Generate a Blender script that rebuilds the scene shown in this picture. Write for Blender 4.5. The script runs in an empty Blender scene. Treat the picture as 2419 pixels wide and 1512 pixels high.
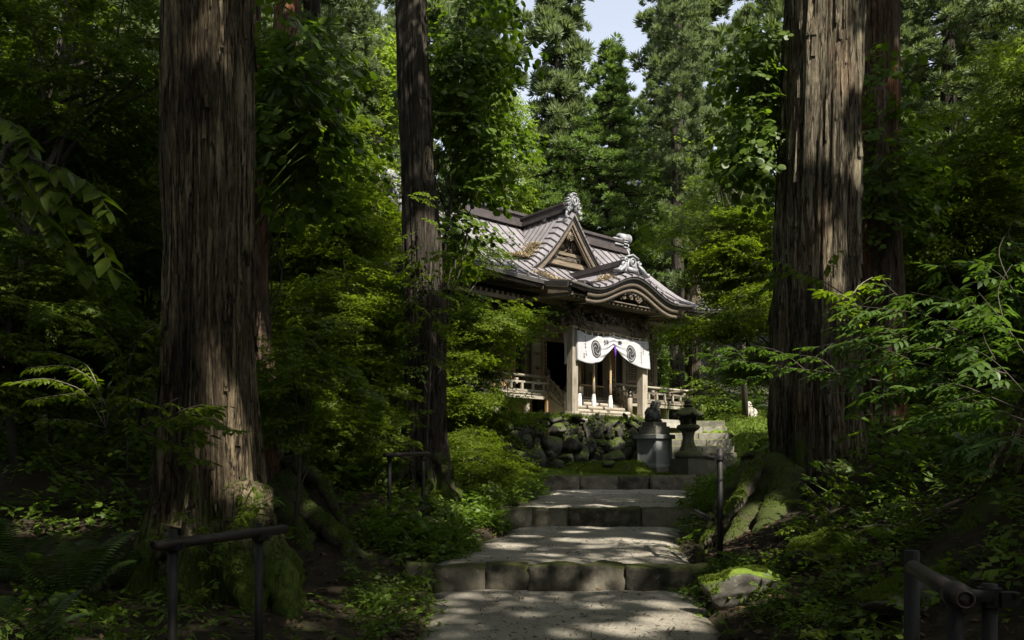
import bpy, bmesh, math, random
import numpy as np
from mathutils import Vector, Matrix, Euler
from mathutils import noise as mnoise

# ------------------------------------------------------------------ camera, sky, sun, exposure
SC = bpy.context.scene
COL = SC.collection
R = math.radians
EYE = 1.3
cam_d = bpy.data.cameras.new('camera')
cam = bpy.data.objects.new('camera', cam_d)
COL.objects.link(cam)
cam.location = (0, 0, EYE)
cam.rotation_euler = (R(90), 0, 0)
cam_d.sensor_width = 36.0
cam_d.lens = 28.0
cam_d.shift_y = 0.1434
cam_d.clip_start = 0.05
cam_d.clip_end = 2000
SC.camera = cam

SUN_EL, SUN_AZ = 50.0, 150.0            # azimuth clockwise from +Y
SUN = np.array([math.sin(R(SUN_AZ)) * math.cos(R(SUN_EL)), math.cos(R(SUN_AZ)) * math.cos(R(SUN_EL)), math.sin(R(SUN_EL))])
world = bpy.data.worlds.new('World')
SC.world = world
world.use_nodes = True
wn = world.node_tree
wn.nodes.clear()
wo = wn.nodes.new('ShaderNodeOutputWorld')
wb = wn.nodes.new('ShaderNodeBackground')
ws = wn.nodes.new('ShaderNodeTexSky')
ws.sky_type = 'NISHITA'
ws.sun_disc = False
ws.sun_elevation = R(SUN_EL)
ws.sun_rotation = R(SUN_AZ)
ws.dust_density = 2.0
wh = wn.nodes.new('ShaderNodeHueSaturation')
wh.inputs['Saturation'].default_value = 0.42
wn.links.new(ws.outputs[0], wh.inputs['Color'])
wn.links.new(wh.outputs[0], wb.inputs['Color'])
wb.inputs['Strength'].default_value = 0.11
wn.links.new(wb.outputs[0], wo.inputs['Surface'])

sun_d = bpy.data.lights.new('sun', 'SUN')
sun_d.energy = 4.4
sun_d.angle = R(0.53)
sun_d.color = (1.0, 0.93, 0.82)
sun_o = bpy.data.objects.new('sun', sun_d)
COL.objects.link(sun_o)
sun_o.rotation_euler = Vector(tuple(-SUN)).to_track_quat('-Z', 'Y').to_euler()
sun_o.location = tuple(SUN * 60)

SC.view_settings.view_transform = 'Standard'
SC.view_settings.look = 'None'
SC.view_settings.exposure = 1.52
SC.view_settings.gamma = 1.0
SC.view_settings.use_curve_mapping = False
SC.render.engine = 'CYCLES'
SC.cycles.use_denoising = True
SC.cycles.max_bounces = 8
SC.cycles.diffuse_bounces = 4
SC.cycles.transmission_bounces = 4
SC.cycles.sample_clamp_indirect = 4.0

# ------------------------------------------------------------------ helpers
rng = np.random.default_rng(11)
random.seed(5)
F_D = 1880.2


def W(px, py, d):
    """a place seen in a given direction, d metres ahead of the camera"""
    return np.array([(px - 1209.0) * d / F_D, d, EYE + (1102.6 - py) * d / F_D])


def sm(a, b, x):
    t = np.clip((x - a) / (b - a), 0, 1)
    return t * t * (3 - 2 * t)


def tag(o, label=None, cat=None, group=None, kind=None):
    if label: o['label'] = label
    if cat: o['category'] = cat
    if group: o['group'] = group
    if kind: o['kind'] = kind
    return o


def thing(name, label, cat, loc=(0, 0, 0), rz=0.0, group=None, scale=1.0):
    o = bpy.data.objects.new(name, None)
    o.empty_display_size = 0.2
    COL.objects.link(o)
    o.location = tuple(float(v) for v in loc)
    o.rotation_euler = (0, 0, rz)
    if scale != 1.0: o.scale = (scale,) * 3
    return tag(o, label, cat, group)


def mesh_np(name, V, T, mats, smooth=False, midx=None):
    """mesh from numpy arrays; T is (n,3) or (n,4) or a list of both"""
    me = bpy.data.meshes.new(name)
    V = np.asarray(V, dtype=np.float32)
    Ts = T if isinstance(T, (list, tuple)) else [T]
    Ts = [np.asarray(t, dtype=np.int32) for t in Ts if len(t)]
    nl = sum(t.size for t in Ts)
    npoly = sum(len(t) for t in Ts)
    me.vertices.add(len(V)); me.vertices.foreach_set('co', V.ravel())
    me.loops.add(nl); me.loops.foreach_set('vertex_index', np.concatenate([t.ravel() for t in Ts]))
    me.polygons.add(npoly)
    tot = np.concatenate([np.full(len(t), t.shape[1], dtype=np.int32) for t in Ts])
    start = np.concatenate([[0], np.cumsum(tot)[:-1]]).astype(np.int32)
    me.polygons.foreach_set('loop_start', start)
    me.polygons.foreach_set('loop_total', tot)
    if smooth: me.polygons.foreach_set('use_smooth', np.ones(npoly, dtype=bool))
    if not isinstance(mats, (list, tuple)): mats = [mats]
    for m in mats: me.materials.append(m)
    if midx is not None: me.polygons.foreach_set('material_index', np.asarray(midx, dtype=np.int32))
    me.update(calc_edges=True)
    return me


def obj(name, me, parent=None, loc=None, rot=None, scale=None, label=None, kind=None):
    o = bpy.data.objects.new(name, me)
    COL.objects.link(o)
    if parent is not None: o.parent = parent
    if loc is not None: o.location = tuple(float(v) for v in loc)
    if rot is not None: o.rotation_euler = rot
    if scale is not None: o.scale = (scale,) * 3 if np.isscalar(scale) else tuple(scale)
    if label: o['label'] = label
    if kind: o['kind'] = kind
    return o


class MB:
    """collects shapes and links them as ONE mesh object"""
    def __init__(self):
        self.V = []; self.F = []; self.M = []; self.n = 0; self.cur = 0

    def add(self, verts, faces):
        self.V.extend([tuple(map(float, v)) for v in verts])
        for f in faces:
            self.F.append(tuple(int(i) + self.n for i in f)); self.M.append(self.cur)
        self.n += len(verts)
        return self

    def box(self, c, s, rot=None, taper=1.0):
        hx, hy, hz = s[0] / 2, s[1] / 2, s[2] / 2
        vs = []
        for z in (-1, 1):
            k = taper if z > 0 else 1.0
            for x, y in ((-1, -1), (1, -1), (1, 1), (-1, 1)):
                v = Vector((x * hx * k, y * hy * k, z * hz))
                if rot is not None: v = rot @ v
                vs.append((v[0] + c[0], v[1] + c[1], v[2] + c[2]))
        return self.add(vs, [(3, 2, 1, 0), (4, 5, 6, 7), (0, 1, 5, 4), (1, 2, 6, 5), (2, 3, 7, 6), (3, 0, 4, 7)])

    def bar(self, a, b, w, h):
        """box from a to b, w wide, h tall"""
        a = Vector(a); b = Vector(b)
        d = b - a; L = d.length
        x = d.normalized()
        up = Vector((0, 0, 1)) if abs(x.z) < 0.98 else Vector((0, 1, 0))
        y = up.cross(x).normalized(); z = x.cross(y)
        m = Matrix((x, y, z)).transposed()
        return self.box((a + b) / 2, (L, w, h), m)

    def tube(self, pts, rad, n=8, cap=True, flat=1.0):
        pts = [Vector(p) for p in pts]
        if np.isscalar(rad): rad = [rad] * len(pts)
        vs = []; fs = []
        prev = None
        for i, p in enumerate(pts):
            t = (pts[min(i + 1, len(pts) - 1)] - pts[max(i - 1, 0)]).normalized()
            if prev is None:
                u = t.orthogonal().normalized()
            else:
                u = (prev - t * prev.dot(t))
                u = u.normalized() if u.length > 1e-6 else t.orthogonal().normalized()
            prev = u
            v = t.cross(u)
            for k in range(n):
                a = 2 * math.pi * k / n
                q = p + u * (math.cos(a) * rad[i]) + v * (math.sin(a) * rad[i] * flat)
                vs.append(q)
        for i in range(len(pts) - 1):
            for k in range(n):
                fs.append((i * n + k, i * n + (k + 1) % n, (i + 1) * n + (k + 1) % n, (i + 1) * n + k))
        if cap:
            fs.append(tuple(range(n - 1, -1, -1)))
            fs.append(tuple((len(pts) - 1) * n + k for k in range(n)))
        return self.add(vs, fs)

    def lathe(self, prof, n=16, phase=0.0, c=(0, 0, 0), sx=1.0):
        vs = []; fs = []
        for r, z in prof:
            for k in range(n):
                a = 2 * math.pi * k / n + phase
                vs.append((c[0] + r * math.cos(a) * sx, c[1] + r * math.sin(a), c[2] + z))
        for i in range(len(prof) - 1):
            for k in range(n):
                fs.append((i * n + k, i * n + (k + 1) % n, (i + 1) * n + (k + 1) % n, (i + 1) * n + k))
        fs.append(tuple(range(n - 1, -1, -1)))
        fs.append(tuple((len(prof) - 1) * n + k for k in range(n)))
        return self.add(vs, fs)

    def strip(self, outer, inner, y0, y1):
        """solid band between two (x,z) polylines, from y0 to y1"""
        k = len(outer)
        vs = [(x, y0, z) for x, z in outer] + [(x, y0, z) for x, z in inner] + [(x, y1, z) for x, z in outer] + [(x, y1, z) for x, z in inner]
        fs = []
        for i in range(k - 1):
            fs += [(i, i + 1, k + i + 1, k + i), (2 * k + i + 1, 2 * k + i, 3 * k + i, 3 * k + i + 1),
                   (i + 1, i, 2 * k + i, 2 * k + i + 1), (k + i, k + i + 1, 3 * k + i + 1, 3 * k + i)]
        for i in (0, k - 1):
            fs.append((i, k + i, 3 * k + i, 2 * k + i))
        return self.add(vs, fs)

    def slab(self, top, th):
        """thick sheet under a grid of points top[i][j]"""
        ni, nj = len(top), len(top[0])
        vs = [p for row in top for p in row] + [(p[0], p[1], p[2] - th) for row in top for p in row]
        o = ni * nj
        fs = []
        for i in range(ni - 1):
            for j in range(nj - 1):
                a, b, c, d = i * nj + j, i * nj + j + 1, (i + 1) * nj + j + 1, (i + 1) * nj + j
                fs += [(a, b, c, d), (o + d, o + c, o + b, o + a)]
        for i in range(ni - 1):
            for j in (0, nj - 1):
                fs.append((i * nj + j, (i + 1) * nj + j, o + (i + 1) * nj + j, o + i * nj + j))
        for j in range(nj - 1):
            for i in (0, ni - 1):
                fs.append((i * nj + j, i * nj + j + 1, o + i * nj + j + 1, o + i * nj + j))
        return self.add(vs, fs)

    def ell(self, c, r, rot=None, nu=10, nv=7):
        vs = []; fs = []
        for i in range(nv + 1):
            t = math.pi * i / nv
            for k in range(nu):
                a = 2 * math.pi * k / nu
                v = Vector((math.sin(t) * math.cos(a) * r[0], math.sin(t) * math.sin(a) * r[1], math.cos(t) * r[2]))
                if rot is not None: v = rot @ v
                vs.append((v[0] + c[0], v[1] + c[1], v[2] + c[2]))
        for i in range(nv):
            for k in range(nu):
                fs.append((i * nu + k, (i + 1) * nu + k, (i + 1) * nu + (k + 1) % nu, i * nu + (k + 1) % nu))
        return self.add(vs, fs)

    def mesh(self, name, mats, smooth=False, fix=True):
        me = bpy.data.meshes.new(name)
        me.from_pydata(self.V, [], self.F)
        if not isinstance(mats, (list, tuple)): mats = [mats]
        for m in mats: me.materials.append(m)
        if len(mats) > 1: me.polygons.foreach_set('material_index', self.M)
        if fix:
            bm = bmesh.new(); bm.from_mesh(me)
            bmesh.ops.recalc_face_normals(bm, faces=bm.faces)
            bm.to_mesh(me); bm.free()
        if smooth: me.polygons.foreach_set('use_smooth', [True] * len(me.polygons))
        me.update()
        return me

    def build(self, name, mats, parent=None, smooth=False, label=None, kind=None, loc=None, rot=None):
        return obj(name, self.mesh(name, mats, smooth), parent, label=label, kind=kind, loc=loc, rot=rot)


# ------------------------------------------------------------------ materials
def base_mat(name):
    m = bpy.data.materials.new(name)
    m.use_nodes = True
    nt = m.node_tree
    return m, nt, nt.nodes['Principled BSDF']


def nd(nt, typ, **kw):
    n = nt.nodes.new(typ)
    for k, v in kw.items():
        if k.startswith('i_'):
            n.inputs[k[2:].replace('_', ' ')].default_value = v
        else:
            setattr(n, k, v)
    return n


def coords(nt, scale=(1, 1, 1), kind='Object'):
    tc = nd(nt, 'ShaderNodeTexCoord')
    mp = nd(nt, 'ShaderNodeMapping')
    mp.inputs['Scale'].default_value = scale
    nt.links.new(tc.outputs[kind], mp.inputs['Vector'])
    return mp.outputs['Vector']


def ramp(nt, fac, stops):
    r = nd(nt, 'ShaderNodeValToRGB')
    e = r.color_ramp.elements
    e[0].position, e[0].color = stops[0][0], (*stops[0][1], 1)
    e[1].position, e[1].color = stops[-1][0], (*stops[-1][1], 1)
    for p, c in stops[1:-1]:
        x = e.new(p); x.color = (*c, 1)
    nt.links.new(fac, r.inputs['Fac'])
    return r.outputs['Color']


def noise(nt, vec, scale=5.0, detail=6.0, rough=0.6):
    n = nd(nt, 'ShaderNodeTexNoise')
    n.inputs['Scale'].default_value = scale
    n.inputs['Detail'].default_value = detail
    n.inputs['Roughness'].default_value = rough
    nt.links.new(vec, n.inputs['Vector'])
    return n.outputs['Fac']


def mixc(nt, fac, a, b, mode='MIX'):
    m = nd(nt, 'ShaderNodeMix', data_type='RGBA', blend_type=mode)
    for sock, v in ((m.inputs[0], fac), (m.inputs[6], a), (m.inputs[7], b)):
        if isinstance(v, (int, float)): sock.default_value = v
        elif isinstance(v, tuple): sock.default_value = (*v, 1)
        else: nt.links.new(v, sock)
    return m.outputs[2]


def mth(nt, op, a, b=None, c=None):
    m = nd(nt, 'ShaderNodeMath', operation=op)
    for i, v in enumerate((a, b, c)):
        if v is None: continue
        if isinstance(v, (int, float)): m.inputs[i].default_value = v
        else: nt.links.new(v, m.inputs[i])
    return m.outputs[0]


def bump(nt, bsdf, h, strength=0.4, dist=0.02):
    b = nd(nt, 'ShaderNodeBump')
    b.inputs['Strength'].default_value = strength
    b.inputs['Distance'].default_value = dist
    nt.links.new(h, b.inputs['Height'])
    nt.links.new(b.outputs[0], bsdf.inputs['Normal'])


def island(nt):
    return nd(nt, 'ShaderNodeNewGeometry').outputs['Random Per Island']


def upness(nt):
    g = nd(nt, 'ShaderNodeNewGeometry')
    s = nd(nt, 'ShaderNodeSeparateXYZ')
    nt.links.new(g.outputs['Normal'], s.inputs[0])
    return s.outputs['Z']


def wood_mat(name, stops, grain=(1, 1, 14), rough=0.75, spread=0.35):
    m, nt, b = base_mat(name)
    v = coords(nt, grain)
    oi = nd(nt, 'ShaderNodeObjectInfo')
    g = noise(nt, v, 2.2, 8, 0.65)
    big = noise(nt, coords(nt, (1, 1, 1)), 1.3, 4, 0.6)
    f = mth(nt, 'ADD', mth(nt, 'MULTIPLY', g, 0.65), mth(nt, 'MULTIPLY', big, 0.35))
    f = mth(nt, 'ADD', f, mth(nt, 'MULTIPLY', mth(nt, 'SUBTRACT', oi.outputs['Random'], 0.5), spread * 0.5))
    nt.links.new(ramp(nt, f, stops), b.inputs['Base Color'])
    b.inputs['Roughness'].default_value = rough
    bump(nt, b, g, 0.35, 0.01)
    return m


def leaf_mat(name, c0, c1, trans=0.45, rough=0.45, tint=(1.0, 1.05, 0.45), scale=0.6, spec=0.3):
    m, nt, b = base_mat(name)
    rnd = island(nt)
    big = noise(nt, coords(nt), scale, 3, 0.5)
    f = mth(nt, 'ADD', mth(nt, 'MULTIPLY', rnd, 0.6), mth(nt, 'MULTIPLY', big, 0.5))
    c = ramp(nt, f, [(0.15, c0), (0.9, c1)])
    nt.links.new(c, b.inputs['Base Color'])
    b.inputs['Roughness'].default_value = rough
    b.inputs['Specular IOR Level'].default_value = spec
    tr = nd(nt, 'ShaderNodeBsdfTranslucent')
    nt.links.new(mixc(nt, 1.0, c, tuple(x * 1.6 for x in tint), 'MULTIPLY'), tr.inputs['Color'])
    mx = nd(nt, 'ShaderNodeMixShader')
    mx.inputs[0].default_value = trans
    nt.links.new(b.outputs[0], mx.inputs[1])
    nt.links.new(tr.outputs[0], mx.inputs[2])
    nt.links.new(mx.outputs[0], nt.nodes['Material Output'].inputs['Surface'])
    return m


def stone_mat(name, c0, c1, moss=0.0, rv=.35, scale=4.0, mosscol=((0.030, 0.050, 0.006), (0.095, 0.135, 0.016)), rough=0.85, lichen=0.0, bstr=0.6, sharp=0.12):
    m, nt, b = base_mat(name)
    v = coords(nt)
    oi = nd(nt, 'ShaderNodeObjectInfo')
    n1 = noise(nt, v, scale, 10, 0.68)
    n2 = noise(nt, v, scale * 6, 6, 0.7)
    f = mth(nt, 'ADD', n1, mth(nt, 'MULTIPLY', mth(nt, 'SUBTRACT', oi.outputs['Random'], 0.5), 0.35))
    c = ramp(nt, f, [(0.32, c0), (0.68, c1)])
    if lichen > 0:
        ln = noise(nt, v, scale * 2.3, 8, 0.75)
        c = mixc(nt, mth(nt, 'MULTIPLY', sm_node(nt, ln, 0.60, 0.68), lichen), c, (0.42, 0.43, 0.38))
    h = mth(nt, 'ADD', n1, mth(nt, 'MULTIPLY', n2, 0.35))
    if moss > 0:
        up = upness(nt)
        mn = noise(nt, v, scale * 0.9, 8, 0.7)
        k = mth(nt, 'ADD', mth(nt, 'MULTIPLY', up, 0.5), mth(nt, 'MULTIPLY', mn, 1.0))
        mk = sm_node(nt, k, 1.12 - moss - sharp, 1.12 - moss + sharp)
        fine = noise(nt, v, scale * 14, 4, 0.7)
        mc = ramp(nt, mth(nt, 'ADD', mth(nt, 'MULTIPLY', fine, 0.6), mth(nt, 'MULTIPLY', mn, 0.4)), [(0.3, mosscol[0]), (0.7, mosscol[1])])
        c = mixc(nt, mk, c, mc)
        h = mth(nt, 'ADD', h, mth(nt, 'MULTIPLY', mk, mth(nt, 'ADD', 0.25, mth(nt, 'MULTIPLY', fine, 0.7))))
    nt.links.new(c, b.inputs['Base Color'])
    b.inputs['Roughness'].default_value = rough
    b.inputs['Specular IOR Level'].default_value = 0.25
    bump(nt, b, h, bstr, 0.03)
    return m


def sm_node(nt, x, a, b):
    m = nd(nt, 'ShaderNodeMapRange', interpolation_type='SMOOTHSTEP')
    m.inputs['From Min'].default_value = a
    m.inputs['From Max'].default_value = b
    nt.links.new(x, m.inputs['Value'])
    return m.outputs[0]


def bark_mat(name, dark, mid, light, moss_h=0.0, red=0.0):
    m, nt, b = base_mat(name)
    v = coords(nt, (1, 1, 0.06))
    n1 = noise(nt, v, 15, 6, 0.55)
    n2 = noise(nt, coords(nt, (1, 1, 0.16)), 42, 8, 0.75)
    ck = mth(nt, 'ABSOLUTE', mth(nt, 'SUBTRACT', n1, 0.5))
    crack = sm_node(nt, ck, 0.0, 0.032)
    n3 = noise(nt, coords(nt, (1, 1, 0.5)), 1.2, 5, 0.6)
    f = mth(nt, 'ADD', mth(nt, 'MULTIPLY', n1, 0.40), mth(nt, 'MULTIPLY', n2, 0.60))
    f = mth(nt, 'ADD', f, mth(nt, 'MULTIPLY', mth(nt, 'SUBTRACT', n3, 0.5), 0.45))
    c = ramp(nt, f, [(0.36, dark), (0.5, mid), (0.64, light)])
    c = mixc(nt, crack, tuple(x * .9 for x in dark), c)
    if red > 0:
        rn = noise(nt, coords(nt, (1, 1, 0.25)), 2.3, 6, 0.65)
        c = mixc(nt, mth(nt, 'MULTIPLY', sm_node(nt, rn, 0.52, 0.62), red), c, (0.16, 0.062, 0.026))
    if moss_h > 0:
        tc = nd(nt, 'ShaderNodeTexCoord'); s = nd(nt, 'ShaderNodeSeparateXYZ')
        nt.links.new(tc.outputs['Object'], s.inputs[0])
        mn = noise(nt, coords(nt, (1, 1, 0.5)), 3.0, 7, 0.7)
        k = mth(nt, 'ADD', mth(nt, 'SUBTRACT', 1.0, mth(nt, 'DIVIDE', s.outputs['Z'], moss_h)), mth(nt, 'MULTIPLY', mth(nt, 'SUBTRACT', mn, 0.5), 2.2))
        k = sm_node(nt, k, 0.45, 0.85)
        fine = noise(nt, coords(nt), 60, 4, 0.7)
        c = mixc(nt, k, c, ramp(nt, fine, [(0.3, (0.022, 0.036, 0.006)), (0.7, (0.075, 0.105, 0.014))]))
    nt.links.new(c, b.inputs['Base Color'])
    b.inputs['Roughness'].default_value = 0.9
    b.inputs['Specular IOR Level'].default_value = 0.15
    bump(nt, b, mth(nt, 'ADD', f, mth(nt, 'MULTIPLY', crack, .5)), 1.0, 0.03)
    return m


def flat_mat(name, col, rough=0.6, metal=0.0, var=0.25, scale=6.0, bstr=0.15):
    m, nt, b = base_mat(name)
    v = coords(nt)
    n = noise(nt, v, scale, 7, 0.65)
    c0 = tuple(x * (1 - var) for x in col); c1 = tuple(min(1, x * (1 + var)) for x in col)
    nt.links.new(ramp(nt, n, [(0.3, c0), (0.7, c1)]), b.inputs['Base Color'])
    b.inputs['Roughness'].default_value = rough
    b.inputs['Metallic'].default_value = metal
    bump(nt, b, n, bstr, 0.01)
    return m


M = {}
AGED = [(0.30, (0.036, 0.025, 0.015)), (0.45, (0.110, 0.083, 0.052)), (0.66, (0.225, 0.183, 0.128))]
PALE = [(0.30, (0.062, 0.050, 0.035)), (0.45, (0.185, 0.160, 0.120)), (0.66, (0.315, 0.285, 0.228))]
DARKW = [(0.28, (0.020, 0.015, 0.011)), (0.45, (0.062, 0.047, 0.033)), (0.68, (0.14, 0.112, 0.080))]
TAN = [(0.28, (0.12, 0.068, 0.028)), (0.45, (0.24, 0.15, 0.07)), (0.68, (0.38, 0.26, 0.14))]
M['aged_v'] = wood_mat('aged_wood_upright', AGED, (14, 14, 1))
M['aged_x'] = wood_mat('aged_wood_level', AGED, (1, 14, 14))
M['aged_y'] = wood_mat('aged_wood_cross', AGED, (14, 1, 14))
M['pale_v'] = wood_mat('pale_wood_upright', PALE, (14, 14, 1))
M['pale_x'] = wood_mat('pale_wood_level', PALE, (1, 14, 14))
M['pale_y'] = wood_mat('pale_wood_cross', PALE, (14, 1, 14))
M['dark_x'] = wood_mat('dark_wood_level', DARKW, (1, 14, 14))
M['dark_v'] = wood_mat('dark_wood_upright', DARKW, (14, 14, 1))
M['tan_v'] = wood_mat('tan_wood_upright', TAN, (14, 14, 1))
M['tan_x'] = wood_mat('tan_wood_level', TAN, (1, 14, 14))
M['carve'] = wood_mat('carved_wood', [(0.3, (0.022, 0.016, 0.011)), (0.5, (0.085, 0.064, 0.042)), (0.7, (0.23, 0.18, 0.125))], (3, 3, 3))
BROWN = [(0.28, (0.022, 0.015, 0.010)), (0.45, (0.050, 0.037, 0.024)), (0.68, (0.105, 0.082, 0.054))]
M['brown_x'] = wood_mat('brown_wood_level', BROWN, (1, 14, 14))
M['roof'] = flat_mat('roof_metal', (0.165, 0.155, 0.162), 0.38, 0.0, 0.28, 2.5, 0.1)
M['seam'] = flat_mat('roof_seam', (0.062, 0.054, 0.054), 0.5, 0.0, 0.3, 5)
M['ridge'] = flat_mat('ridge_metal', (0.046, 0.038, 0.037), 0.45, 0.0, 0.35, 3)
M['fascia'] = flat_mat('eave_metal', (0.030, 0.026, 0.022), 0.55, 0.0, 0.4, 4)
M['silver'] = flat_mat('ridge_ornament', (0.17, 0.175, 0.183), 0.5, 0.0, 0.35, 9, 0.2)
M['plaster'] = flat_mat('white_plaster', (0.55, 0.54, 0.50), 0.8)
M['dim'] = flat_mat('interior_shade', (0.012, 0.010, 0.009), 0.8)  # near-black colour puts the shade inside the hall into its surfaces
M['cloth'] = flat_mat('white_cloth', (0.325, 0.325, 0.338), 0.9, 0.0, 0.04, 3, 0.05)
M['ink'] = flat_mat('black_ink', (0.010, 0.010, 0.011), 0.8, 0.0, 0.2)
M['purple'] = flat_mat('purple_cord', (0.10, 0.018, 0.26), 0.8)
M['rope'] = flat_mat('twisted_rope', (0.33, 0.25, 0.14), 0.9, 0.0, 0.35, 30)
M['bronze'] = flat_mat('dark_bronze', (0.020, 0.017, 0.015), 0.4, 0.0, 0.3)
M['paper'] = flat_mat('white_paper', (0.68, 0.66, 0.62), 0.85, 0.0, 0.06)
M['granite'] = stone_mat('grey_granite', (0.10, 0.105, 0.10), (0.19, 0.195, 0.185), 0.10, scale=30.0, rough=0.7, bstr=0.15)
M['oldstone'] = stone_mat('lichened_stone', (0.045, 0.042, 0.034), (0.12, 0.112, 0.09), 0.38, scale=7.0, lichen=0.5)
M['lanternstone'] = stone_mat('mossy_lantern_stone', (0.028, 0.027, 0.022), (0.085, 0.08, 0.065), 0.50, scale=6.0, mosscol=((0.018, 0.024, 0.006), (0.062, 0.068, 0.016)), lichen=0.3, sharp=.2)
M['statue'] = stone_mat('dark_statue_stone', (0.022, 0.021, 0.018), (0.075, 0.07, 0.06), 0.12, scale=9.0, lichen=0.15)
M['palestatue'] = stone_mat('pale_statue_stone', (0.22, 0.21, 0.175), (0.46, 0.44, 0.38), 0.12, scale=6.0, lichen=0.5)
M['wallstone'] = stone_mat('wall_stone', (0.012, 0.011, 0.009), (0.066, 0.062, 0.051), 0.36, scale=5.5, mosscol=((0.022, 0.034, 0.006), (0.085, 0.115, 0.016)), lichen=0.45, sharp=.16, bstr=1.0)
M['boulder'] = stone_mat('mossy_boulder', (0.03, 0.028, 0.022), (0.13, 0.122, 0.10), 0.52, scale=3.0, mosscol=((0.04, 0.07, 0.006), (0.14, 0.20, 0.018)), lichen=0.4)
M['stepstone'] = stone_mat('path_step_stone', (0.022, 0.020, 0.014), (0.135, 0.120, 0.090), 0.32, rv=.10, scale=4.2, mosscol=((0.03, 0.036, 0.008), (0.08, 0.086, 0.022)), lichen=0.3)
M['stairstone'] = stone_mat('stair_stone', (0.09, 0.084, 0.066), (0.22, 0.208, 0.17), 0.42, scale=4.0, mosscol=((0.06, 0.075, 0.012), (0.16, 0.185, 0.035)))
M['platform'] = stone_mat('pale_platform_stone', (0.19, 0.178, 0.15), (0.33, 0.313, 0.272), 0.04, scale=4.0)
# ------------------------------------------------------------------ the shrine hall
G = 2.85                                   # ground of the shrine terrace
TH = R(40)
O = np.array([3.17, 26.07, G])
CT, ST = math.cos(TH), math.sin(TH)


def SH(x, y, z):
    """shrine coordinates (x along the front, y back, z up) to the world"""
    return np.array([O[0] + x * CT - y * ST, O[1] + x * ST + y * CT, O[2] + z])


hall = thing('shrine_hall', 'old wooden shrine hall with grey metal roof and undulating gabled porch above the stone wall', 'shrine', O, TH)


def hz(t):
    """height of the main front slope, t=0 ridge, t=1 eave"""
    if t <= 1: return 7.35 - 3.2 * (1 - (1 - t) ** 1.35)
    return 4.15 - 0.22 * (t - 1) / 0.237


YR, TP = 4.43, 1.237


def hw(t):
    return 5.55 if t < 0.55 else 5.55 + 1.5 * (t - 0.55) / 0.45


def lift(x, t):
    return 0.42 * (abs(x) / 7.0) ** 4 * max(t, 0) ** 3


def main_pt(x, t, side=-1, dz=0.0):
    y = YR * (1 - t) if side < 0 else YR + YR * t
    return (x, y, hz(t) + lift(x, t) + dz)


def t_from_x(x):
    x = abs(x)
    return 0.0 if x <= 5.55 else 0.55 + 0.45 * (x - 5.55) / 1.5


step = 0.44
xs = np.arange(-7.04, 7.05, step)
for i in range(len(xs) - 1):
    a, b = xs[i], xs[i + 1]
    t1 = TP if (a > -2.9 and b < 2.9) else 1.0
    ta, tb = min(t_from_x(a), 0.99), min(t_from_x(b), 0.99)
    n = 9
    dz = rng.uniform(-0.006, 0.006)
    top = [[main_pt(a + 0.012, ta + (t1 - ta) * k / n, -1, dz), main_pt(b - 0.012, tb + (t1 - tb) * k / n, -1, dz)] for k in range(n + 1)]
    MB().slab(top, 0.03).build('roof_panel', M['roof'], hall)
    pts = [main_pt(a, ta + (t1 - ta) * k / n, -1, 0.02) for k in range(n + 1)]
    m = MB()
    for p, q in zip(pts[:-1], pts[1:]): m.bar(p, q, 0.022, 0.04)
    m.bar((pts[-1][0], pts[-1][1] - 0.03, pts[-1][2] + 0.02), (pts[-1][0], pts[-1][1] + 0.05, pts[-1][2] + 0.02), 0.07, 0.09)
    m.build('roof_seam', M['seam'], hall)
# rear slope and side hips
n = 8
top = [[main_pt(hw(k / n) * s, k / n, 1) for s in (-1, -0.5, 0, 0.5, 1)] for k in range(n + 1)]
MB().slab(top, 0.03).build('rear_slope', M['roof'], hall)
for s in (-1, 1):
    rows = []
    for k in range(7):
        t = 1 - 0.42 * k / 6
        yf = YR * (1 - t)
        rows.append([(s * hw(t), yf + (2 * YR - 2 * yf) * j / 8, hz(t) + lift(hw(t), t) * abs(j - 4) / 4 + 0.001) for j in range(9)])
    MB().slab(rows, 0.03).build('side_slope', M['roof'], hall)
    # gable triangle wall and its barge boards
    zb = hz(0.58)
    MB().add([(s * 5.05, YR - 2.4, zb - .3), (s * 5.05, YR + 2.4, zb - .3), (s * 5.05, YR, 7.2), (s * 4.95, YR - 2.4, zb - .3), (s * 4.95, YR + 2.4, zb - .3), (s * 4.95, YR, 7.2)],
             [(0, 1, 2), (3, 5, 4), (0, 2, 5, 3), (1, 4, 5, 2), (0, 3, 4, 1)]).build('gable_wall', M['aged_v'], hall)
    for side in (-1, 1):
        o_, i_ = [], []
        for k in range(8):
            t = 0.58 * k / 7
            p = main_pt(0, t, side)
            o_.append((p[1], p[2] - 0.04)); i_.append((p[1], p[2] - 0.38))
        mb = MB().strip(o_, i_, -0.06, 0.06)
        mb.V = [(s * 5.5 + v[1], v[0], v[2]) for v in mb.V]
        mb.build('barge_board', M['dark_x'], hall)
        # edge band of square plates above the barge board
        for k in range(6):
            ta, tb = 0.57 * k / 6 + 0.006, 0.57 * (k + 1) / 6 - 0.006
            rows = [[main_pt(s * 5.14, ta + (tb - ta) * q / 2, side, 0.06), main_pt(s * 5.40, ta + (tb - ta) * q / 2, side, 0.03), main_pt(s * 5.66, ta + (tb - ta) * q / 2, side, -0.10)] for q in range(3)]
            MB().slab(rows, 0.07).build('edge_plate', M['roof'], hall, False)

# main ridge: stacked courses with an overhanging cap
mb = MB()
for z0, h, w in ((7.22, 0.16, 0.62), (7.38, 0.26, 0.40), (7.64, 0.10, 0.56)):
    mb.box((0, YR, z0 + h / 2), (11.0, w, h))
mb.build('ridge', M['ridge'], hall)


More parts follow.
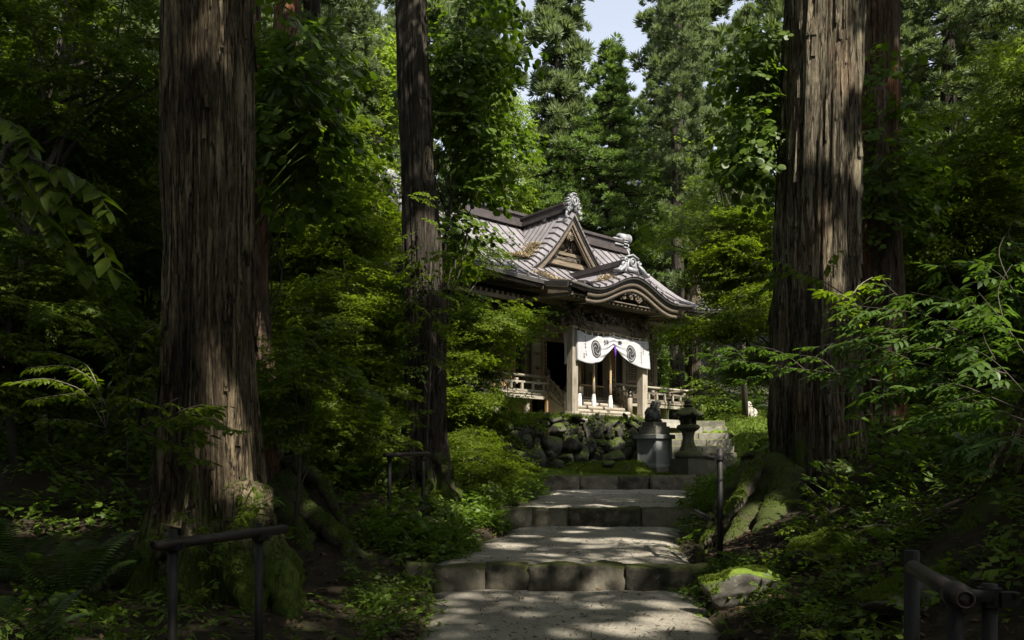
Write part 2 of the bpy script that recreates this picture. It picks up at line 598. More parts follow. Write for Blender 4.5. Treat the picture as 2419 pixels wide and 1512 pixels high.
def spiral(mb, c, r, turns, rad, s=1, plane='xz', a0=0.0, n=6):
    pts = []; rr = []
    N = int(turns * 10)
    for i in range(N + 1):
        t = i / N
        a = a0 + s * turns * 2 * math.pi * t
        q = r * (1 - 0.85 * t)
        d = (q * math.cos(a), q * math.sin(a))
        pts.append((c[0] + d[0], c[1], c[2] + d[1]) if plane == 'xz' else (c[0], c[1] + d[0], c[2] + d[1]))
        rr.append(rad * (1 - 0.5 * t))
    mb.tube(pts, rr, n)


def onigawara(loc, rz, s=1.0, flat=False):
    """silvery ridge-end ornament facing -y"""
    mb = MB()
    if not flat:
        mb.strip([(-.34, 0), (-.30, .3), (-.24, .62), (-.1, .78), (.1, .78), (.24, .62), (.30, .3), (.34, 0)], [(-.2, 0), (-.1, .1), (-.05, .2), (-.02, .3), (.02, .3), (.05, .2), (.1, .1), (.2, 0)], -.02, .22)
        mb.box((0, .1, .80), (.34, .34, .09)); mb.box((0, .1, .87), (.24, .40, .07))
        cz, cr = .52, .17
    else:
        mb.strip([(-.62, .0), (-.45, .12), (-.3, .42), (-.12, .55), (.12, .55), (.3, .42), (.45, .12), (.62, .0)], [(-.4, -.02), (-.3, -.02), (-.2, -.02), (-.1, -.02), (.1, -.02), (.2, -.02), (.3, -.02), (.4, -.02)], -.02, .2)
        mb.strip([(-.34, .56), (0, .68), (.34, .56)], [(-.34, .50), (0, .61), (.34, .50)], -.08, .26)
        mb.box((0, -.05, .08), (.5, .12, .16))
        cz, cr = .36, .13
    # crest ring with a fluted heart
    ring = [(cr * math.cos(a), -.07, cz + cr * 1.15 * math.sin(a)) for a in np.linspace(0, 2 * math.pi, 15)]
    mb.tube(ring, .038, 6, False)
    for a in (-.5, 0, .5):
        mb.tube([(math.sin(a) * .02, -.05, cz - cr * .7), (math.sin(a) * cr * .7, -.06, cz + cr * .75)], .022, 5)
    for sgn in (-1, 1):
        if not flat:
            for (x, z, r_, tb) in ((.26, .50, .10, .042), (.31, .30, .12, .045), (.36, .06, .13, .05), (.20, .70, .08, .035)):
                spiral(mb, (sgn * x, -.05, z), r_, 1.3, tb, -sgn)
            for z in (.62, .5, .38, .2):
                mb.box((sgn * .33, .10, z), (.10, .26, .07))
            mb.tube([(sgn * .34, .0, .12), (sgn * .45, .02, -.08), (sgn * .50, .02, -.22), (sgn * .46, .0, -.30)], [.07, .06, .05, .03], 7)
            spiral(mb, (sgn * .46, -.02, -.24), .09, 1.2, .04, sgn)
        else:
            for (x, z, r_, tb) in ((.36, .40, .09, .05), (.48, .20, .11, .06), (.62, .04, .10, .06)):
                spiral(mb, (sgn * x, -.05, z), r_, 1.3, tb, -sgn)
            mb.tube([(sgn * .32, -.05, .30), (sgn * .5, -.12, .12), (sgn * .72, -.12, -.05), (sgn * .84, -.05, -.02)], [.05, .075, .07, .05], 7)
            mb.tube([(sgn * .80, -.16, -.02), (sgn * .80, .12, -.02)], .075, 8)
    o = mb.build('ridge_end_ornament', M['silver'], hall, True, loc=loc, rot=(0, 0, rz))
    o.scale = (s, s, s)
    return o


onigawara((-5.55, YR, 7.30), -math.pi / 2, .8)
onigawara((5.55, YR, 7.30), math.pi / 2, .8)
# round end disc on the ridge tip (left end in view)
for s in (-1, 1):
    mb = MB()
    mb.tube([(s * 5.35, YR, 7.88), (s * 5.86, YR, 7.90)], .23, 14)
    mb.tube([(s * 5.87, YR + .20 * math.cos(a), 7.90 + .20 * math.sin(a)) for a in np.linspace(0, 2 * math.pi, 15)], .045, 6, False)
    for k in range(3):
        mb.box((s * 5.15, YR, 7.55 + k * .12), (.55, .5 - .06 * k, .07))
    mb.build('ridge_tip', M['silver'], hall, True)

# ---- the front dormer gable (chidori hafu)
CB, CYF = 2.12, 1.80


def cz_(s):
    """height of dormer slope at |x| = s*CB"""
    return 7.32 - 2.18 * (1 - (1 - s) ** 1.42)


for s in (-1, 1):
    ys = np.arange(CYF + 0.34, 4.3, 0.30)
    for y0 in ys:
        y1 = min(y0 + 0.30, 4.35)
        rows = [[(s * CB * q / 7, y0 + .008, cz_(q / 7)), (s * CB * q / 7, y1 - .008, cz_(q / 7))] for q in range(8)]
        MB().slab(rows, 0.03).build('roof_panel', M['roof'], hall)
        m = MB()
        pts = [(s * CB * q / 7, y0, cz_(q / 7) + .015) for q in range(8)]
        for p, q in zip(pts[:-1], pts[1:]): m.bar(p, q, 0.03, 0.05)
        m.build('roof_seam', M['seam'], hall)
    # wide edge band with cross battens
    NB = 12
    for k in range(NB):
        a, b = k / NB + .004, (k + 1) / NB - .004
        rows = [[(s * CB * (a + (b - a) * q / 2), CYF + yy, cz_(a + (b - a) * q / 2) + zz) for yy, zz in ((-.22, -.17), (.04, .0), (.33, .06))] for q in range(3)]
        MB().slab(rows, .06).build('edge_plate', M['roof'], hall)
        q = k / NB
        MB().bar((s * CB * q, CYF - .24, cz_(q) - .165), (s * CB * q, CYF + .05, cz_(q) + .025), .04, .05).bar((s * CB * q, CYF + .04, cz_(q) + .02), (s * CB * q, CYF + .34, cz_(q) + .075), .04, .05).build('edge_batten', M['seam'], hall)
    # layered barge boards
    for off, th, y0, y1, mm in ((.20, .09, -.21, -.05, 'fascia'), (.29, .26, -.12, -.02, 'dark_x'), (.30, .06, -.16, -.121, 'seam'), (.56, .09, -.06, .05, 'aged_x')):
        o_ = [(s * CB * 1.03 * q / 10, cz_(min(1, q / 10)) - off) for q in range(11)]
        i_ = [(x, z - th * (1 + .25 * k / 10)) for k, (x, z) in enumerate(o_)]
        MB().strip(o_, i_, CYF + y0, CYF + y1).build('barge_board', M[mm], hall)
# tympanum
MB().add([(-CB, CYF + .34, 4.9), (CB, CYF + .34, 4.9), (0, CYF + .34, 6.95), (-CB, CYF + .4, 4.9), (CB, CYF + .4, 4.9), (0, CYF + .4, 6.95)],
         [(0, 1, 2), (5, 4, 3), (0, 3, 4, 1), (1, 4, 5, 2), (2, 5, 3, 0)]).build('gable_wall', M['dark_x'], hall)
MB().bar((-1.3, CYF + .22, 5.46), (1.3, CYF + .22, 5.46), .16, .16).build('gable_beam', M['aged_x'], hall)
MB().bar((-1.0, CYF + .25, 5.82), (1.0, CYF + .25, 5.82), .12, .10).build('gable_beam', M['aged_x'], hall)
for x in (-.62, .45):
    MB().box((x, CYF + .30, 5.64), (.62, .06, .24)).build('white_panel', M['plaster'], hall)


def carving(name, c, size, n, seed, mat='carve', rot=0.0):
    """lumpy relief of scrolls, coils and leaves"""
    g = np.random.default_rng(seed)
    mb = MB()
    for k in range(n):
        x = c[0] + g.uniform(-.5, .5) * size[0]
        z = c[2] + g.uniform(-.5, .5) * size[2]
        y = c[1] + g.uniform(-.5, .2) * size[1]
        kind = g.integers(0, 3)
        s = min(size[2], size[0]) * g.uniform(.14, .30)
        if kind == 0:
            spiral(mb, (x, y, z), s * .7, g.uniform(1.0, 1.6), s * .22, g.choice([-1, 1]), 'xz', g.uniform(0, 6), 5)
        elif kind == 1:
            mb.ell((x, y, z), (s * .5, s * .45, s * .28), Matrix.Rotation(g.uniform(0, 3), 3, 'Y'), 7, 5)
        else:
            p = [(x, y, z)]; a = g.uniform(0, 6)
            for q in range(5):
                a += g.uniform(-.8, .8)
                p.append((p[-1][0] + math.cos(a) * s * .35, p[-1][1] + g.uniform(-.1, .1) * s, p[-1][2] + math.sin(a) * s * .3))
            mb.tube(p, list(np.linspace(s * .16, s * .04, 6)), 5)
    mb.box((c[0], c[1] + size[1] * .45, c[2]), (size[0] * .9, .03, size[2] * .8))
    return mb.build(name, M[mat], hall, True)


carving('gable_carving', (0, CYF + .22, 6.22), (.75, .14, .55), 26, 3)
carving('gable_carving', (0, CYF - .02, 6.42), (.35, .10, .42), 12, 4, 'aged_x')
carving('gable_carving', (0, CYF + .2, 5.63), (1.5, .12, .18), 24, 5)
# dormer ridge
mb = MB()
for z0, h, w in ((7.22, .12, .46), (7.34, .16, .30), (7.50, .07, .42)):
    mb.box((0, (CYF + 4.43) / 2 + .1, z0 + h / 2), (w, 4.43 - CYF - .1, h))
mb.build('ridge', M['ridge'], hall)
onigawara((0, CYF - .16, 7.18), 0, .72)
MB().tube([(-.21, 2.9, 7.2), (-.14, 2.9, 7.2)], .09, 10).build('ridge_boss', M['silver'], hall)

# ---- porch roof with undulating front gable (karahafu)
KW, KY0, KY1 = 2.05, -1.22, 0.9


def kz(x):
    s = min(1.0, abs(x) / KW)
    return 3.90 + 0.62 * 0.5 * (1 + math.cos(math.pi * s ** 0.92)) + 0.05 * s ** 6


kx = np.linspace(-KW, KW, 15)
for a, b in zip(kx[:-1], kx[1:]):
    rows = [[(a + .01 + (b - a - .02) * q / 3, y, kz(a + (b - a) * q / 3) + dz + .02) for y, dz in ((KY0 - .04, -.07), (KY0 + .22, .06), (KY0 + .6, .13), (KY0 + 1.2, .2), (KY1, .24))] for q in range(4)]
    MB().slab(rows, .035).build('roof_panel', M['roof'], hall)
    z = kz(a) + .045
    m = MB()
    m.bar((a, KY0 - .05, z - .075), (a, KY0 + .22, z + .055), .03, .045); m.bar((a, KY0 + .22, z + .055), (a, KY0 + .6, z + .125), .03, .045)
    m.bar((a, KY0 - .06, z - .08), (a, KY0 + .0, z - .06), .055, .07)
    m.build('roof_seam', M['seam'], hall)
fx = np.linspace(-2.85, 2.85, 49)


def fz(x):
    return kz(x) if abs(x) < KW else 3.93 + .10 * (abs(x) - KW)


for off, th, y0, y1, mm in ((.085, .10, KY0 - .01, KY0 + .12, 'fascia'), (.185, .05, KY0 + .03, KY0 + .14, 'seam'), (.235, .16, KY0 + .07, KY0 + .16, 'brown_x'), (.395, .03, KY0 + .10, KY0 + .18, 'dark_x'), (.425, .13, KY0 + .12, KY0 + .20, 'dark_x')):
    rng_x = fx if off < .2 else fx[6:-6]
    o_ = [(x, fz(x) - off) for x in rng_x]
    i_ = [(x, z - th) for x, z in o_]
    MB().strip(o_, i_, y0, y1).build('porch_barge_board', M[mm], hall, True)
mb = MB()
for z0, h, w in ((4.55, .34, .26), (4.89, .12, .36), (5.01, .06, .30)):
    mb.box((0, .55, z0 + h / 2), (w, 2.9, h))
mb.build('ridge', M['ridge'], hall)
onigawara((0, -.98, 4.62), 0, .86, True)
# side eave boards of the porch
for s in (-1, 1):
    for off, th, ins, mm in ((.03, .13, 0, 'fascia'), (.16, .12, .08, 'dark_x'), (.28, .10, .18, 'aged_y')):
        m = MB()
        for q in range(5):
            t0, t1 = 1 + .237 * q / 5, 1 + .237 * (q + 1) / 5
            m.bar((s * (2.86 - ins), YR * (1 - t0), hz(t0) - off - th / 2), (s * (2.86 - ins), YR * (1 - t1), hz(t1) - off - th / 2), .06, th)
        m.build('porch_eave_board', M[mm], hall)
# carved boards under the porch gable
carving('porch_carving', (0, KY0 + .22, 3.93), (1.25, .16, .42), 46, 8)
for k in range(9):
    x = .15 + k * .12
    z = kz(x * 1.0) - .48
    MB().bar((x + .05, KY0 + .25, z - .12), (x + .05, KY0 + 1.1, z - .02), .05, .06).build('porch_rafter', M['pale_y'], hall)
    MB().bar((-x - .05, KY0 + .25, z - .12), (-x - .05, KY0 + 1.1, z - .02), .05, .06).build('porch_rafter', M['pale_y'], hall)
# porch ceiling board
MB().slab([[(-2.8, -1.0, 3.62), (2.8, -1.0, 3.62)], [(-2.8, .3, 3.75), (2.8, .3, 3.75)]], .03).build('porch_ceiling', M['dark_x'], hall)

# ---- main eaves: fascia, boards, two tiers of rafters
def eave_run(x0, x1, n=8):
    for off, th, ins, mm in ((.03, .12, 0.0, 'fascia'), (.15, .10, .10, 'dark_x')):
        m = MB()
        for k in range(n):
            a, b = x0 + (x1 - x0) * k / n, x0 + (x1 - x0) * (k + 1) / n
            m.bar((a, ins, 4.15 + lift(a, 1) - off - th / 2), (b, ins, 4.15 + lift(b, 1) - off - th / 2), .07, th)
        m.build('eave_board', M[mm], hall)


eave_run(-7.0, -2.86); eave_run(2.86, 7.0)
for s in (-1, 1):
    m = MB()
    for k in range(8):
        y0, y1 = 8.86 * k / 8, 8.86 * (k + 1) / 8
        f = lambda y: 4.15 + .42 * abs(y - YR) / YR - .09
        m.bar((s * 7.0, y0, f(y0)), (s * 7.0, y1, f(y1)), .07, .12)
    m.build('eave_board', M['fascia'], hall)
raf1 = MB().bar((0, .12, 3.92), (0, 1.6, 4.22), .07, .09).mesh('rafter', M['aged_y'])
raf2 = MB().bar((0, .75, 3.72), (0, 2.3, 3.98), .08, .10).mesh('rafter', M['aged_y'])
for x in np.arange(-6.6, 6.7, .21):
    if abs(x) < 2.7: continue
    obj('rafter', raf1, hall, loc=(x, 0, lift(x, 1) * .9))
    if abs(x) < 5.9: obj('rafter', raf2, hall, loc=(x, 0, lift(x, .8) * .6))
rafp = MB().bar((0, -.95, 3.56), (0, .9, 3.72), .07, .09).mesh('rafter', M['aged_y'])
for x in np.arange(-2.7, 2.71, .19):
    obj('rafter', rafp, hall, loc=(x, 0, 0))
# side rafters, right end
raf3 = MB().bar((6.9, 0, 3.95), (5.2, 0, 4.25), .07, .09).mesh('rafter', M['pale_x'])
for y in np.arange(.4, 8.3, .21):
    obj('rafter', raf3, hall, loc=(0, y, .12))
MB().slab([[(-6.9, .15, 4.06), (6.9, .15, 4.06)], [(-6.0, 2.35, 4.42), (6.0, 2.35, 4.42)]], .03).build('eave_soffit', M['dark_x'], hall)
MB().slab([[(6.9, .3, 4.10), (6.9, 8.5, 4.10)], [(5.0, 2.35, 4.42), (5.0, 6.5, 4.42)]], .03).build('eave_soffit', M['aged_x'], hall)
MB().bar((-6.0, .72, 3.60), (-2.75, .72, 3.60), .10, .12).build('eave_purlin', M['aged_x'], hall)
MB().bar((2.75, .72, 3.60), (6.0, .72, 3.60), .10, .12).build('eave_purlin', M['aged_x'], hall)

# ---- body of the hall
WY = 2.3
DZ = 0.82                                   # deck height
post = MB().box((0, 0, 1.95), (.20, .20, 3.55)).mesh('hall_post', M['aged_v'])
for x in (-5.0, -3.2, -1.62, -.95, 1.0, 2.2, 3.2, 5.0):
    obj('hall_post', post, hall, loc=(x, WY, 0), scale=(.75 if abs(x) < 1.3 else 1, 1, 1))
MB().box((-5.0, 5.4, 1.9), (.12, 6.0, 3.6)).build('side_wall', M['aged_v'], hall)
MB().box((5.0, 5.4, 1.9), (.12, 6.0, 3.6)).build('side_wall', M['aged_v'], hall)
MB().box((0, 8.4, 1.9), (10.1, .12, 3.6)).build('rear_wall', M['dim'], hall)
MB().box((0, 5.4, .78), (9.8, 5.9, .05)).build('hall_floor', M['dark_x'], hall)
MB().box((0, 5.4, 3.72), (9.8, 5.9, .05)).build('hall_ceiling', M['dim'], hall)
# head beams and frieze
MB().box((0, WY - .05, 2.88), (10.3, .18, .20)).build('head_beam', M['aged_x'], hall)
MB().box((0, WY - .09, 3.22), (10.4, .20, .16)).build('head_beam', M['aged_x'], hall)
MB().box((0, WY - .02, 3.05), (10.0, .06, .16)).build('frieze_board', M['tan_x'], hall)
MB().box((0, WY - .02, 3.5), (10.0, .06, .4)).build('frieze_board', M['dark_x'], hall)
carving('frieze_carving', (-2.1, WY - .13, 3.05), (1.5, .08, .16), 26, 21)
carving('frieze_carving', (-3.9, WY - .13, 3.05), (1.2, .08, .16), 18, 22)
carving('frieze_carving', (-3.2, WY - .13, 3.5), (3.0, .12, .36), 44, 23)
carving('frieze_carving', (3.6, WY - .13, 3.5), (2.4, .12, .36), 30, 24)
m = MB(); spiral(m, (-1.30, WY - .20, 2.93), .10, 1.4, .02, 1); spiral(m, (-.95, WY - .20, 2.90), .08, 1.3, .018, -1)
m.tube([(-1.2, WY - .2, 2.88), (-1.0, WY - .2, 2.95), (-.7, WY - .2, 2.88), (-.45, WY - .2, 2.93)], [.02, .025, .02, .008], 6)
m.build('beam_scroll', M['carve'], hall, True)


def board_panel(x0, x1, z0, z1, y, mm='aged_v', rails=4):
    """framed door leaf with sunk boards"""
    r = thing_part('door_leaf', (0, 0, 0))
    w = .07
    f = MB()
    f.box((x0 + w / 2, y, (z0 + z1) / 2), (w, .06, z1 - z0)); f.box((x1 - w / 2, y, (z0 + z1) / 2), (w, .06, z1 - z0))
    for k in range(rails + 1):
        z = z0 + .05 + (z1 - z0 - .1) * k / rails
        f.box(((x0 + x1) / 2, y + .003, z), (x1 - x0 - 2 * w, .05, .09))
    f.build('door_frame', M[mm], r)
    for k in range(rails):
        za, zb = z0 + .05 + (z1 - z0 - .1) * k / rails + .045, z0 + .05 + (z1 - z0 - .1) * (k + 1) / rails - .045
        MB().box(((x0 + x1) / 2, y + .012, (za + zb) / 2), (x1 - x0 - 2 * w, .02, zb - za)).build('door_panel', M['pale_v'] if k > 1 else M[mm], r)
    MB().tube([((x0 + x1) / 2, y - .06, z0 + (z1 - z0) * .48), ((x0 + x1) / 2, y - .03, z0 + (z1 - z0) * .48)], .05, 10).build('door_knob', M['bronze'], r)
    return r


def thing_part(name, loc):
    o = bpy.data.objects.new(name, None); COL.objects.link(o); o.parent = hall; o.location = loc
    return o


def lattice(x0, x1, z0, z1, y, mm, nx, nz, solid=None, back='dim'):
    r = thing_part('lattice_door', (0, 0, 0))
    w = .06
    f = MB()
    f.box((x0 + w / 2, y, (z0 + z1) / 2), (w, .06, z1 - z0)); f.box((x1 - w / 2, y, (z0 + z1) / 2), (w, .06, z1 - z0))
    for z in (z0 + .04, z1 - .04, z0 + (z1 - z0) * .42):
        f.box(((x0 + x1) / 2, y, z), (x1 - x0 - 2 * w, .058, .08))
    f.build('door_frame', M[mm], r)
    vb = MB().box((0, 0, 0), (.026, .03, z1 - z0 - .1)).mesh('lattice_bar', M[mm])
    hb = MB().box((0, 0, 0), (x1 - x0 - .1, .024, .026)).mesh('lattice_bar', M[mm])
    for k in range(1, nx):
        obj('lattice_bar', vb, r, loc=(x0 + w + (x1 - x0 - 2 * w) * k / nx, y, (z0 + z1) / 2))
    for k in range(1, nz):
        obj('lattice_bar', hb, r, loc=((x0 + x1) / 2, y + .002, z0 + .06 + (z1 - z0 - .12) * k / nz))
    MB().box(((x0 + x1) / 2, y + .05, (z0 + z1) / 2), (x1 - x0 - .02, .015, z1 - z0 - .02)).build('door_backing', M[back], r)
    return r


Z0, Z1 = DZ + .04, 2.78
board_panel(-1.50, -.97, Z0, Z1, WY - .16)
board_panel(1.06, 1.66, Z0, Z1, WY - .16)
# warm ladder-like jambs beside the opening
for x in (-.86, .93):
    r = thing_part('door_jamb', (x, WY - .12, 0))
    MB().box((-.055, 0, (Z0 + Z1) / 2), (.025, .07, Z1 - Z0)).build('jamb_rail', M['tan_v'], r)
    MB().box((.055, 0, (Z0 + Z1) / 2), (.025, .07, Z1 - Z0)).build('jamb_rail', M['tan_v'], r)
    ru = MB().box((0, 0, 0), (.085, .05, .03)).mesh('jamb_rung', M['tan_x'])
    for k in range(15): obj('jamb_rung', ru, r, loc=(0, 0, Z0 + .06 + k * .13))
MB().box((-1.25, WY + .06, 1.8), (.72, .03, 1.95)).build('wall_board', M['dim'], hall)
MB().box((1.4, WY + .06, 1.8), (.85, .03, 1.95)).build('wall_board', M['dim'], hall)
lattice(2.06, 2.76, Z0, Z1, WY - .05, 'tan_v', 7, 15, back='tan_v')
lattice(3.35, 4.05, Z0, Z1, WY - .05, 'aged_v', 8, 20)
lattice(4.10, 4.88, Z0, Z1, WY - .05, 'aged_v', 8, 20)
lattice(-3.05, -2.12, Z0, Z1, WY - .05, 'tan_v', 8, 16, back='tan_v')
lattice(-4.0, -3.3, Z0, Z1, WY - .05, 'aged_v', 8, 18)
lattice(-4.88, -4.05, Z0, Z1, WY - .05, 'aged_v', 8, 18)
MB().box((-1.95, WY + .05, 1.8), (.32, .03, 1.95)).build('doorway_shade_board', M['dim'], hall)  # near-black boards painted to stand for the shade of open door gaps
MB().box((2.95, WY + .05, 1.8), (.36, .03, 1.95)).build('doorway_shade_board', M['dim'], hall)

# ---- deck, railing, stairs
DY = 1.3
pl = .19
plank_m = MB().box((0, 0, 0), (pl - .006, 1.12, .06)).mesh('deck_plank', M['pale_y'])
for x in np.arange(-5.95, 5.96, pl):
    obj('deck_plank', plank_m, hall, loc=(x, DY + .5, DZ + rng.uniform(-.003, .003)))
MB().box((-3.72, DY + .02, DZ - .11), (4.5, .10, .13)).build('deck_beam', M['pale_x'], hall)
MB().box((3.72, DY + .02, DZ - .11), (4.5, .10, .13)).build('deck_beam', M['pale_x'], hall)
bal = MB().box((0, 0, .17), (.085, .07, .30)).mesh('baluster', M['pale_v'])
balt = MB().box((0, 0, .34), (.07, .06, .18)).box((0, 0, .40), (.11, .08, .06)).mesh('baluster', M['pale_v'])
for s in (-1, 1):
    r = thing_part('railing', (0, 0, DZ + .03))
    xa, xb = 1.55, 5.95
    m = MB(); m.bar((s * xa, DY + .02, .05), (s * xb, DY + .02, .05), .10, .07); m.build('bottom_rail', M['pale_x'], r)
    m = MB(); m.bar((s * xa, DY + .02, .32), (s * (xb + .12), DY + .02, .32), .07, .06); m.build('middle_rail', M['pale_x'], r)
    m = MB()
    pts = [(s * xa, DY + .02, .53), (s * (xb - .3), DY + .02, .53), (s * (xb + .05), DY + .02, .54), (s * (xb + .22), DY + .02, .585), (s * (xb + .33), DY + .02, .66)]
    m.tube(pts, [.045, .045, .045, .043, .036], 8); m.build('top_rail', M['pale_x'], r, True)
    for x in np.arange(xa + .15, xb, .46):
        obj('baluster', bal, r, loc=(s * x, DY + .02, 0))
    for x in np.arange(xa + .38, xb, .92):
        obj('baluster', balt, r, loc=(s * x, DY + .02, 0))
    # side railing along the end of the deck
    m = MB(); m.bar((s * 5.92, DY, .05), (s * 5.92, 6.0, .05), .10, .07); m.bar((s * 5.92, DY - .15, .32), (s * 5.92, 6.0, .32), .07, .06)
    m.tube([(s * 5.92, DY - .30, .64), (s * 5.92, DY - .18, .57), (s * 5.92, DY, .53), (s * 5.92, 6.0, .53)], [.036, .043, .045, .045], 8)
    m.build('side_rail', M['pale_y'], r)
    for y in np.arange(DY + .3, 6, .5): obj('baluster', bal, r, loc=(s * 5.92, y, 0))
    # deck posts with pale sleeves and a bracket
    for x in (2.3, 3.6, 4.7, 5.75):
        p = thing_part('deck_post', (s * x, DY + .15, 0))
        MB().box((0, 0, .36), (.13, .13, .72)).build('post_shaft', M['pale_v'], p)
        MB().box((0, 0, .02), (.26, .26, .10), None, .75).build('post_foot', M['platform'], p)
        MB().box((0, -.02, .64), (.34, .14, .09)).build('post_bracket', M['aged_x'], p)
    # boards closing the space below the deck
    nb = 20
    bm_ = MB().box((0, 0, .36), (.172, .03, .74)).mesh('skirt_board', M['tan_v'])
    for k in range(nb):
        obj('skirt_board', bm_, hall, loc=(s * (1.75 + k * .178), DY + .62 + .006 * (k % 2), 0))
    MB().bar((s * 1.6, DY + .58, .08), (s * 5.3, DY + .58, .08), .06, .10).build('skirt_rail', M['aged_x'], hall)
# deck end boards
MB().box((1.6, DY - .05, .40), (.10, .10, .80)).build('stair_post', M['tan_v'], hall)
MB().box((-1.6, DY - .05, .40), (.10, .10, .80)).build('stair_post', M['tan_v'], hall)
# stairs of five rounded logs
for k in range(5):
    z = .12 + k * .145
    y = .10 + k * .25
    m = MB()
    prof = [(-1.42, z - .08)]
    ww = 1.62 if k == 0 else 1.42
    for q in range(12):
        pass
    m.box((0, y + .16, z - .03), (2 * ww, .30, .13))
    m.tube([(-ww, y + .03, z - .005), (ww, y + .03, z - .005)], .068, 10)
    m.build('stair_step', M['pale_x'], hall)
for s in (-1, 1):
    MB().add([(s * 1.44, .15, .02), (s * 1.44, 1.3, .02), (s * 1.44, 1.3, .78), (s * 1.44, .15, .16), (s * 1.58, .15, .02), (s * 1.58, 1.3, .02), (s * 1.58, 1.3, .78), (s * 1.58, .15, .16)],
             [(0, 1, 2, 3), (7, 6, 5, 4), (0, 4, 5, 1), (1, 5, 6, 2), (2, 6, 7, 3), (3, 7, 4, 0)]).build('stair_string', M['aged_x'], hall)
    for y, zb, h in ((.42, .16, .66), (1.32, DZ, .60)):
        p = thing_part('newel_post', (s * 1.5, y, zb))
        MB().lathe([(.085, 0), (.085, h)], 14).build('newel_shaft', M['pale_v'] if y < 1 else M['aged_v'], p, True)
        MB().lathe([(.09, h), (.092, h + .07), (.07, h + .08), (.06, h + .12), (.085, h + .15), (.085, h + .19), (.04, h + .25), (.006, h + .29)], 14).build('newel_cap', M['bronze'], p, True)
    r = thing_part('stair_rail', (s * 1.5, 0, 0))
    for dz, w, hh in ((.60, .06, .07), (.36, .06, .08), (.14, .08, .14)):
        m = MB()
        pts = [(0, .48, .16 + dz * .85), (0, .9, .5 + dz * .9), (0, 1.22, .78 + dz * .86)]
        m.bar(pts[0], pts[1], w, hh); m.bar(pts[1], pts[2], w, hh)
        m.build('hand_rail', M['aged_y'], r)
    for y in (.62, .84, 1.06):
        z = .16 + (y - .42) * .72
        MB().box((0, y, z + .36), (.055, .07, .5)).build('rail_strut', M['aged_v'], r)
# porch columns on stone and wood feet
for x in (-1.66, 1.66):
    p = thing_part('porch_column', (x, 0, 0))
    m = MB(); m.box((0, 0, 1.52), (.245, .245, 2.72)); m.build('column_shaft', M['pale_v'], p)
    MB().box((0, 0, .14), (.37, .37, .09), None, .88).box((0, 0, .20), (.31, .31, .05)).build('column_foot', M['pale_x'], p)
    MB().box((0, 0, .05), (.46, .46, .10)).build('column_base', M['platform'], p)
# tie beam with carved ends, brackets, carvings
b = MB()
o_ = [(-1.5 + 3.0 * q / 12, 3.02 + .06 * math.sin(math.pi * q / 12)) for q in range(13)]
i_ = [(x, z - .38 + .07 * math.sin(math.pi * k / 12)) for k, (x, z) in enumerate(o_)]
b.strip(o_, i_, -.13, .13); b.build('rainbow_beam', M['aged_x'], hall)
MB().strip([(-.85, 2.85), (-.7, 2.92), (0, 2.95), (.7, 2.92), (.85, 2.85)], [(-.85, 2.80), (-.7, 2.80), (0, 2.82), (.7, 2.80), (.85, 2.80)], -.17, -.13).build('beam_moulding', M['aged_x'], hall)
MB().box((0, 0, 3.68), (4.4, .16, .14)).build('porch_beam', M['aged_x'], hall)
MB().strip([(-1.3, 3.5), (-.5, 3.62), (0, 3.66), (.5, 3.62), (1.3, 3.5)], [(-1.3, 3.34), (-.5, 3.40), (0, 3.42), (.5, 3.40), (1.3, 3.34)], -.10, .06).build('porch_beam', M['aged_x'], hall)
carving('dragon_carving', (.05, -.16, 3.24), (2.0, .26, .42), 110, 31)
for s in (-1, 1):
    carving('beast_carving', (s * 1.7, -.12, 3.0), (.85, .5, .50), 60, 40 + s)
    carving('beam_carving', (s * 1.15, -.18, 2.90), (.55, .10, .30), 30, 50 + s)
    for k, (w, z) in enumerate(((.34, 3.24), (.56, 3.36), (.80, 3.48), (1.05, 3.60))):
        MB().box((s * 1.66, 0, z), (w, .16, .08)).build('bracket_arm', M['dark_x'], hall)
        MB().box((s * 1.66, -.04, z + .001), (.16, w * .9, .078)).build('bracket_arm', M['aged_y'], hall)
        for q in (-1, 1):
            MB().box((s * 1.66 + q * (w / 2 - .07), 0, z + .055), (.13, .18, .05), None, 1.25).build('bracket_block', M['aged_x'], hall)
    # slanting pale beam ends seen under the porch eave
    MB().bar((s * 1.66 - .05, -.9, 3.50), (s * 1.66 - .05, .5, 3.58), .10, .05).build('porch_tie', M['pale_y'], hall)
    # beams from porch back to hall
    MB().bar((s * 1.66, .1, 2.78), (s * 1.66, WY - .1, 3.05), .16, .22).build('porch_tie', M['aged_y'], hall)
# stone platform in front
MB().box((0, .05, -.06), (4.6, 2.2, .16)).build('stone_platform', M['platform'], hall)
MB().box((-.05, -.85, -.19), (5.0, .8, .14)).build('stone_platform', M['platform'], hall)
MB().box((0, -.18, .045), (3.1, .42, .07)).build('stone_platform', M['pale_x'], hall)
MB().box((2.2, -.4, -.14), (3.6, 1.1, .16)).build('stone_platform', M['platform'], hall)

# ---- loose things at the shrine
pts = []
ban = thing('shrine_banner', 'white cloth banner with two black crests and black lettering across the porch', 'banner', O, TH)


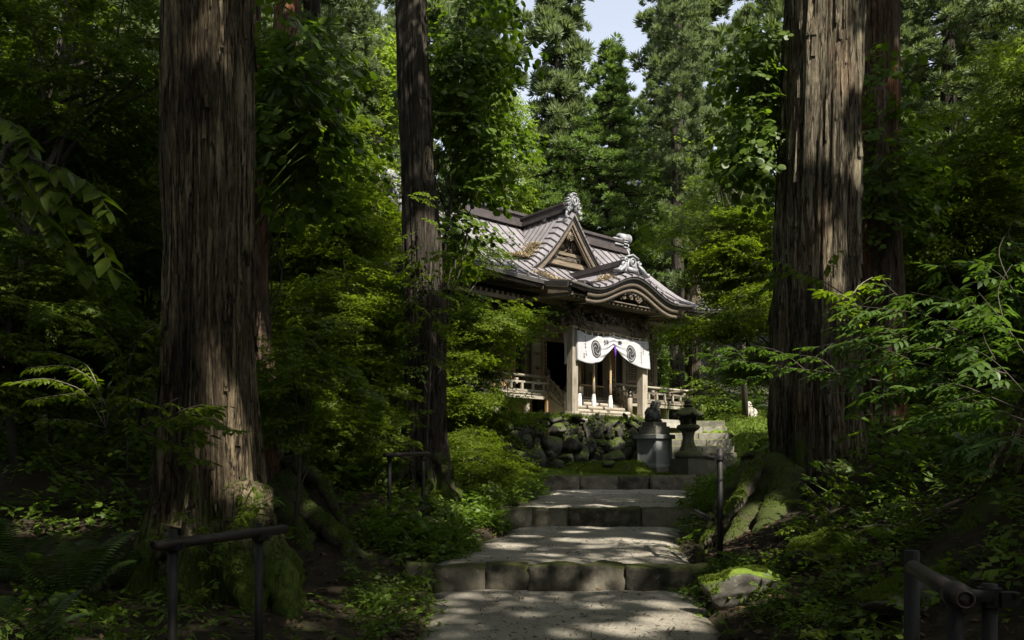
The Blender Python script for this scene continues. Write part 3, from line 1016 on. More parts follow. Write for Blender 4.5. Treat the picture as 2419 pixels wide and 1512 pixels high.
def ban_pt(u, v, off=0.0):
    """u 0..1 across the front, v 0..1 down; draped cloth with a gathered middle"""
    x = -1.66 + u * 3.40
    sag = (0.10 * math.sin(math.pi * u / .478) if u < .478 else 0.06 * math.sin(math.pi * (u - .478) / .522))
    top = 2.74 - sag - (.02 if u < .478 else .06 * (u - .478))
    d = abs(u - .478)
    ln = 0.93 - 0.55 * math.exp(-(d / (.14 if u < .478 else .20)) ** 1.3)
    if u < .2: ln += .02
    if u > .8: ln += .05 * (u - .8) / .2
    z = top - v * ln
    g = math.exp(-(d / .22) ** 2)
    y = -.20 - .05 * v - .014 * math.sin(31 * u + 2 * v) * (1 - v * .5) - .040 * v * math.sin(2 * math.pi * (v * 3.2 + d * 5)) * g - .012 * math.sin(17 * u + 4 * v) * v
    x += .03 * v * math.sin(9 * u)
    return (x, y - off, z)


NU, NV = 72, 22
V = [ban_pt(i / NU, j / NV) for i in range(NU + 1) for j in range(NV + 1)]
Fq = [(i * (NV + 1) + j, i * (NV + 1) + j + 1, (i + 1) * (NV + 1) + j + 1, (i + 1) * (NV + 1) + j) for i in range(NU) for j in range(NV)]
mb = MB(); mb.add(V, Fq)
# left return round the column
V2 = []
for i in range(9):
    for j in range(NV + 1):
        p = ban_pt(0, j / NV)
        s_ = i / 8
        V2.append((p[0] - .05 * s_ + .03 * math.sin(6 * s_) * (j / NV), p[1] + .55 * s_, p[2] - .02 * s_ - .07 * s_ * (j / NV) + (-.03 if j == 0 else 0) * s_))
mb.add(V2, [(i * (NV + 1) + j, i * (NV + 1) + j + 1, (i + 1) * (NV + 1) + j + 1, (i + 1) * (NV + 1) + j) for i in range(8) for j in range(NV)])
cloth = mb.mesh('cloth', M['cloth'], True, False)
co = obj('cloth', cloth, ban)
md = co.modifiers.new('thick', 'SOLIDIFY'); md.thickness = .008; md.offset = 0
for u in list(np.linspace(.04, .44, 6)) + list(np.linspace(.495, .96, 6)):
    p = ban_pt(u, 0)
    MB().box((p[0], p[1] + .004, p[2] + .04), (.055, .01, .11)).build('hanging_loop', M['cloth'], ban)
MB().tube([(-1.95, -.19, 2.80), (-.9, -.2, 2.76), (0, -.2, 2.79), (.9, -.2, 2.74), (1.95, -.19, 2.76)], .012, 6).build('hanging_rod', M['rope'], ban)


def on_cloth(x, z, off):
    """flat print coordinates (metres across, metres down from the hem) laid on the cloth"""
    u = x / 3.74
    d = abs(u - .478)
    ln = 0.93 - 0.55 * math.exp(-(d / (.14 if u < .478 else .20)) ** 1.3)
    return ban_pt(u, min(1, max(0, z / ln)), off)


def print_mesh(name, polys, parent, off=.010, mat='ink'):
    mb = MB()
    for vs, fs in polys:
        mb.add([on_cloth(x, z, off) for x, z in vs], fs)
    return obj(name, mb.mesh(name, M[mat], False, False), parent)


def disc(cx, cz, rx, rz, n=36, r0=0.0, wob=0.0):
    vs, fs = [], []
    rings = 6
    for i in range(rings + 1):
        q = r0 + (1 - r0) * i / rings
        for k in range(n):
            a = 2 * math.pi * k / n
            w = 1 + wob * math.sin(3 * a + 1)
            vs.append((cx + rx * q * w * math.cos(a), cz - rz * q * w * math.sin(a)))
    for i in range(rings):
        for k in range(n):
            fs.append((i * n + k, i * n + (k + 1) % n, (i + 1) * n + (k + 1) % n, (i + 1) * n + k))
    return vs, fs


def comma(cx, cz, rx, rz, a0):
    """one of the three curling commas: white gap swirl between black heads"""
    outer, inner = [], []
    for i in range(15):
        t = i / 14
        a = a0 + 2.6 * t
        r = 0.10 + 0.80 * t ** .7
        w = 0.032 * math.sin(math.pi * min(1, t * 1.0)) ** .6 * (1 - .45 * t) + .012
        outer.append((cx + rx * (r + w) * math.cos(a), cz - rz * (r + w) * math.sin(a)))
        inner.append((cx + rx * max(0, r - w) * math.cos(a), cz - rz * max(0, r - w) * math.sin(a)))
    vs = outer + inner
    return vs, [(i, i + 1, 15 + i + 1, 15 + i) for i in range(14)]


for cx, cz, wob in ((.90, .42, .04), (2.72, .46, .025)):
    rx, rz = .25, .285
    print_mesh('crest_disc', [disc(cx, cz, rx, rz, wob=wob)], ban, .010)
    print_mesh('crest_ring', [disc(cx, cz, rx * .82, rz * .82, r0=.93, wob=wob)], ban, .015, 'cloth')
    print_mesh('crest_swirl', [comma(cx, cz, rx * .80, rz * .80, a) for a in (1.2, 1.2 + 2.094, 1.2 + 4.189)], ban, .018, 'cloth')


def letter(ch, x, z, size, bold=0.0, sx=1.0):
    c = bpy.data.curves.new('lettering', 'FONT'); c.body = ch; c.size = 1.0; c.offset = bold; c.resolution_u = 2
    t = bpy.data.objects.new('lettering', c); COL.objects.link(t)
    dg = bpy.context.evaluated_depsgraph_get()
    me = t.evaluated_get(dg).to_mesh()
    vs = [tuple(v.co) for v in me.vertices]; fs = [tuple(p.vertices) for p in me.polygons]
    bpy.data.objects.remove(t)
    if not vs: return None
    a = np.array(vs); lo, hi = a.min(0), a.max(0); s = size / max(hi[1] - lo[1], hi[0] - lo[0], .01)
    cx, cy = (lo[0] + hi[0]) / 2, (lo[1] + hi[1]) / 2
    return print_mesh('lettering', [([(x + (v[0] - cx) * s * sx, z - (v[1] - cy) * s) for v in vs], fs)], ban, .012)


letter('納', 1.42, .20, .22, .02)
letter('奉', 2.16, .22, .22, .02)
for k, ch in enumerate('令和五年'): letter(ch, .38, .12 + k * .105, .075, .012)
for k, ch in enumerate('八月'): letter(ch, .40, .56 + k * .09, .07, .012)
for k, ch in enumerate('吉日'): letter(ch, .30, .66 + k * .09, .07, .012)
for k, ch in enumerate('奉納者氏子'): letter(ch, 3.42, .10 + k * .08, .06, .01)
for k, ch in enumerate('総代一同敬白世話人'): letter(ch, 3.28, .16 + k * .078, .058, .01)

ts = thing('purple_tassel', 'purple cord tassel gathering the middle of the white banner', 'tassel', SH(-.03, -.30, 2.32), TH)
MB().tube([(0, 0, .06), (0, 0, 0), (.01, 0, -.12), (0, 0, -.34)], [.015, .034, .038, .03], 10).build('tassel_skirt', M['purple'], ts, True)
MB().ell((0, 0, .03), (.035, .035, .03)).build('tassel_knot', M['purple'], ts, True)

rope_lab = {-1.0: ('twisted bell rope hanging close beside the left porch column', .35), -.48: ('twisted bell rope hanging under the left half of the banner', .22), .31: ('twisted bell rope hanging just right of the purple tassel', .22)}
for x, (lb, y) in rope_lab.items():
    r = thing('bell_rope', lb, 'rope', SH(x, y, 0), TH, 'bell ropes hanging in the porch')
    m = MB()
    for ph in (0, 2.094, 4.189):
        pts = [(.022 * math.cos(ph + z * 24), .022 * math.sin(ph + z * 24), z) for z in np.linspace(1.18, 3.0, 60)]
        m.tube(pts, .024, 5)
    m.build('twisted_cord', M['rope'], r, True)
    MB().lathe([(.045, .82), (.05, 1.0), (.048, 1.18), (.03, 1.2)], 12).build('rope_sleeve', M['aged_v'], r, True)
    m = MB()
    for k in range(14):
        a = k * 2.4
        m.tube([(.03 * math.cos(a), .03 * math.sin(a), .84), (.055 * math.cos(a), .055 * math.sin(a), .6), (.06 * math.cos(a), .06 * math.sin(a), .42)], [.014, .018, .012], 4)
    m.build('rope_fringe', M['paper'], r)

# offering box with notice, hanging lantern and altar stand inside
ob = thing('offering_box', 'slatted wooden offering box at the top of the shrine stairs', 'offering box', SH(.55, 1.75, DZ + .03), TH)
MB().box((0, 0, .16), (1.5, .4, .30)).build('box_body', M['dark_v'], ob)
MB().bar((-.85, -.22, .42), (.85, -.22, .42), .06, .06).build('box_rail', M['tan_x'], ob)
sl = MB().box((0, -.22, .2), (.035, .03, .38)).mesh('box_slat', M['aged_v'])
for k in range(13): obj('box_slat', sl, ob, loc=(-.78 + k * .13, 0, 0))
nt_ = thing('paper_notice', 'white paper notice on the front of the offering box', 'notice', SH(.12, 1.46, DZ + .05), TH)
MB().box((0, 0, .18), (.32, .015, .30)).build('paper_sheet', M['paper'], nt_)
lt = thing('hanging_lantern', 'small square hanging lantern inside the dark shrine doorway', 'lantern', SH(-.35, 3.6, 2.2), TH)
f = MB()
for x in (-.12, .12):
    for y in (-.12, .12): f.box((x, y, 0), (.02, .02, .26))
for z in (-.13, .13):
    f.box((0, -.12, z), (.26, .02, .02)); f.box((0, .12, z), (.26, .02, .02)); f.box((-.12, 0, z), (.02, .22, .02)); f.box((.12, 0, z), (.02, .22, .02))
f.build('lantern_frame', M['bronze'], lt)
MB().box((0, 0, 0), (.22, .22, .24)).build('lantern_paper', M['paper'], lt)
MB().tube([(0, 0, .13), (0, 0, 1.4)], .008, 5).build('lantern_chain', M['bronze'], lt)
st = thing('altar_stand', 'small wooden stand with folded white papers inside the doorway', 'stand', SH(-.45, 2.75, DZ + .02), TH)
MB().box((0, 0, .50), (.75, .35, .04)).build('stand_top', M['tan_x'], st)
for x in (-.3, .3): MB().box((x, 0, .24), (.05, .3, .48)).build('stand_leg', M['tan_v'], st)
MB().box((-.12, 0, .63), (.42, .12, .22)).build('stand_box', M['tan_x'], st)
for x in (-.22, -.02): MB().box((x, -.08, .63), (.13, .01, .18)).build('paper_slip', M['paper'], st)

# dry fallen leaves heaped in the roof valleys
def litter(name, pts, n, spread, mat, label, size=.06, parent=None):
    g = np.random.default_rng(len(pts) + n)
    P = np.array(pts)
    idx = g.integers(0, len(P) - 1, n); t = g.random((n, 1))
    c = P[idx] * (1 - t) + P[idx + 1] * t + g.normal(0, 1, (n, 3)) * spread
    a = g.uniform(0, 6.28, n); el = g.normal(0, .5, n)
    d = np.stack([np.cos(a) * np.cos(el), np.sin(a) * np.cos(el), np.sin(el)], 1) * size * g.uniform(.6, 1.8, (n, 1))
    sd = np.stack([-np.sin(a), np.cos(a), g.normal(0, .5, n)], 1) * size * .22
    Vv = np.stack([c - d, c + sd, c + d, c - sd], 1).reshape(-1, 3)
    return mesh_np(name, Vv, np.arange(n * 4).reshape(-1, 4), mat)


M['dryleaf'] = leaf_mat('dry_leaves', (0.13, 0.10, 0.055), (0.34, 0.285, 0.185), 0.15, 0.8, (1, .9, .6), 3.0)
heap = []
for q in np.linspace(.45, 1.0, 12):
    heap.append((-CB * q - .05, CYF + .75 - .3 * q + .0, max(cz_(q), hz(1 - (CYF + .75 - .3 * q) / YR)) + .03))
l1 = tag(obj('roof_litter', litter('roof_litter', heap, 2600, (.17, .17, .035), M['dryleaf'], ''), None, loc=O, rot=(0, 0, TH)), 'heap of dry brown leaves in the roof valley beside the front gable', 'fallen leaves', kind='stuff')
heap2 = [(-2.1 + q * .09, 1.2 - q * .17, hz(1 - (1.2 - q * .17) / YR) + .04) for q in range(13)] + [(-1.05 + q * .07, -.85 + q * .03, max(4.0, kz(-1.05 + q * .07) + .05)) for q in range(9)]
l2 = tag(obj('roof_litter', litter('roof_litter', heap2, 3000, (.16, .13, .035), M['dryleaf'], ''), None, loc=O, rot=(0, 0, TH)), 'band of dry leaves and twigs caught on the porch roof left of its ridge', 'fallen leaves', kind='stuff')
# ------------------------------------------------------------------ ground, path, steps, walls
PY = np.array([0.0, 6.15, 8.5, 10.5, 13.5, 16.0, 22.5, 24.5])
PC = np.array([0.55, 0.47, 0.52, 0.80, 1.40, 1.95, 3.05, 3.6])
PH = np.array([1.15, 1.20, 1.45, 1.45, 1.56, 1.75, 2.10, 2.1])
STEPS = ((8.5, 0.0, 0.25), (13.5, 0.30, 0.60), (22.5, 0.66, 1.06))


def path_z(y):
    y = np.asarray(y, dtype=float)
    z = np.where(y < 8.5, 0.0, np.where(y < 13.5, 0.25 + (y - 8.5) * 0.01, np.where(y < 22.5, 0.60 + (y - 13.5) * 0.0067, 1.06)))
    return z


def smooth_z(y):
    return np.interp(y, [0, 6, 8.1, 9.2, 13.1, 14.2, 21.8, 23.2], [0.0, 0.0, 0.03, 0.25, 0.32, 0.6, 0.70, 1.1])


def fbm(x, y, seed=0, oct=4, sc=1.0):
    g = np.random.default_rng(seed)
    out = np.zeros_like(x, dtype=float); a = 1.0
    for o in range(oct):
        for _ in range(4):
            th = g.uniform(0, 6.28); ph = g.uniform(0, 6.28); f = sc * (2 ** o) * g.uniform(.7, 1.4)
            out += a * .35 * np.sin((x * math.cos(th) + y * math.sin(th)) * f + ph)
        a *= .5
    return out


WA, WB = np.array([-1.3, 21.6]), np.array([4.05, 24.55])
WDIR = (WB - WA) / np.linalg.norm(WB - WA)
WN = np.array([-WDIR[1], WDIR[0]])


def terrain(x, y):
    x = np.asarray(x, dtype=float); y = np.asarray(y, dtype=float)
    c = np.interp(y, PY, PC); h = np.interp(y, PY, PH)
    zp = smooth_z(y)
    dl = (c - h) - x
    dr = x - (c + h)
    nz = fbm(x, y, 3, 4, .9) * .07
    lz = zp + (.14 + .41 * sm(8.5, 11.5, y)) * sm(0, 2.0, dl) + .10 * np.maximum(dl - 1.5, 0) * (.4 + .6 * sm(8, 11, y)) + .012 * np.maximum(dl - 4, 0) ** 1.4
    rz = zp + 1.05 * sm(0, 2.4, dr) + .26 * np.maximum(dr - 1.8, 0)
    bank = np.where(dl > 0, lz, np.where(dr > 0, rz, path_z(y - .32) - .09))
    bank = bank + nz * sm(0, .5, np.maximum(dl, dr))
    # mossy apron above the top step, up to the wall
    s = (x - WA[0]) * WN[0] + (y - WA[1]) * WN[1]
    apron = 1.06 + .30 * sm(22.45, 23.6, y + .25 * (3.0 - x)) + nz * .8
    stair = np.clip(1.08 + (y - 24.1) * .50, 1.08, 2.85)
    top = np.where(x > 4.0, 0, sm(.25, .75, s)) * 1.0
    front = np.where(y > 22.5, np.where(dr < 0, np.where(dl < 0, apron, np.maximum(lz, apron)), bank), bank)
    pl = front * (1 - top) + (G - .06) * top
    k = sm(3.9, 4.3, x) * sm(22.6, 23.0, y) * (1 - sm(6.9, 7.6, x))
    pl = pl * (1 - k) + (stair - .12) * k
    # right of the stairs, a mossy rocky slope up to the terrace
    kr = sm(6.9, 7.7, x) * sm(21.5, 23.5, y)
    slope = np.clip(1.55 + (y - 23.5) * .34 + (x - 7) * .10, 1.3, 2.95) + nz * 1.6
    pl = pl * (1 - kr) + slope * kr
    # terrace behind and wooded slope beyond
    far = G + .30 * np.maximum(y - 38, 0) + .012 * np.maximum(np.abs(x - 3) - 10, 0) ** 2 * sm(20, 34, y) + nz * 3
    kf = sm(25.5, 29, y)
    pl = np.where(s > .3, pl * (1 - kf) + far * kf, pl * (1 - kf) + far * kf)
    return pl


def tz(x, y):
    return float(terrain(np.array([x]), np.array([y]))[0])


def grid_mesh(name, X, Y, Z, mat, smooth=True):
    ni, nj = X.shape
    V = np.stack([X, Y, Z], -1).reshape(-1, 3)
    i, j = np.meshgrid(np.arange(ni - 1), np.arange(nj - 1), indexing='ij')
    a = (i * nj + j).ravel()
    Q = np.stack([a, a + nj, a + nj + 1, a + 1], 1)
    return mesh_np(name, V, Q, mat, smooth)


def ground_mat():
    m, nt, b = base_mat('forest_floor')
    v = coords(nt)
    n1 = noise(nt, v, .9, 8, .65); n2 = noise(nt, v, 7, 8, .7); n3 = noise(nt, v, 45, 4, .7)
    soil = ramp(nt, mth(nt, 'ADD', mth(nt, 'MULTIPLY', n2, .6), mth(nt, 'MULTIPLY', n3, .4)), [(.3, (.014, .010, .007)), (.55, (.038, .031, .020)), (.75, (.085, .068, .043))])
    mossc = ramp(nt, n3, [(.3, (.024, .042, .006)), (.7, (.10, .15, .018))])
    s = nd(nt, 'ShaderNodeSeparateXYZ'); tc = nd(nt, 'ShaderNodeTexCoord'); nt.links.new(tc.outputs['Object'], s.inputs[0])
    far = sm_node(nt, s.outputs['Y'], 19.5, 22.0)
    k = mth(nt, 'ADD', mth(nt, 'ADD', mth(nt, 'MULTIPLY', n1, .7), mth(nt, 'MULTIPLY', n2, .45)), mth(nt, 'MULTIPLY', far, .22))
    nt.links.new(mixc(nt, sm_node(nt, k, .62, .74), soil, mossc), b.inputs['Base Color'])
    b.inputs['Roughness'].default_value = .95
    b.inputs['Specular IOR Level'].default_value = .1
    bump(nt, b, mth(nt, 'ADD', n2, mth(nt, 'MULTIPLY', n3, .6)), .9, .04)
    return m


M['ground'] = ground_mat()
X, Y = np.meshgrid(np.linspace(-13, 15, 281), np.concatenate([np.linspace(-3, 30, 331), np.linspace(30.4, 44, 35)]), indexing='ij')
tag(obj('ground', grid_mesh('ground', X, Y, terrain(X, Y) + fbm(X, Y, 9, 3, 6) * .012, M['ground'])), kind='structure')
X, Y = np.meshgrid(np.linspace(-140, 140, 141), np.linspace(-60, 160, 111), indexing='ij')
Z = terrain(X, np.maximum(Y, 0)) - .25
inside = (X > -12.5) & (X < 14.5) & (Y > -2.5) & (Y < 43.5)
Z = np.where(inside, Z - 1.5, Z)
Z = np.minimum(Z, 40)
M['hill'] = flat_mat('leafy_hillside', (.022, .026, .010), .95, 0, .6, 1.5, .5)
tag(obj('hillside', grid_mesh('hillside', X, Y, Z, M['hill'])), kind='structure')


# path terraces: trodden grit with a fine uneven surface
def path_mat():
    m, nt, b = base_mat('trodden_grit')
    v = coords(nt)
    n1 = noise(nt, v, 1.1, 8, .6); n2 = noise(nt, v, 38, 6, .75); n3 = noise(nt, v, 160, 2, .6)
    c = ramp(nt, mth(nt, 'ADD', mth(nt, 'MULTIPLY', n1, .45), mth(nt, 'MULTIPLY', n2, .55)), [(.33, (.135, .122, .096)), (.5, (.29, .266, .216)), (.68, (.42, .392, .33))])
    c = mixc(nt, sm_node(nt, n3, .62, .72), c, (.09, .08, .065))
    wet = noise(nt, v, .55, 5, .6)
    c = mixc(nt, sm_node(nt, wet, .52, .70), c, (.105, .098, .076))
    ed = nd(nt, 'ShaderNodeAttribute', attribute_name='worn_edge').outputs['Fac']
    ek = mth(nt, 'ADD', ed, mth(nt, 'MULTIPLY', mth(nt, 'SUBTRACT', noise(nt, v, 3.0, 7, .7), .5), .9))
    c = mixc(nt, sm_node(nt, ek, .72, 1.0), c, ramp(nt, n2, [(.35, (.018, .015, .009)), (.65, (.055, .052, .026))]))
    peb = nd(nt, 'ShaderNodeTexVoronoi'); peb.inputs['Scale'].default_value = 42; nt.links.new(v, peb.inputs['Vector'])
    pk = sm_node(nt, peb.outputs['Distance'], .30, .12)
    c = mixc(nt, mth(nt, 'MULTIPLY', pk, .45), c, peb.outputs['Color'], 'SOFT_LIGHT')
    nt.links.new(c, b.inputs['Base Color'])
    b.inputs['Roughness'].default_value = .95
    b.inputs['Specular IOR Level'].default_value = .15
    bump(nt, b, mth(nt, 'ADD', n2, mth(nt, 'ADD', mth(nt, 'MULTIPLY', n3, .5), mth(nt, 'ADD', mth(nt, 'MULTIPLY', n1, 1.5), mth(nt, 'MULTIPLY', pk, .5)))), .9, .02)
    return m


M['path'] = path_mat()
for y0, y1 in ((-2.5, 8.44), (8.62, 13.44), (13.62, 22.44)):
    ny = int((y1 - y0) / .07); nx = 60
    yy = np.linspace(y0, y1, ny)[:, None] * np.ones((1, nx)); u = np.linspace(-1, 1, nx)[None, :]
    c = np.interp(yy, PY, PC); h = np.interp(yy, PY, PH)
    wob = 1 + .07 * fbm(yy * 1.7, u * .4 + 3, 5, 3, 1.3)
    xx = c + (h * wob + .12) * u
    zz = path_z(np.clip(yy, y0 + .1, y1 - .02)) + fbm(xx, yy, 6, 4, 1.6) * .022 + fbm(xx, yy, 8, 3, 14) * .005 - .05 * sm(.22, 0, yy - y0) * (y0 > 0) - .16 * np.abs(u) ** 10 - .02 * np.abs(u) ** 3
    pm = grid_mesh('path', xx, yy, zz, M['path'])
    at = pm.attributes.new('worn_edge', 'FLOAT', 'POINT')
    at.data.foreach_set('value', (np.abs(u) * np.ones_like(yy)).ravel().astype(np.float32))
    tag(obj('path', pm), kind='structure')


# rough stone blocks
def rock_mesh(name, seed, mat, sub=2, rough=.22, squash=.8, cut=True):
    g = np.random.default_rng(seed)
    bm = bmesh.new()
    bmesh.ops.create_icosphere(bm, subdivisions=sub, radius=.5)
    off = Vector(g.uniform(-50, 50, 3))
    planes = [(Vector(g.normal(0, 1, 3)).normalized(), g.uniform(.22, .40)) for _ in range(10)] if cut else []
    for v in bm.verts:
        p = v.co.copy()
        for nrm, dd in planes:
            q = p.dot(nrm)
            if q > dd: p -= nrm * (q - dd) * .96
        p *= 1 + rough * (mnoise.noise(p * 2.2 + off) + .45 * mnoise.noise(p * 5.5 + off))
        p.z *= squash
        v.co = p
    me = bpy.data.meshes.new(name); bm.to_mesh(me); bm.free()
    me.materials.append(mat)
    me.polygons.foreach_set('use_smooth', [True] * len(me.polygons))
    return me


def block_mesh(L, H, D, seed, mat):
    """roughly squared kerb block, worn and chipped"""
    nx, ny, nz = max(6, int(L / .09)), 5, 6
    bm = bmesh.new()
    bmesh.ops.create_grid(bm, x_segments=1, y_segments=1, size=.5)
    bm.clear()
    bmesh.ops.create_cube(bm, size=1.0)
    bmesh.ops.subdivide_edges(bm, edges=[e for e in bm.edges if abs(e.verts[0].co.x - e.verts[1].co.x) > .5], cuts=nx, use_grid_fill=True)
    bmesh.ops.subdivide_edges(bm, edges=[e for e in bm.edges if abs(e.verts[0].co.y - e.verts[1].co.y) > .5], cuts=ny, use_grid_fill=True)
    bmesh.ops.subdivide_edges(bm, edges=[e for e in bm.edges if abs(e.verts[0].co.z - e.verts[1].co.z) > .5], cuts=nz, use_grid_fill=True)
    off = Vector((seed * 7.3, seed * 1.7, 3.1)); gg = np.random.default_rng(seed)
    tl = gg.uniform(-.10, .10); pr = gg.uniform(-.03, .03)
    for v in bm.verts:
        p = v.co.copy()
        # rounded corners
        for (ax, ay, sx, sy) in ((1, 2, D, H),):
            a, b_ = abs(p[ax]) * sx, abs(p[ay]) * sy
            r = .035
            ea, eb = sx / 2 - a, sy / 2 - b_
            if ea < r and eb < r:
                k = 1 - .35 * (1 - ea / r) * (1 - eb / r) * r / max(.05, min(sx, sy))
                p[ax] *= k; p[ay] *= k
        q = Vector((p.x * L, p.y * D, p.z * H))
        if q.y < 0: q.y += pr + tl * q.x * .6 - .10 * (q.z / H + .5) * 0 + .09 * (q.z / H)
        n1 = mnoise.noise(q * 2.6 + off); n2 = mnoise.noise(q * 8 + off); n3 = mnoise.noise(q * 19 + off)
        q += Vector((n2 * .012, (n1 * .075 + n2 * .045 + n3 * .020), (n1 * .028 + n2 * .016 + n3 * .008)))
        v.co = q
    me = bpy.data.meshes.new('step_stone'); bm.to_mesh(me); bm.free()
    me.materials.append(mat)
    me.polygons.foreach_set('use_smooth', [True] * len(me.polygons))
    return me


STEP_LAB = ('nearest path step of pale chipped stone blocks lit by dappled sun', 'middle path step of dark stone blocks between two gravel terraces', 'farthest path step, a dark kerb below the mossy apron and stone lantern')
SPL = ((-1.15, -.82, -.28, .18, .72, 1.22, 2.15), (-.3, .35, .95, 2.2, 3.1), (.75, 1.9, 3.0, 3.9, 5.2))
sid = 0
for (ys, z0, z1), lab, sp in zip(STEPS, STEP_LAB, SPL):
    st_ = thing('path_step', lab, 'stone step', (0, ys, z0), 0)
    for a, b in zip(sp[:-1], sp[1:]):
        sid += 1
        dz = rng.uniform(-.012, .006)
        obj('step_stone', block_mesh(b - a - .001, z1 - z0 + .16, .30, sid, M['stepstone']), st_, loc=((a + b) / 2, .10 + rng.uniform(-.03, .03), (z1 - z0) / 2 - .07 + dz), rot=(0, 0, rng.uniform(-.025, .025)))

# ---- retaining wall of field stones
rocks = [rock_mesh('stone', 100 + k, M['wallstone'], 3, .20, .85) for k in range(9)]
rw = thing('stone_wall', 'dry stone retaining wall of dark mossy boulders below the shrine', 'stone wall', (WA[0], WA[1], 0), math.atan2(WDIR[1], WDIR[0]))
WL = float(np.linalg.norm(WB - WA))
# a bank of earth and small fill behind the stones
m = MB(); m.box((WL / 2, .29, 1.95), (WL + .6, .34, 1.5)); m.build('wall_core', M['ground'], rw)
g = np.random.default_rng(17)
rows = ((1.58, .50, .56), (1.98, .46, .50), (2.34, .40, .46), (2.62, .26, .40))
for ri, (zc, hh, ww) in enumerate(rows):
    x = -.25 + .2 * ri * .5
    while x < WL + .15:
        w = ww * g.uniform(.55, 1.55)
        h = hh * g.uniform(.95, 1.45)
        me = rocks[int(g.integers(0, 9))]
        base = tz(WA[0] + WDIR[0] * x, WA[1] + WDIR[1] * x)
        obj('stone', me, rw, loc=(x + w / 2, .02 + .13 * ri * .5 + g.uniform(-.10, .10), zc + g.uniform(-.06, .06)), rot=(g.uniform(-.4, .4), g.uniform(-.35, .35), g.uniform(0, 6.28)), scale=(w * 1.28, w * 1.15, h * 1.35))
        for _ in range(2):
            s_ = g.uniform(.14, .24)
            obj('stone', rocks[int(g.integers(0, 9))], rw, loc=(x + w + g.normal(0, .06), -.06 + .07 * ri, zc + hh * .45 * g.choice([-1, 1]) + g.normal(0, .05)), rot=tuple(g.uniform(0, 6, 3)), scale=(s_ * 1.3, s_, s_))
        x += w
# grass fringe along the wall top is added with the plants

# ---- boulders lying on the moss
BOULD = [  # display x, y of the foot, depth, size, label
    (1300, 1128, 22.9, .62, 'dark low boulder at the left end of the farthest path step'),
    (1268, 1118, 23.0, .40, 'small dark rock left of the low boulder beside the top step'),
    (1322, 1106, 23.3, .34, 'rounded dark rock on moss just above the top step'),
    (1432, 1098, 23.2, .52, 'pointed dark rock in the middle of the moss slope'),
    (1395, 1082, 23.6, .36, 'dark rock half sunk in moss under the wall'),
    (1478, 1098, 23.1, .34, 'small flat dark rock left of the lion-dog pedestal'),
    (1450, 1062, 24.0, .74, 'broad moss covered boulder at the foot of the wall'),
    (1345, 1068, 23.5, .40, 'mossy stone fallen from the left part of the wall'),
    (1245, 1085, 22.6, .55, 'mossy rock under the maple leaves at the wall foot'),
    (1690, 1046, 26.6, .70, 'pale mossy rock on the sunny slope right of the lantern'),
    (1722, 1052, 26.4, .55, 'pale rock below the far lion-dog on the sunny slope'),
    (1665, 1040, 26.8, .45, 'pale rock beside the stone stairs on the sunny slope'),
]
for k, (px, py, d, s_, lab) in enumerate(BOULD):
    p = W(px, py, d)
    zg = tz(p[0], p[1])
    o = obj('rock', rock_mesh('rock', 300 + k, M['wallstone'] if k not in (6, 7, 8, 9, 10, 11) else M['boulder'], 3, .24, .62), None, loc=(p[0], p[1], zg + s_ * .12), rot=(0, 0, k * 1.7), scale=(s_ * 1.3, s_, s_))
    tag(o, lab, 'rock')
o = obj('boulder', rock_mesh('boulder', 411, M['boulder'], 4, .30, .62, True), None, loc=(2.05, 7.15, tz(2.05, 7.15) + .10), rot=(0, 0, .4), scale=(.84, .66, .86))
tag(o, 'rounded boulder with bright green moss on top beside the right path edge', 'boulder')
o = obj('boulder', rock_mesh('boulder', 412, M['boulder'], 4, .3, .55, True), None, loc=(2.86, 7.3, tz(2.86, 7.3) + .05), rot=(0, 0, 1.4), scale=(.75, .6, .8))
tag(o, 'low mossy boulder right behind the bright green boulder', 'boulder')
o = obj('boulder', rock_mesh('boulder', 413, M['oldstone'], 4, .22, .7), None, loc=(2.62, 5.2, tz(2.62, 5.2) + .05), rot=(0, 0, 2.4), scale=(.7, .6, .6))
tag(o, 'white speckled grey rock at the bottom edge left of the near pipe rail', 'boulder')

# ---- stone stairs right of the lantern
ss = thing('stone_stairs', 'pale mossy stone stairs climbing behind the stone lantern', 'stairs', (5.45, 24.0, 1.08), R(-6))
for k in range(8):
    w = 2.9
    nb = 3
    ofs = [0, .95, 1.9, w] if k % 2 else [0, 1.3, 2.1, w]
    for a, b in zip(ofs[:-1], ofs[1:]):
        m = MB().box(((a + b) / 2 - w / 2, .22 + k * .46, .11 + k * .225 - .06), (b - a - .012, .52, .225 + .10))
        o = m.build('stair_block', M['stairstone'], ss)
        bv = o.modifiers.new('worn', 'BEVEL'); bv.width = .02; bv.segments = 2


# ------------------------------------------------------------------ stone lantern, lion-dogs, rails
sl_ = thing('stone_lantern', 'old mossy stone lantern with upturned roof standing beside the stairs', 'stone lantern', W(1625, 1112, 23.4), R(33))
sl_.location.z = 1.10
m = MB(); m.box((0, 0, .10), (.82, .82, .21)); o = m.build('base_block', M['lanternstone'], sl_)
m = MB(); m.box((0, 0, .325), (.70, .70, .24)); m.build('base_block', M['lanternstone'], sl_)
MB().lathe([(.36, .445), (.40, .47), (.40, .54), (.385, .60), (.30, .655), (.26, .665)], 24).build('lotus_stone', M['lanternstone'], sl_, True)
MB().lathe([(.25, .66), (.25, .74), (.225, .78), (.185, .88), (.165, 1.0), (.165, 1.1), (.19, 1.2), (.205, 1.24)], 6, .3).build('shaft', M['lanternstone'], sl_)
MB().lathe([(.20, 1.235), (.28, 1.28), (.335, 1.34), (.34, 1.385), (.30, 1.43), (.24, 1.44)], 24).build('platform_ring', M['lanternstone'], sl_, True)
fb = MB()
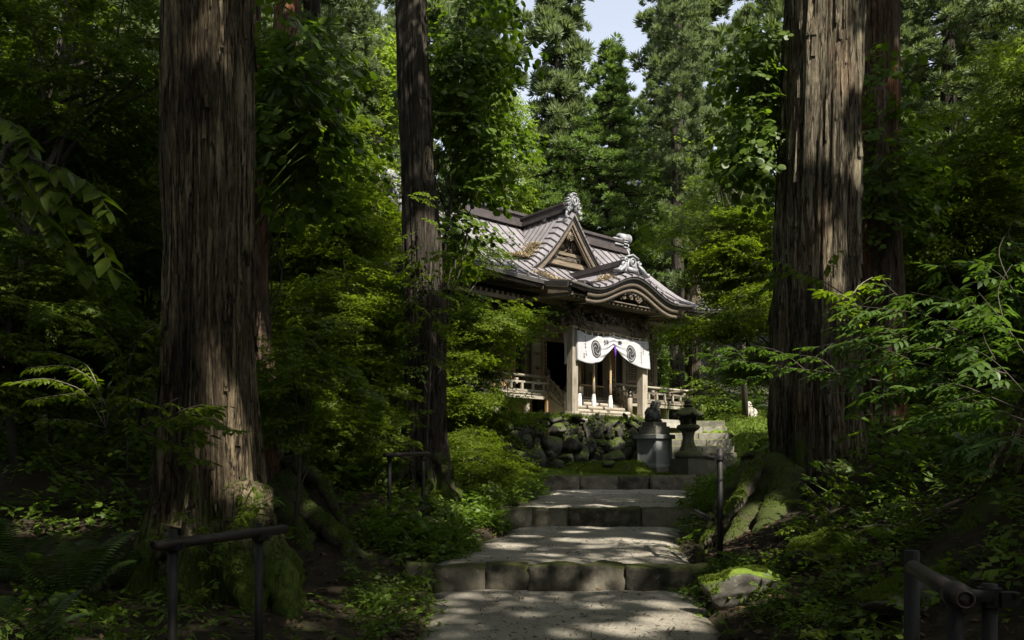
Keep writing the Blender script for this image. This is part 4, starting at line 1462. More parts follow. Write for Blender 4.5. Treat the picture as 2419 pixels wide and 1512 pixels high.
for k in range(6):
    a = k * math.pi / 3
    fb.box((.20 * math.cos(a), .20 * math.sin(a), 1.56), (.07, .07, .26), Matrix.Rotation(a, 3, 'Z'))
fb.lathe([(.22, 1.435), (.22, 1.49)], 6); fb.lathe([(.22, 1.64), (.22, 1.70)], 6)
for k in (1, 3, 5):
    a = k * math.pi / 3 + math.pi / 6
    fb.box((.17 * math.cos(a), .17 * math.sin(a), 1.56), (.03, .2, .24), Matrix.Rotation(a, 3, 'Z'))
fb.build('fire_box', M['lanternstone'], sl_)
# curved hexagonal roof with lifted corners
m = MB(); vs = []; NA = 36; prof = [(0.08, .29), (.16, .235), (.27, .155), (.37, .085), (.46, .04)]
for (r_, z_) in prof:
    for k in range(NA):
        a = 2 * math.pi * k / NA
        hexr = math.cos(math.pi / 6) / math.cos((a % (math.pi / 3)) - math.pi / 6)
        cor = (1 - abs((a % (math.pi / 3)) / (math.pi / 3) - .5) * -2 - 1)
        c_ = abs(((a / (math.pi / 3)) % 1) - .5) * 2
        up = .075 * (r_ / .46) ** 3 * c_ ** 4
        vs.append((r_ * hexr * math.cos(a), r_ * hexr * math.sin(a), 1.69 + z_ + up))
fs = [(i * NA + k, (i + 1) * NA + k, (i + 1) * NA + (k + 1) % NA, i * NA + (k + 1) % NA) for i in range(4) for k in range(NA)]
vs2 = [(x, y, z - .055) for x, y, z in vs[4 * NA:]]
vs += vs2
fs += [(4 * NA + k, 5 * NA + k, 5 * NA + (k + 1) % NA, 4 * NA + (k + 1) % NA) for k in range(NA)]
vs.append((0, 0, 1.69)); vs.append((0, 0, 1.985))
fs += [(5 * NA + (k + 1) % NA, 5 * NA + k, 6 * NA) for k in range(NA)] + [(k, (k + 1) % NA, 6 * NA + 1) for k in range(NA)]
m.add(vs, fs); m.build('lantern_roof', M['lanternstone'], sl_, True)
MB().lathe([(.13, 1.965), (.15, 1.99), (.15, 2.01), (.10, 2.03), (.09, 2.05), (.12, 2.08), (.115, 2.13), (.06, 2.185), (.005, 2.22)], 18).build('cap_jewel', M['lanternstone'], sl_, True)


def solid(parts, name, mat, voxel=.013):
    """melt overlapping rounded shapes into one continuous carved body"""
    mb = MB()
    for p in parts:
        if p[0] == 'e': mb.ell(p[1], p[2], p[3] if len(p) > 3 else None, 14, 10)
        else: mb.tube(p[1], p[2], 10)
    me0 = mb.mesh('tmp', mat)
    t = bpy.data.objects.new('tmp', me0); COL.objects.link(t)
    r = t.modifiers.new('r', 'REMESH'); r.mode = 'VOXEL'; r.voxel_size = voxel
    s = t.modifiers.new('s', 'SMOOTH'); s.iterations = 2; s.factor = .4
    dg = bpy.context.evaluated_depsgraph_get()
    me = bpy.data.meshes.new_from_object(t.evaluated_get(dg))
    bpy.data.objects.remove(t)
    me.name = name
    me.polygons.foreach_set('use_smooth', [True] * len(me.polygons))
    return me


def lion_parts():
    """seated guardian lion-dog looking along +x, seated on z=0, about .68 m tall"""
    RY = lambda a: Matrix.Rotation(R(a), 3, 'Y')
    L = [('e', (-.13, 0, .17), (.19, .17, .17)), ('e', (-.02, 0, .30), (.15, .145, .24), RY(28)), ('e', (.07, 0, .40), (.12, .125, .16), RY(20)),
         ('e', (.10, 0, .53), (.12, .12, .12)), ('e', (.13, 0, .575), (.115, .105, .095)), ('e', (.235, 0, .560), (.075, .072, .040)), ('e', (.215, 0, .488), (.070, .058, .022)), ('e', (.19, 0, .625), (.055, .095, .022)),
         ('e', (.295, 0, .588), (.026, .036, .022)), ('e', (.15, 0, .64), (.075, .09, .04)),
         ('e', (-.20, 0, .06), (.12, .16, .05))]
    for s in (-1, 1):
        L += [('e', (-.10, s * .13, .14), (.15, .075, .13), RY(-15)), ('t', [(-.02, s * .15, .06), (.10, s * .15, .035), (.14, s * .15, .03)], [.055, .05, .035]),
              ('t', [(.10, s * .085, .36), (.14, s * .095, .20), (.16, s * .095, .06), (.21, s * .095, .03)], [.065, .05, .042, .035]), ('e', (.20, s * .095, .035), (.055, .05, .035)),
              ('e', (.08, s * .105, .60), (.04, .03, .055), RY(-30)), ('e', (.20, s * .05, .61), (.025, .025, .022))]
        for k in range(4):
            L.append(('e', (.03 - .04 * k, s * (.115 - .008 * k), .57 - .075 * k), (.042, .034, .040))); L.append(('e', (.075 - .03 * k, s * (.125 - .004 * k), .49 - .06 * k), (.030, .022, .030)))
    for k in range(4):
        L.append(('e', (-.035 - .035 * k, 0, .60 - .085 * k), (.045, .055, .042)))
    # swept-up tail
    L += [('t', [(-.26, 0, .10), (-.31, 0, .22), (-.28, 0, .34), (-.22, 0, .42)], [.05, .07, .065, .03]), ('e', (-.30, .05, .26), (.05, .04, .07)), ('e', (-.30, -.05, .26), (.05, .04, .07))]
    return L


def pedestal(name, lab, loc, rz, mats, s=1.0):
    p = thing(name, lab, 'pedestal', loc, rz)
    for nm, z, w, h, mm in (('foot_slab', .075, 1.02, .15, mats[0]), ('plinth', .20, .90, .10, mats[1]), ('shaft', .62, .74, .74, mats[1]), ('cap_slab', 1.05, .88, .13, mats[1])):
        o = MB().box((0, 0, z * s), (w * s, w * s, h * s)).build(nm, mats[1] if mm is None else mm, p)
        bv = o.modifiers.new('arris', 'BEVEL'); bv.width = .012; bv.segments = 2
    for sgn, ax in ((-1, 'y'), (-1, 'x')):
        pass
    for x0 in (-.30, .30):
        MB().box((x0 * s, -.372 * s, .62 * s), (.05 * s, .012, .66 * s)).build('corner_pilaster', mats[1], p)
        MB().box((-.372 * s, x0 * s, .62 * s), (.012, .05 * s, .66 * s)).build('corner_pilaster', mats[1], p)
    return p


lp = W(1545, 1112, 23.8)
ped = pedestal('stone_pedestal', 'grey granite pedestal with square cap standing on moss left of the lantern', (lp[0], lp[1], 1.14), TH, (M['oldstone'], M['granite']))
MB().box((0, 0, 1.24), (.64, .64, .25)).build('upper_block', M['oldstone'], ped)
lion_me = solid(lion_parts(), 'lion_dog', M['statue'])
ld = thing('lion_dog_statue', 'dark stone lion-dog statue seated on the granite pedestal facing right', 'statue', (lp[0], lp[1], 1.14 + 1.365), TH)
MB().box((0, 0, .065), (.60, .44, .13)).build('statue_plinth', M['oldstone'], ld)
obj('lion_body', lion_me, ld, loc=(-.02, 0, .13), scale=(1.02, 1.0, 1.0))
fp = W(1768, 1052, 27.2)
ped2 = thing('stone_pedestal', 'pale weathered pedestal of stacked blocks behind leaves at the far right', 'pedestal', (fp[0], fp[1], 1.3), R(25))
for nm, z, w, h in (('shaft', .55, .80, 1.1), ('upper_block', 1.22, .66, .24), ('upper_block', 1.42, .52, .16)):
    o = MB().box((0, 0, z), (w, w, h)).build(nm, M['palestatue'], ped2)
    bv = o.modifiers.new('arris', 'BEVEL'); bv.width = .015; bv.segments = 2
lion2 = solid(lion_parts(), 'lion_dog', M['palestatue'])
ld2 = thing('lion_dog_statue', 'pale sunlit stone lion-dog statue seated far right behind leaves facing left', 'statue', (fp[0], fp[1], 2.80), R(25) + math.pi)
MB().box((0, 0, .04), (.52, .40, .08)).build('statue_plinth', M['palestatue'], ld2)
obj('lion_body', lion2, ld2, loc=(0, 0, .07), scale=(1.0, 1.0, 1.02))

# scaffold pipe rails
M['pipe'] = flat_mat('rusty_pipe', (.024, .016, .012), .6, .2, .45, 14, .3)
M['pipedark'] = flat_mat('dark_pipe', (.009, .008, .007), .6, .2, .4, 12, .3)


def pipe(mb, a, b, r=.026, hollow=True):
    mb.tube([a, b], r, 14)
    a, b = Vector(a), Vector(b)
    if hollow:
        d = (b - a).normalized()
        for p, sg in ((a, -1), (b, 1)):
            ring = []
            u = d.orthogonal().normalized(); v = d.cross(u)
            for k in range(15):
                t = 2 * math.pi * k / 14
                ring.append(p + d * sg * .004 + u * math.cos(t) * (r * .86) + v * math.sin(t) * (r * .86))
            mb.tube(ring, r * .16, 5, False)


def rail_part(name, par, a, b, r=.026, mat='pipe'):
    mb = MB(); pipe(mb, a, b, r); o = mb.build(name, M[mat], par, True); return o


def clamp(par, c, r=.03):
    m = MB(); m.tube([(c[0], c[1], c[2] - .025), (c[0], c[1], c[2] + .025)], r * 1.25, 12); m.box((c[0] + r * 1.4, c[1] - r, c[2]), (.05, .03, .035)); m.box((c[0] + r * 1.9, c[1] - r, c[2] + .01), (.012, .05, .012))
    m.build('pipe_clamp', M['pipedark'], par)


r1 = thing('pipe_rail', 'rusty scaffold pipe rail on two posts in front of the big left trunk', 'handrail', (-1.62, 3.8, 0))
for p in ((0.0, 0.0), (.26, .48)):
    o = MB(); o.tube([(p[0], p[1], -.05), (p[0], p[1], 1.0)], .022, 14); o.build('rail_post', M['pipedark'], r1, True)
    clamp(r1, (p[0], p[1], .925))
rail_part('hand_pipe', r1, (-.03, -.13, .935), (.36, .62, .955), .025)
r2 = thing('pipe_rail', 'low dark pipe rail with two bars beside the roots of the middle trunk', 'handrail', (-1.60, 10.4, .25))
zg = .2
for p in ((0.0, 0.0), (.34, .9)):
    MB().tube([(p[0], p[1], -.1), (p[0], p[1], 1.22)], .027, 12).build('rail_post', M['pipedark'], r2, True)
    clamp(r2, (p[0], p[1], 1.17))
rail_part('hand_pipe', r2, (-.03, -.2, 1.20), (.40, 1.05, 1.24), .029)
rail_part('hand_pipe', r2, (.0, -.2, .42), (.40, 1.05, .47), .029)
r3 = thing('pipe_rail', 'upright dark pipe post with cut cross pipes at the foot of the right trunk', 'handrail', (2.27, 8.7, .30))
MB().tube([(0, 0, -.1), (0, 0, 1.18)], .034, 14).build('rail_post', M['pipedark'], r3, True)
MB().ell((0, 0, 1.18), (.034, .034, .025)).build('post_cap', M['pipedark'], r3, True)
rail_part('hand_pipe', r3, (-.075, -.12, 1.09), (-.03, .9, 1.12), .027, 'pipedark')
rail_part('hand_pipe', r3, (-.11, -.12, .43), (-.06, .9, .46), .027, 'pipedark')
clamp(r3, (0, 0, 1.10), .04); clamp(r3, (0, 0, .46), .04)
r4 = thing('pipe_rail', 'near pipe rail with an open rusty pipe end in the lower right corner', 'handrail', (1.13, 1.95, 0))
for p in ((.02, .12), (.135, .16)):
    MB().tube([(p[0], p[1], .02), (p[0], p[1], .99 if p[0] > .1 else .95)], .019, 16).build('rail_post', M['pipedark'], r4, True)
rail_part('hand_pipe', r4, (-.055, -.06, .985), (.105, .50, .99), .023)
clamp(r4, (.135, .16, .955), .024)
m = MB(); m.tube([(-.045, -.02, .985), (-.03, .03, .985)], .033, 14); m.bar((-.02, .02, .985), (.12, .14, .96), .03, .03); m.build('pipe_clamp', M['pipedark'], r4, True)
MB().tube([(.16, .62, .02), (.16, .62, 1.03)], .024, 12).build('rail_post', M['pipedark'], r4, True)
# ------------------------------------------------------------------ foliage toolkit
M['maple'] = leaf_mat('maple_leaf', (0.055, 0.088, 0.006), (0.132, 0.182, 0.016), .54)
M['mapledark'] = leaf_mat('maple_leaf_shaded', (0.042, 0.070, 0.007), (0.100, 0.145, 0.016), .48)  # darker copy of the maple leaf, shade put into the colour
M['round'] = leaf_mat('round_leaf', (0.040, 0.075, 0.008), (0.100, 0.155, 0.018), .48)
M['elder'] = leaf_mat('compound_leaf', (0.034, 0.072, 0.014), (0.085, 0.140, 0.030), .40)
M['bright'] = leaf_mat('bright_leaf', (0.080, 0.125, 0.018), (0.19, 0.25, 0.045), .48)
M['cedar'] = leaf_mat('cedar_needles', (0.060, 0.088, 0.036), (0.150, 0.195, 0.085), .35, .6, (1, 1, .6), .25)
M['cypress'] = leaf_mat('cypress_scale', (0.052, 0.090, 0.022), (0.140, 0.200, 0.058), .35, .55, (1, 1.05, .5), .3)
M['fern'] = leaf_mat('fern_frond', (0.024, 0.046, 0.008), (0.060, 0.098, 0.018), .35)
M['low'] = leaf_mat('low_plant_leaf', (0.040, 0.075, 0.008), (0.115, 0.175, 0.020), .42, .5)
M['mosstuft'] = leaf_mat('moss_tuft', (0.045, 0.075, 0.007), (0.14, 0.19, 0.020), .3, .8, (1, 1, .4), 8.0)
M['leaflitter'] = leaf_mat('brown_leaf_litter', (0.020, 0.013, 0.008), (0.11, 0.070, 0.038), .1, .8, (1, .8, .5), 2.0)
M['bark'] = bark_mat('cedar_bark', (0.012, 0.009, 0.006), (0.078, 0.060, 0.036), (0.215, 0.172, 0.108), 1.6)
M['barkgrey'] = bark_mat('grey_cedar_bark', (0.012, 0.010, 0.007), (0.088, 0.074, 0.049), (0.235, 0.203, 0.138), 1.1, .14)
M['barkred'] = bark_mat('red_cedar_bark', (0.016, 0.010, 0.007), (0.078, 0.052, 0.034), (0.17, 0.125, 0.09), 1.0, .8)
M['barkdark'] = bark_mat('dark_bark', (0.010, 0.008, 0.006), (0.036, 0.030, 0.022), (0.085, 0.075, 0.06), .8)
M['twig'] = flat_mat('twig', (.045, .036, .025), .85, 0, .4, 12)
M['paletwig'] = flat_mat('pale_stem', (.20, .18, .13), .8, 0, .3, 12)
M['scarwood'] = bark_mat('bare_scar_wood', (.03, .022, .014), (.13, .10, .065), (.26, .21, .14))
M['root'] = stone_mat('mossy_root', (.016, .012, .009), (.080, .064, .045), .43, scale=6.5, mosscol=((.018, .026, .005), (.060, .078, .013)), sharp=.2, bstr=.9)


def fan(poly, c, droop=.18):
    """leaf blade as a fan from its stalk end, tips drooping"""
    P = np.array([[c[0], c[1], 0]] + [[x, y, -droop * (x * x + y * y)] for x, y in poly])
    n = len(poly)
    T = [[0, 1 + k, 1 + (k + 1) % n] for k in range(n)]
    return P, np.array(T)


def maple_leaf(lobes=7):
    ang = {7: [0, 40, 80, 125], 5: [0, 48, 100], 3: [0, 62]}[lobes]
    rad = {7: [1.0, .92, .70, .38], 5: [1.0, .85, .5], 3: [1.0, .85]}[lobes]
    pts = []
    seq = [(-a, r) for a, r in zip(ang[::-1], rad[::-1])][:-1] + list(zip(ang, rad))
    for i, (a, r) in enumerate(seq):
        pts.append((r * math.cos(R(a)), r * math.sin(R(a))))
        if i < len(seq) - 1:
            a2 = (a + seq[i + 1][0]) / 2; r2 = .42 * (r + seq[i + 1][1]) / 2 + .04
            pts.append((r2 * math.cos(R(a2)), r2 * math.sin(R(a2))))
    P, T = fan(pts, (0, 0))
    return P * .62, T[:-1]


def oval_leaf(w=.5, fold=.10):
    xs_ = [0, .22, .5, .78, 1.0]; ws = [0, .85 * w / 2, w / 2, .55 * w / 2, 0]
    P = [[0, 0, 0], [.22, ws[1], fold * w], [.22, -ws[1], fold * w], [.5, ws[2], fold * w - .03], [.5, -ws[2], fold * w - .03], [.78, ws[3], -.05], [.78, -ws[3], -.05], [1, 0, -.14], [.22, 0, -.0], [.5, 0, -.03], [.78, 0, -.08]]
    T = [[0, 8, 1], [0, 2, 8], [8, 9, 1], [1, 9, 3], [8, 2, 9], [2, 4, 9], [9, 10, 3], [3, 10, 5], [9, 4, 10], [4, 6, 10], [10, 7, 5], [10, 6, 7]]
    return np.array(P), np.array(T)


def small_leaf(w=.5):
    P = [[0, 0, 0], [.4, w / 2, .03], [.4, -w / 2, .03], [1, 0, -.12]]
    return np.array(P), np.array([[0, 2, 3], [0, 3, 1]])


def round_leaf():
    pts = [(-.06, .18), (.05, .40), (.32, .52), (.62, .47), (.86, .25), (1.0, 0), (.86, -.25), (.62, -.47), (.32, -.52), (.05, -.40), (-.06, -.18)]
    P, T = fan(pts, (.05, 0), .14)
    return P, T


def rotm(yaw, pitch=0.0, roll=0.0):
    cy, sy = math.cos(yaw), math.sin(yaw); cp, sp = math.cos(pitch), math.sin(pitch); cr, sr = math.cos(roll), math.sin(roll)
    Rz = np.array([[cy, -sy, 0], [sy, cy, 0], [0, 0, 1]]); Ry = np.array([[cp, 0, sp], [0, 1, 0], [-sp, 0, cp]]); Rx = np.array([[1, 0, 0], [0, cr, -sr], [0, sr, cr]])
    return Rz @ Ry @ Rx


def rots(yaw, pitch, roll):
    n = len(yaw); z = np.zeros(n); o = np.ones(n)
    cy, sy, cp, sp, cr, sr = np.cos(yaw), np.sin(yaw), np.cos(pitch), np.sin(pitch), np.cos(roll), np.sin(roll)
    Rz = np.stack([cy, -sy, z, sy, cy, z, z, z, o], 1).reshape(-1, 3, 3)
    Ry = np.stack([cp, z, sp, z, o, z, -sp, z, cp], 1).reshape(-1, 3, 3)
    Rx = np.stack([o, z, z, z, cr, -sr, z, sr, cr], 1).reshape(-1, 3, 3)
    return Rz @ Ry @ Rx


def merge(parts):
    V, T, o = [], [], 0
    for v, t in parts:
        V.append(v); T.append(np.asarray(t) + o); o += len(v)
    return np.concatenate(V), np.concatenate(T)


def place(tmpl, Rm, pos, scale):
    """copies of one template; returns merged arrays"""
    V, T = tmpl
    n = len(pos)
    A = np.einsum('nij,kj->nki', Rm, V) * np.asarray(scale).reshape(-1, 1, 1) + pos[:, None, :]
    return A.reshape(-1, 3), (T[None] + (np.arange(n) * len(V))[:, None, None]).reshape(-1, 3)


def stalk(a, b, w):
    a = np.array(a); b = np.array(b); d = b - a
    s = np.cross(d, [0, 0, 1.0]); s = s / (np.linalg.norm(s) + 1e-9) * w
    u = np.array([0, 0, w])
    return np.array([a + s, a - s, b, a + u, a - u]), np.array([[0, 1, 2], [3, 4, 2]])


def spray(kind, seed, leaf, size, L=.8, n=8, sub=2):
    """flat leafy twig along +x, in the xy plane, with forked side twigs"""
    g = np.random.default_rng(seed)
    parts = []
    def twig(o, yaw, L, n, lev):
        d = np.array([math.cos(yaw), math.sin(yaw), 0])
        end = o + d * L + np.array([0, 0, -.10 * L])
        parts.append(stalk(o, end, .007 if lev else .010))
        for k in range(1, n + 1):
            t = (k - .2) / n
            p = o + (end - o) * t + np.array([0, 0, g.normal(0, .02)])
            sides = (1, -1) if kind in ('maple', 'opp', 'pinnate') else ((1,) if k % 2 else (-1,))
            for s in sides:
                if lev < sub and g.random() < .42 and t < .85:
                    twig(p, yaw + s * R(g.uniform(35, 60)), L * g.uniform(.35, .6) * (1.1 - t * .4), max(2, int(n * .5)), lev + 1)
                else:
                    y = yaw + s * R(g.uniform(35, 75))
                    sz = size * g.uniform(.7, 1.2)
                    st = p + np.array([math.cos(y), math.sin(y), -.1]) * sz * (.45 if kind == 'maple' else .12)
                    m = rotm(y + g.normal(0, .2), g.uniform(.0, .45) + (.25 if kind == 'hang' else 0), g.normal(0, .35))
                    parts.append((leaf[0] @ m.T * sz + st, leaf[1]))
        m = rotm(yaw + g.normal(0, .15), g.uniform(0, .35), g.normal(0, .2))
        parts.append((leaf[0] @ m.T * size + end, leaf[1]))
    twig(np.zeros(3), 0.0, L, n, 0)
    return merge(parts)


MAP7, MAP5, MAP3, OV, SM_, RD, LAN = maple_leaf(7), maple_leaf(5), maple_leaf(3), oval_leaf(.5), small_leaf(.5), round_leaf(), oval_leaf(.36)
SPR = {
    'maple': [spray('maple', 1 + k, MAP5, .11, .85, 7, 2) for k in range(4)],
    'maplefar': [spray('maple', 11 + k, MAP3, .13, 1.0, 6, 2) for k in range(4)],
    'farleaf': [spray('alt', 21 + k, SM_, .15, 1.1, 9, 2) for k in range(3)],
    'oval': [spray('opp', 31 + k, OV, .12, .8, 6, 1) for k in range(4)],
    'round': [spray('alt', 41 + k, RD, .10, .9, 9, 1) for k in range(4)],
    'elder': [spray('pinnate', 51 + k, LAN, .13, .75, 5, 1) for k in range(4)],
    'canopy': [spray('alt', 91 + k, SM_, .36, 1.5, 8, 1) for k in range(3)],
    'low': [spray('alt', 61 + k, small_leaf(.62), .085, .28, 5, 1) for k in range(4)],
}

SHAFTS = []


def lit(px, py, d, r):
    SHAFTS.append((W(px, py, d), r))


def open_to_sun(C, pad=0.0):
    """which of the points C would cut a sunbeam that reaches a known sunlit spot"""
    bad = np.zeros(len(C), dtype=bool)
    for P, r in SHAFTS:
        q = C - P
        along = q @ SUN
        dist = np.linalg.norm(q - along[:, None] * SUN, axis=1)
        bad |= (along > .8) & (dist < r + pad)
    return bad


HIGH = []


def prune_tris(V, T, high=False):
    """drop the leaves that would cut a sunbeam known to reach the ground, trunk or shrine"""
    if not SHAFTS: return V, T
    c = V[T].mean(1)
    bad = np.zeros(len(T), dtype=bool)
    for P, r in (SHAFTS + HIGH if high else SHAFTS):
        q = c - P
        along = q @ SUN
        d2 = (q * q).sum(1) - along * along
        bad |= (along > .5) & (d2 < r * r)
    return V, T[~bad]


def crown_arrays(center, radii, n, kind, scale=1.0, seed=0, layers=0, shell=.45, prune=0.0, tilt=.22, flatz=None):
    g = np.random.default_rng(seed)
    u = g.normal(0, 1, (n, 3)); u /= np.linalg.norm(u, axis=1)[:, None]
    r = g.uniform(shell ** 3, 1, (n, 1)) ** (1 / 3)
    # lumpy outline
    lump = 1 + .22 * np.sin(3.1 * u[:, :1] * 2 + seed) * np.cos(2.7 * u[:, 1:2] * 2 + seed * 2) + .15 * np.sin(7 * u[:, 2:3] + 5 * u[:, :1] + seed)
    C = u * r * lump * np.array(radii)
    if layers:
        h = radii[2] * 2 / layers
        lay = np.round(C[:, 2] / h + .25 * np.sin(C[:, 0] * 1.3 + seed) + .25 * np.cos(C[:, 1] * 1.7))
        C[:, 2] = lay * h + g.normal(0, h * .10, n) - .10 * np.hypot(C[:, 0], C[:, 1]) ** 1.3 / max(radii[0], .3)
    C = C + np.array(center)
    if prune > 0:
        C = C[~open_to_sun(C, prune - .5)]
    n = len(C)
    yaw = np.arctan2(C[:, 1] - center[1], C[:, 0] - center[0]) + g.normal(0, .7, n)
    Rm = rots(yaw, g.normal(tilt, .22, n), g.normal(0, .25, n))
    sc = scale * g.uniform(.75, 1.25, n)
    pull = np.minimum(.5, .45 * min(radii[0], radii[1])) * scale
    C = C - np.stack([np.cos(yaw), np.sin(yaw), 0 * yaw], 1) * pull
    T = SPR[kind]; parts = []
    pick = g.integers(0, len(T), n)
    for k in range(len(T)):
        s = pick == k
        if s.any(): parts.append(place(T[k], Rm[s], C[s], sc[s]))
    return merge(parts), C


def trunk_arrays(pts, rad, seed, nang=96, dz=.07, ridge=.035, flare=(.9, .5), lobes=6, fine=True):
    """bark surface with stringy vertical ridges; pts = centre points, rad = radii"""
    g = np.random.default_rng(seed)
    pts = np.array(pts, dtype=float); rad = np.array(rad, dtype=float)
    z0, z1 = pts[0, 2], pts[-1, 2]
    zc = min(z1, 9.0) if dz < .12 else z1
    z = np.linspace(z0, zc, max(6, int((zc - z0) / dz)))
    if z1 > zc: z = np.concatenate([z, np.linspace(zc, z1, 14)[1:]])
    nz = len(z)
    cx, cy, rr = np.interp(z, pts[:, 2], pts[:, 0]), np.interp(z, pts[:, 2], pts[:, 1]), np.interp(z, pts[:, 2], rad)
    th = np.linspace(0, 2 * math.pi, nang, endpoint=False)
    def vn(na, lz):
        ng = max(3, int((z1 - z0) / lz) + 2)
        tab = g.random((na, ng))
        a = th / (2 * math.pi) * na; a0 = a.astype(int); fa = a - a0
        b = (z - z0) / lz; b0 = b.astype(int); fb = b - b0; fb = fb * fb * (3 - 2 * fb)
        t = lambda i, j: tab[np.ix_(i % na, np.minimum(j, ng - 1))]
        return ((t(a0, b0) * (1 - fa)[:, None] + t(a0 + 1, b0) * fa[:, None]) * (1 - fb)[None] + (t(a0, b0 + 1) * (1 - fa)[:, None] + t(a0 + 1, b0 + 1) * fa[:, None]) * fb[None])
    d = np.minimum(1, np.abs(vn(int(nang * .30), 2.4) - .5) * 4) * 1.1 - .4 + (vn(int(nang * .20), 1.1) - .5) * .9 + (vn(int(nang * .48), .45) - .5) * .5 + (vn(5, 1.5) - .5) * 1.6 + (vn(11, 5.0) - .5) * 2.2
    fl = flare[0] * np.exp(-(z - z0) / flare[1]) + .35 * flare[0] * np.exp(-(z - z0) / (flare[1] * 3.2))
    lob = np.zeros(nang)
    ph = g.uniform(0, 6.28)
    for k in range(2): lob += .5 * np.cos((lobes + k * 2) * th + ph * (k + 1))
    r = rr[None] * (1 + fl[None] * (1 + .75 * lob[:, None])) * (1 + ridge * (d - .5) * 2)
    X_ = cx[None] + r * np.cos(th)[:, None]; Y_ = cy[None] + r * np.sin(th)[:, None]; Z_ = np.repeat(z[None], nang, 0)
    V = np.stack([X_, Y_, Z_], -1).reshape(-1, 3)
    i, j = np.meshgrid(np.arange(nang), np.arange(nz - 1), indexing='ij')
    a = (i * nz + j).ravel(); b = (((i + 1) % nang) * nz + j).ravel()
    return V, np.stack([a, b, b + 1, a + 1], 1)


def limb_mesh(name, starts, ends, r0, mat, seed=0, sag=.12, n=6, sides=5):
    g = np.random.default_rng(seed)
    m = MB()
    for a, b in zip(starts, ends):
        a = np.array(a); b = np.array(b); L = np.linalg.norm(b - a)
        pts = []
        w = g.normal(0, .06 * L, 3)
        for k in range(n + 1):
            t = k / n
            p = a + (b - a) * t + np.array([0, 0, sag * L * math.sin(math.pi * t)]) + w * math.sin(2 * math.pi * t)
            pts.append(p)
        m.tube(pts, list(np.linspace(r0, r0 * .25, n + 1)), sides, False)
    return m.mesh(name, mat, True, False)


def leafy(name, lab, cat, base, center, radii, n, kind, mat, scale=1.0, seed=0, layers=0, group=None, trunk_r=.05, limbs=12, bark='twig', prune=0.0, shell=.4, tilt=.22, extra=()):
    base = np.array(base, dtype=float); center = np.array(center, dtype=float)
    (V, T), C = crown_arrays(center, radii, n, kind, scale, seed, layers, shell, prune, tilt)
    vs, cs = [(V, T)], [C]
    for k, (c2, r2, n2) in enumerate(extra):
        (v2, t2), C2 = crown_arrays(np.array(c2), r2, n2, kind, scale, seed + 50 + k, layers, shell, prune, tilt)
        vs.append((v2, t2)); cs.append(C2)
    V, T = merge(vs)
    if center[1] < 30: V, T = prune_tris(V, T)
    t = thing(name, lab, cat, base, 0, group)
    obj('crown', mesh_np('crown', V - base, T, M[mat]), t)
    g = np.random.default_rng(seed + 7)
    # stem from the base up into the crown, then limbs to the sprays
    top = center - base + np.array([0, 0, radii[2] * .3])
    m = MB()
    mid = np.array([top[0] * .35 + g.normal(0, .1), top[1] * .35, top[2] * .55])
    sp = [np.array([0, 0, -.15]), mid * .5 + np.array([g.normal(0, .05), 0, 0]), mid, (mid + top) / 2 + g.normal(0, .06, 3), top]
    m.tube(sp, [trunk_r * 1.25, trunk_r, trunk_r * .85, trunk_r * .6, trunk_r * .3], 8)
    m.build('trunk', M[bark], t, True)
    Call = np.concatenate(cs) - base
    sel = Call[g.choice(len(Call), min(limbs, len(Call)), replace=False)]
    st = []
    for c in sel:
        q = g.uniform(.25, .9)
        i = min(3, int(q * 4)); f = q * 4 - i
        st.append(sp[i] * (1 - f) + sp[i + 1] * f)
    obj('limbs', limb_mesh('limbs', st, sel, trunk_r * .45, M[bark], seed), t, kind='stuff')
    return t


# cedar clumps: pom-poms of needle sprays
def clump(seed, n=112, L=.36, w=.030, hemi=-.35):
    g = np.random.default_rng(seed)
    u = g.normal(0, 1, (n, 3)); u[:, 2] = np.abs(u[:, 2]) * 1.0 + hemi * g.random(n); u /= np.linalg.norm(u, axis=1)[:, None]
    V, T = [], []
    for k in range(n):
        d = u[k]; s = np.cross(d, g.normal(0, 1, 3)); s /= np.linalg.norm(s) + 1e-9
        a = d * L * g.uniform(.2, .5); b = d * L * g.uniform(.75, 1.25)
        V += [a, (a + b) * .5 + s * w, b + np.array([0, 0, .05]), (a + b) * .5 - s * w]
        o = 4 * k
        T += [[o, o + 1, o + 2], [o, o + 2, o + 3]]
    return np.array(V), np.array(T)


def frond_hang(seed, n=9, L=.46):
    """drooping flat cypress spray"""
    g = np.random.default_rng(seed)
    V, T = [], []
    for k in range(n):
        t = k / n
        s = 1 if k % 2 else -1
        o = np.array([t * L, 0, -t * t * L * .5])
        d = np.array([.45, s * g.uniform(.5, .9), g.uniform(-.75, -.2)]); d /= np.linalg.norm(d)
        ln = L * (.55 - .35 * t) * g.uniform(.8, 1.2)
        sd = np.array([.6, -s * .2, .25]) * ln * .17
        i = len(V)
        V += [o, o + d * ln * .5 + sd, o + d * ln, o + d * ln * .5 - sd]
        T += [[i, i + 1, i + 2], [i, i + 2, i + 3]]
    return np.array(V), np.array(T)


CL = [clump(70 + k) for k in range(3)]
CLS = [clump(78 + k, 100, .30, .026) for k in range(3)]
CLH = [clump(75 + k, 34, .45, .10) for k in range(3)]
FH = [frond_hang(80 + k) for k in range(3)]


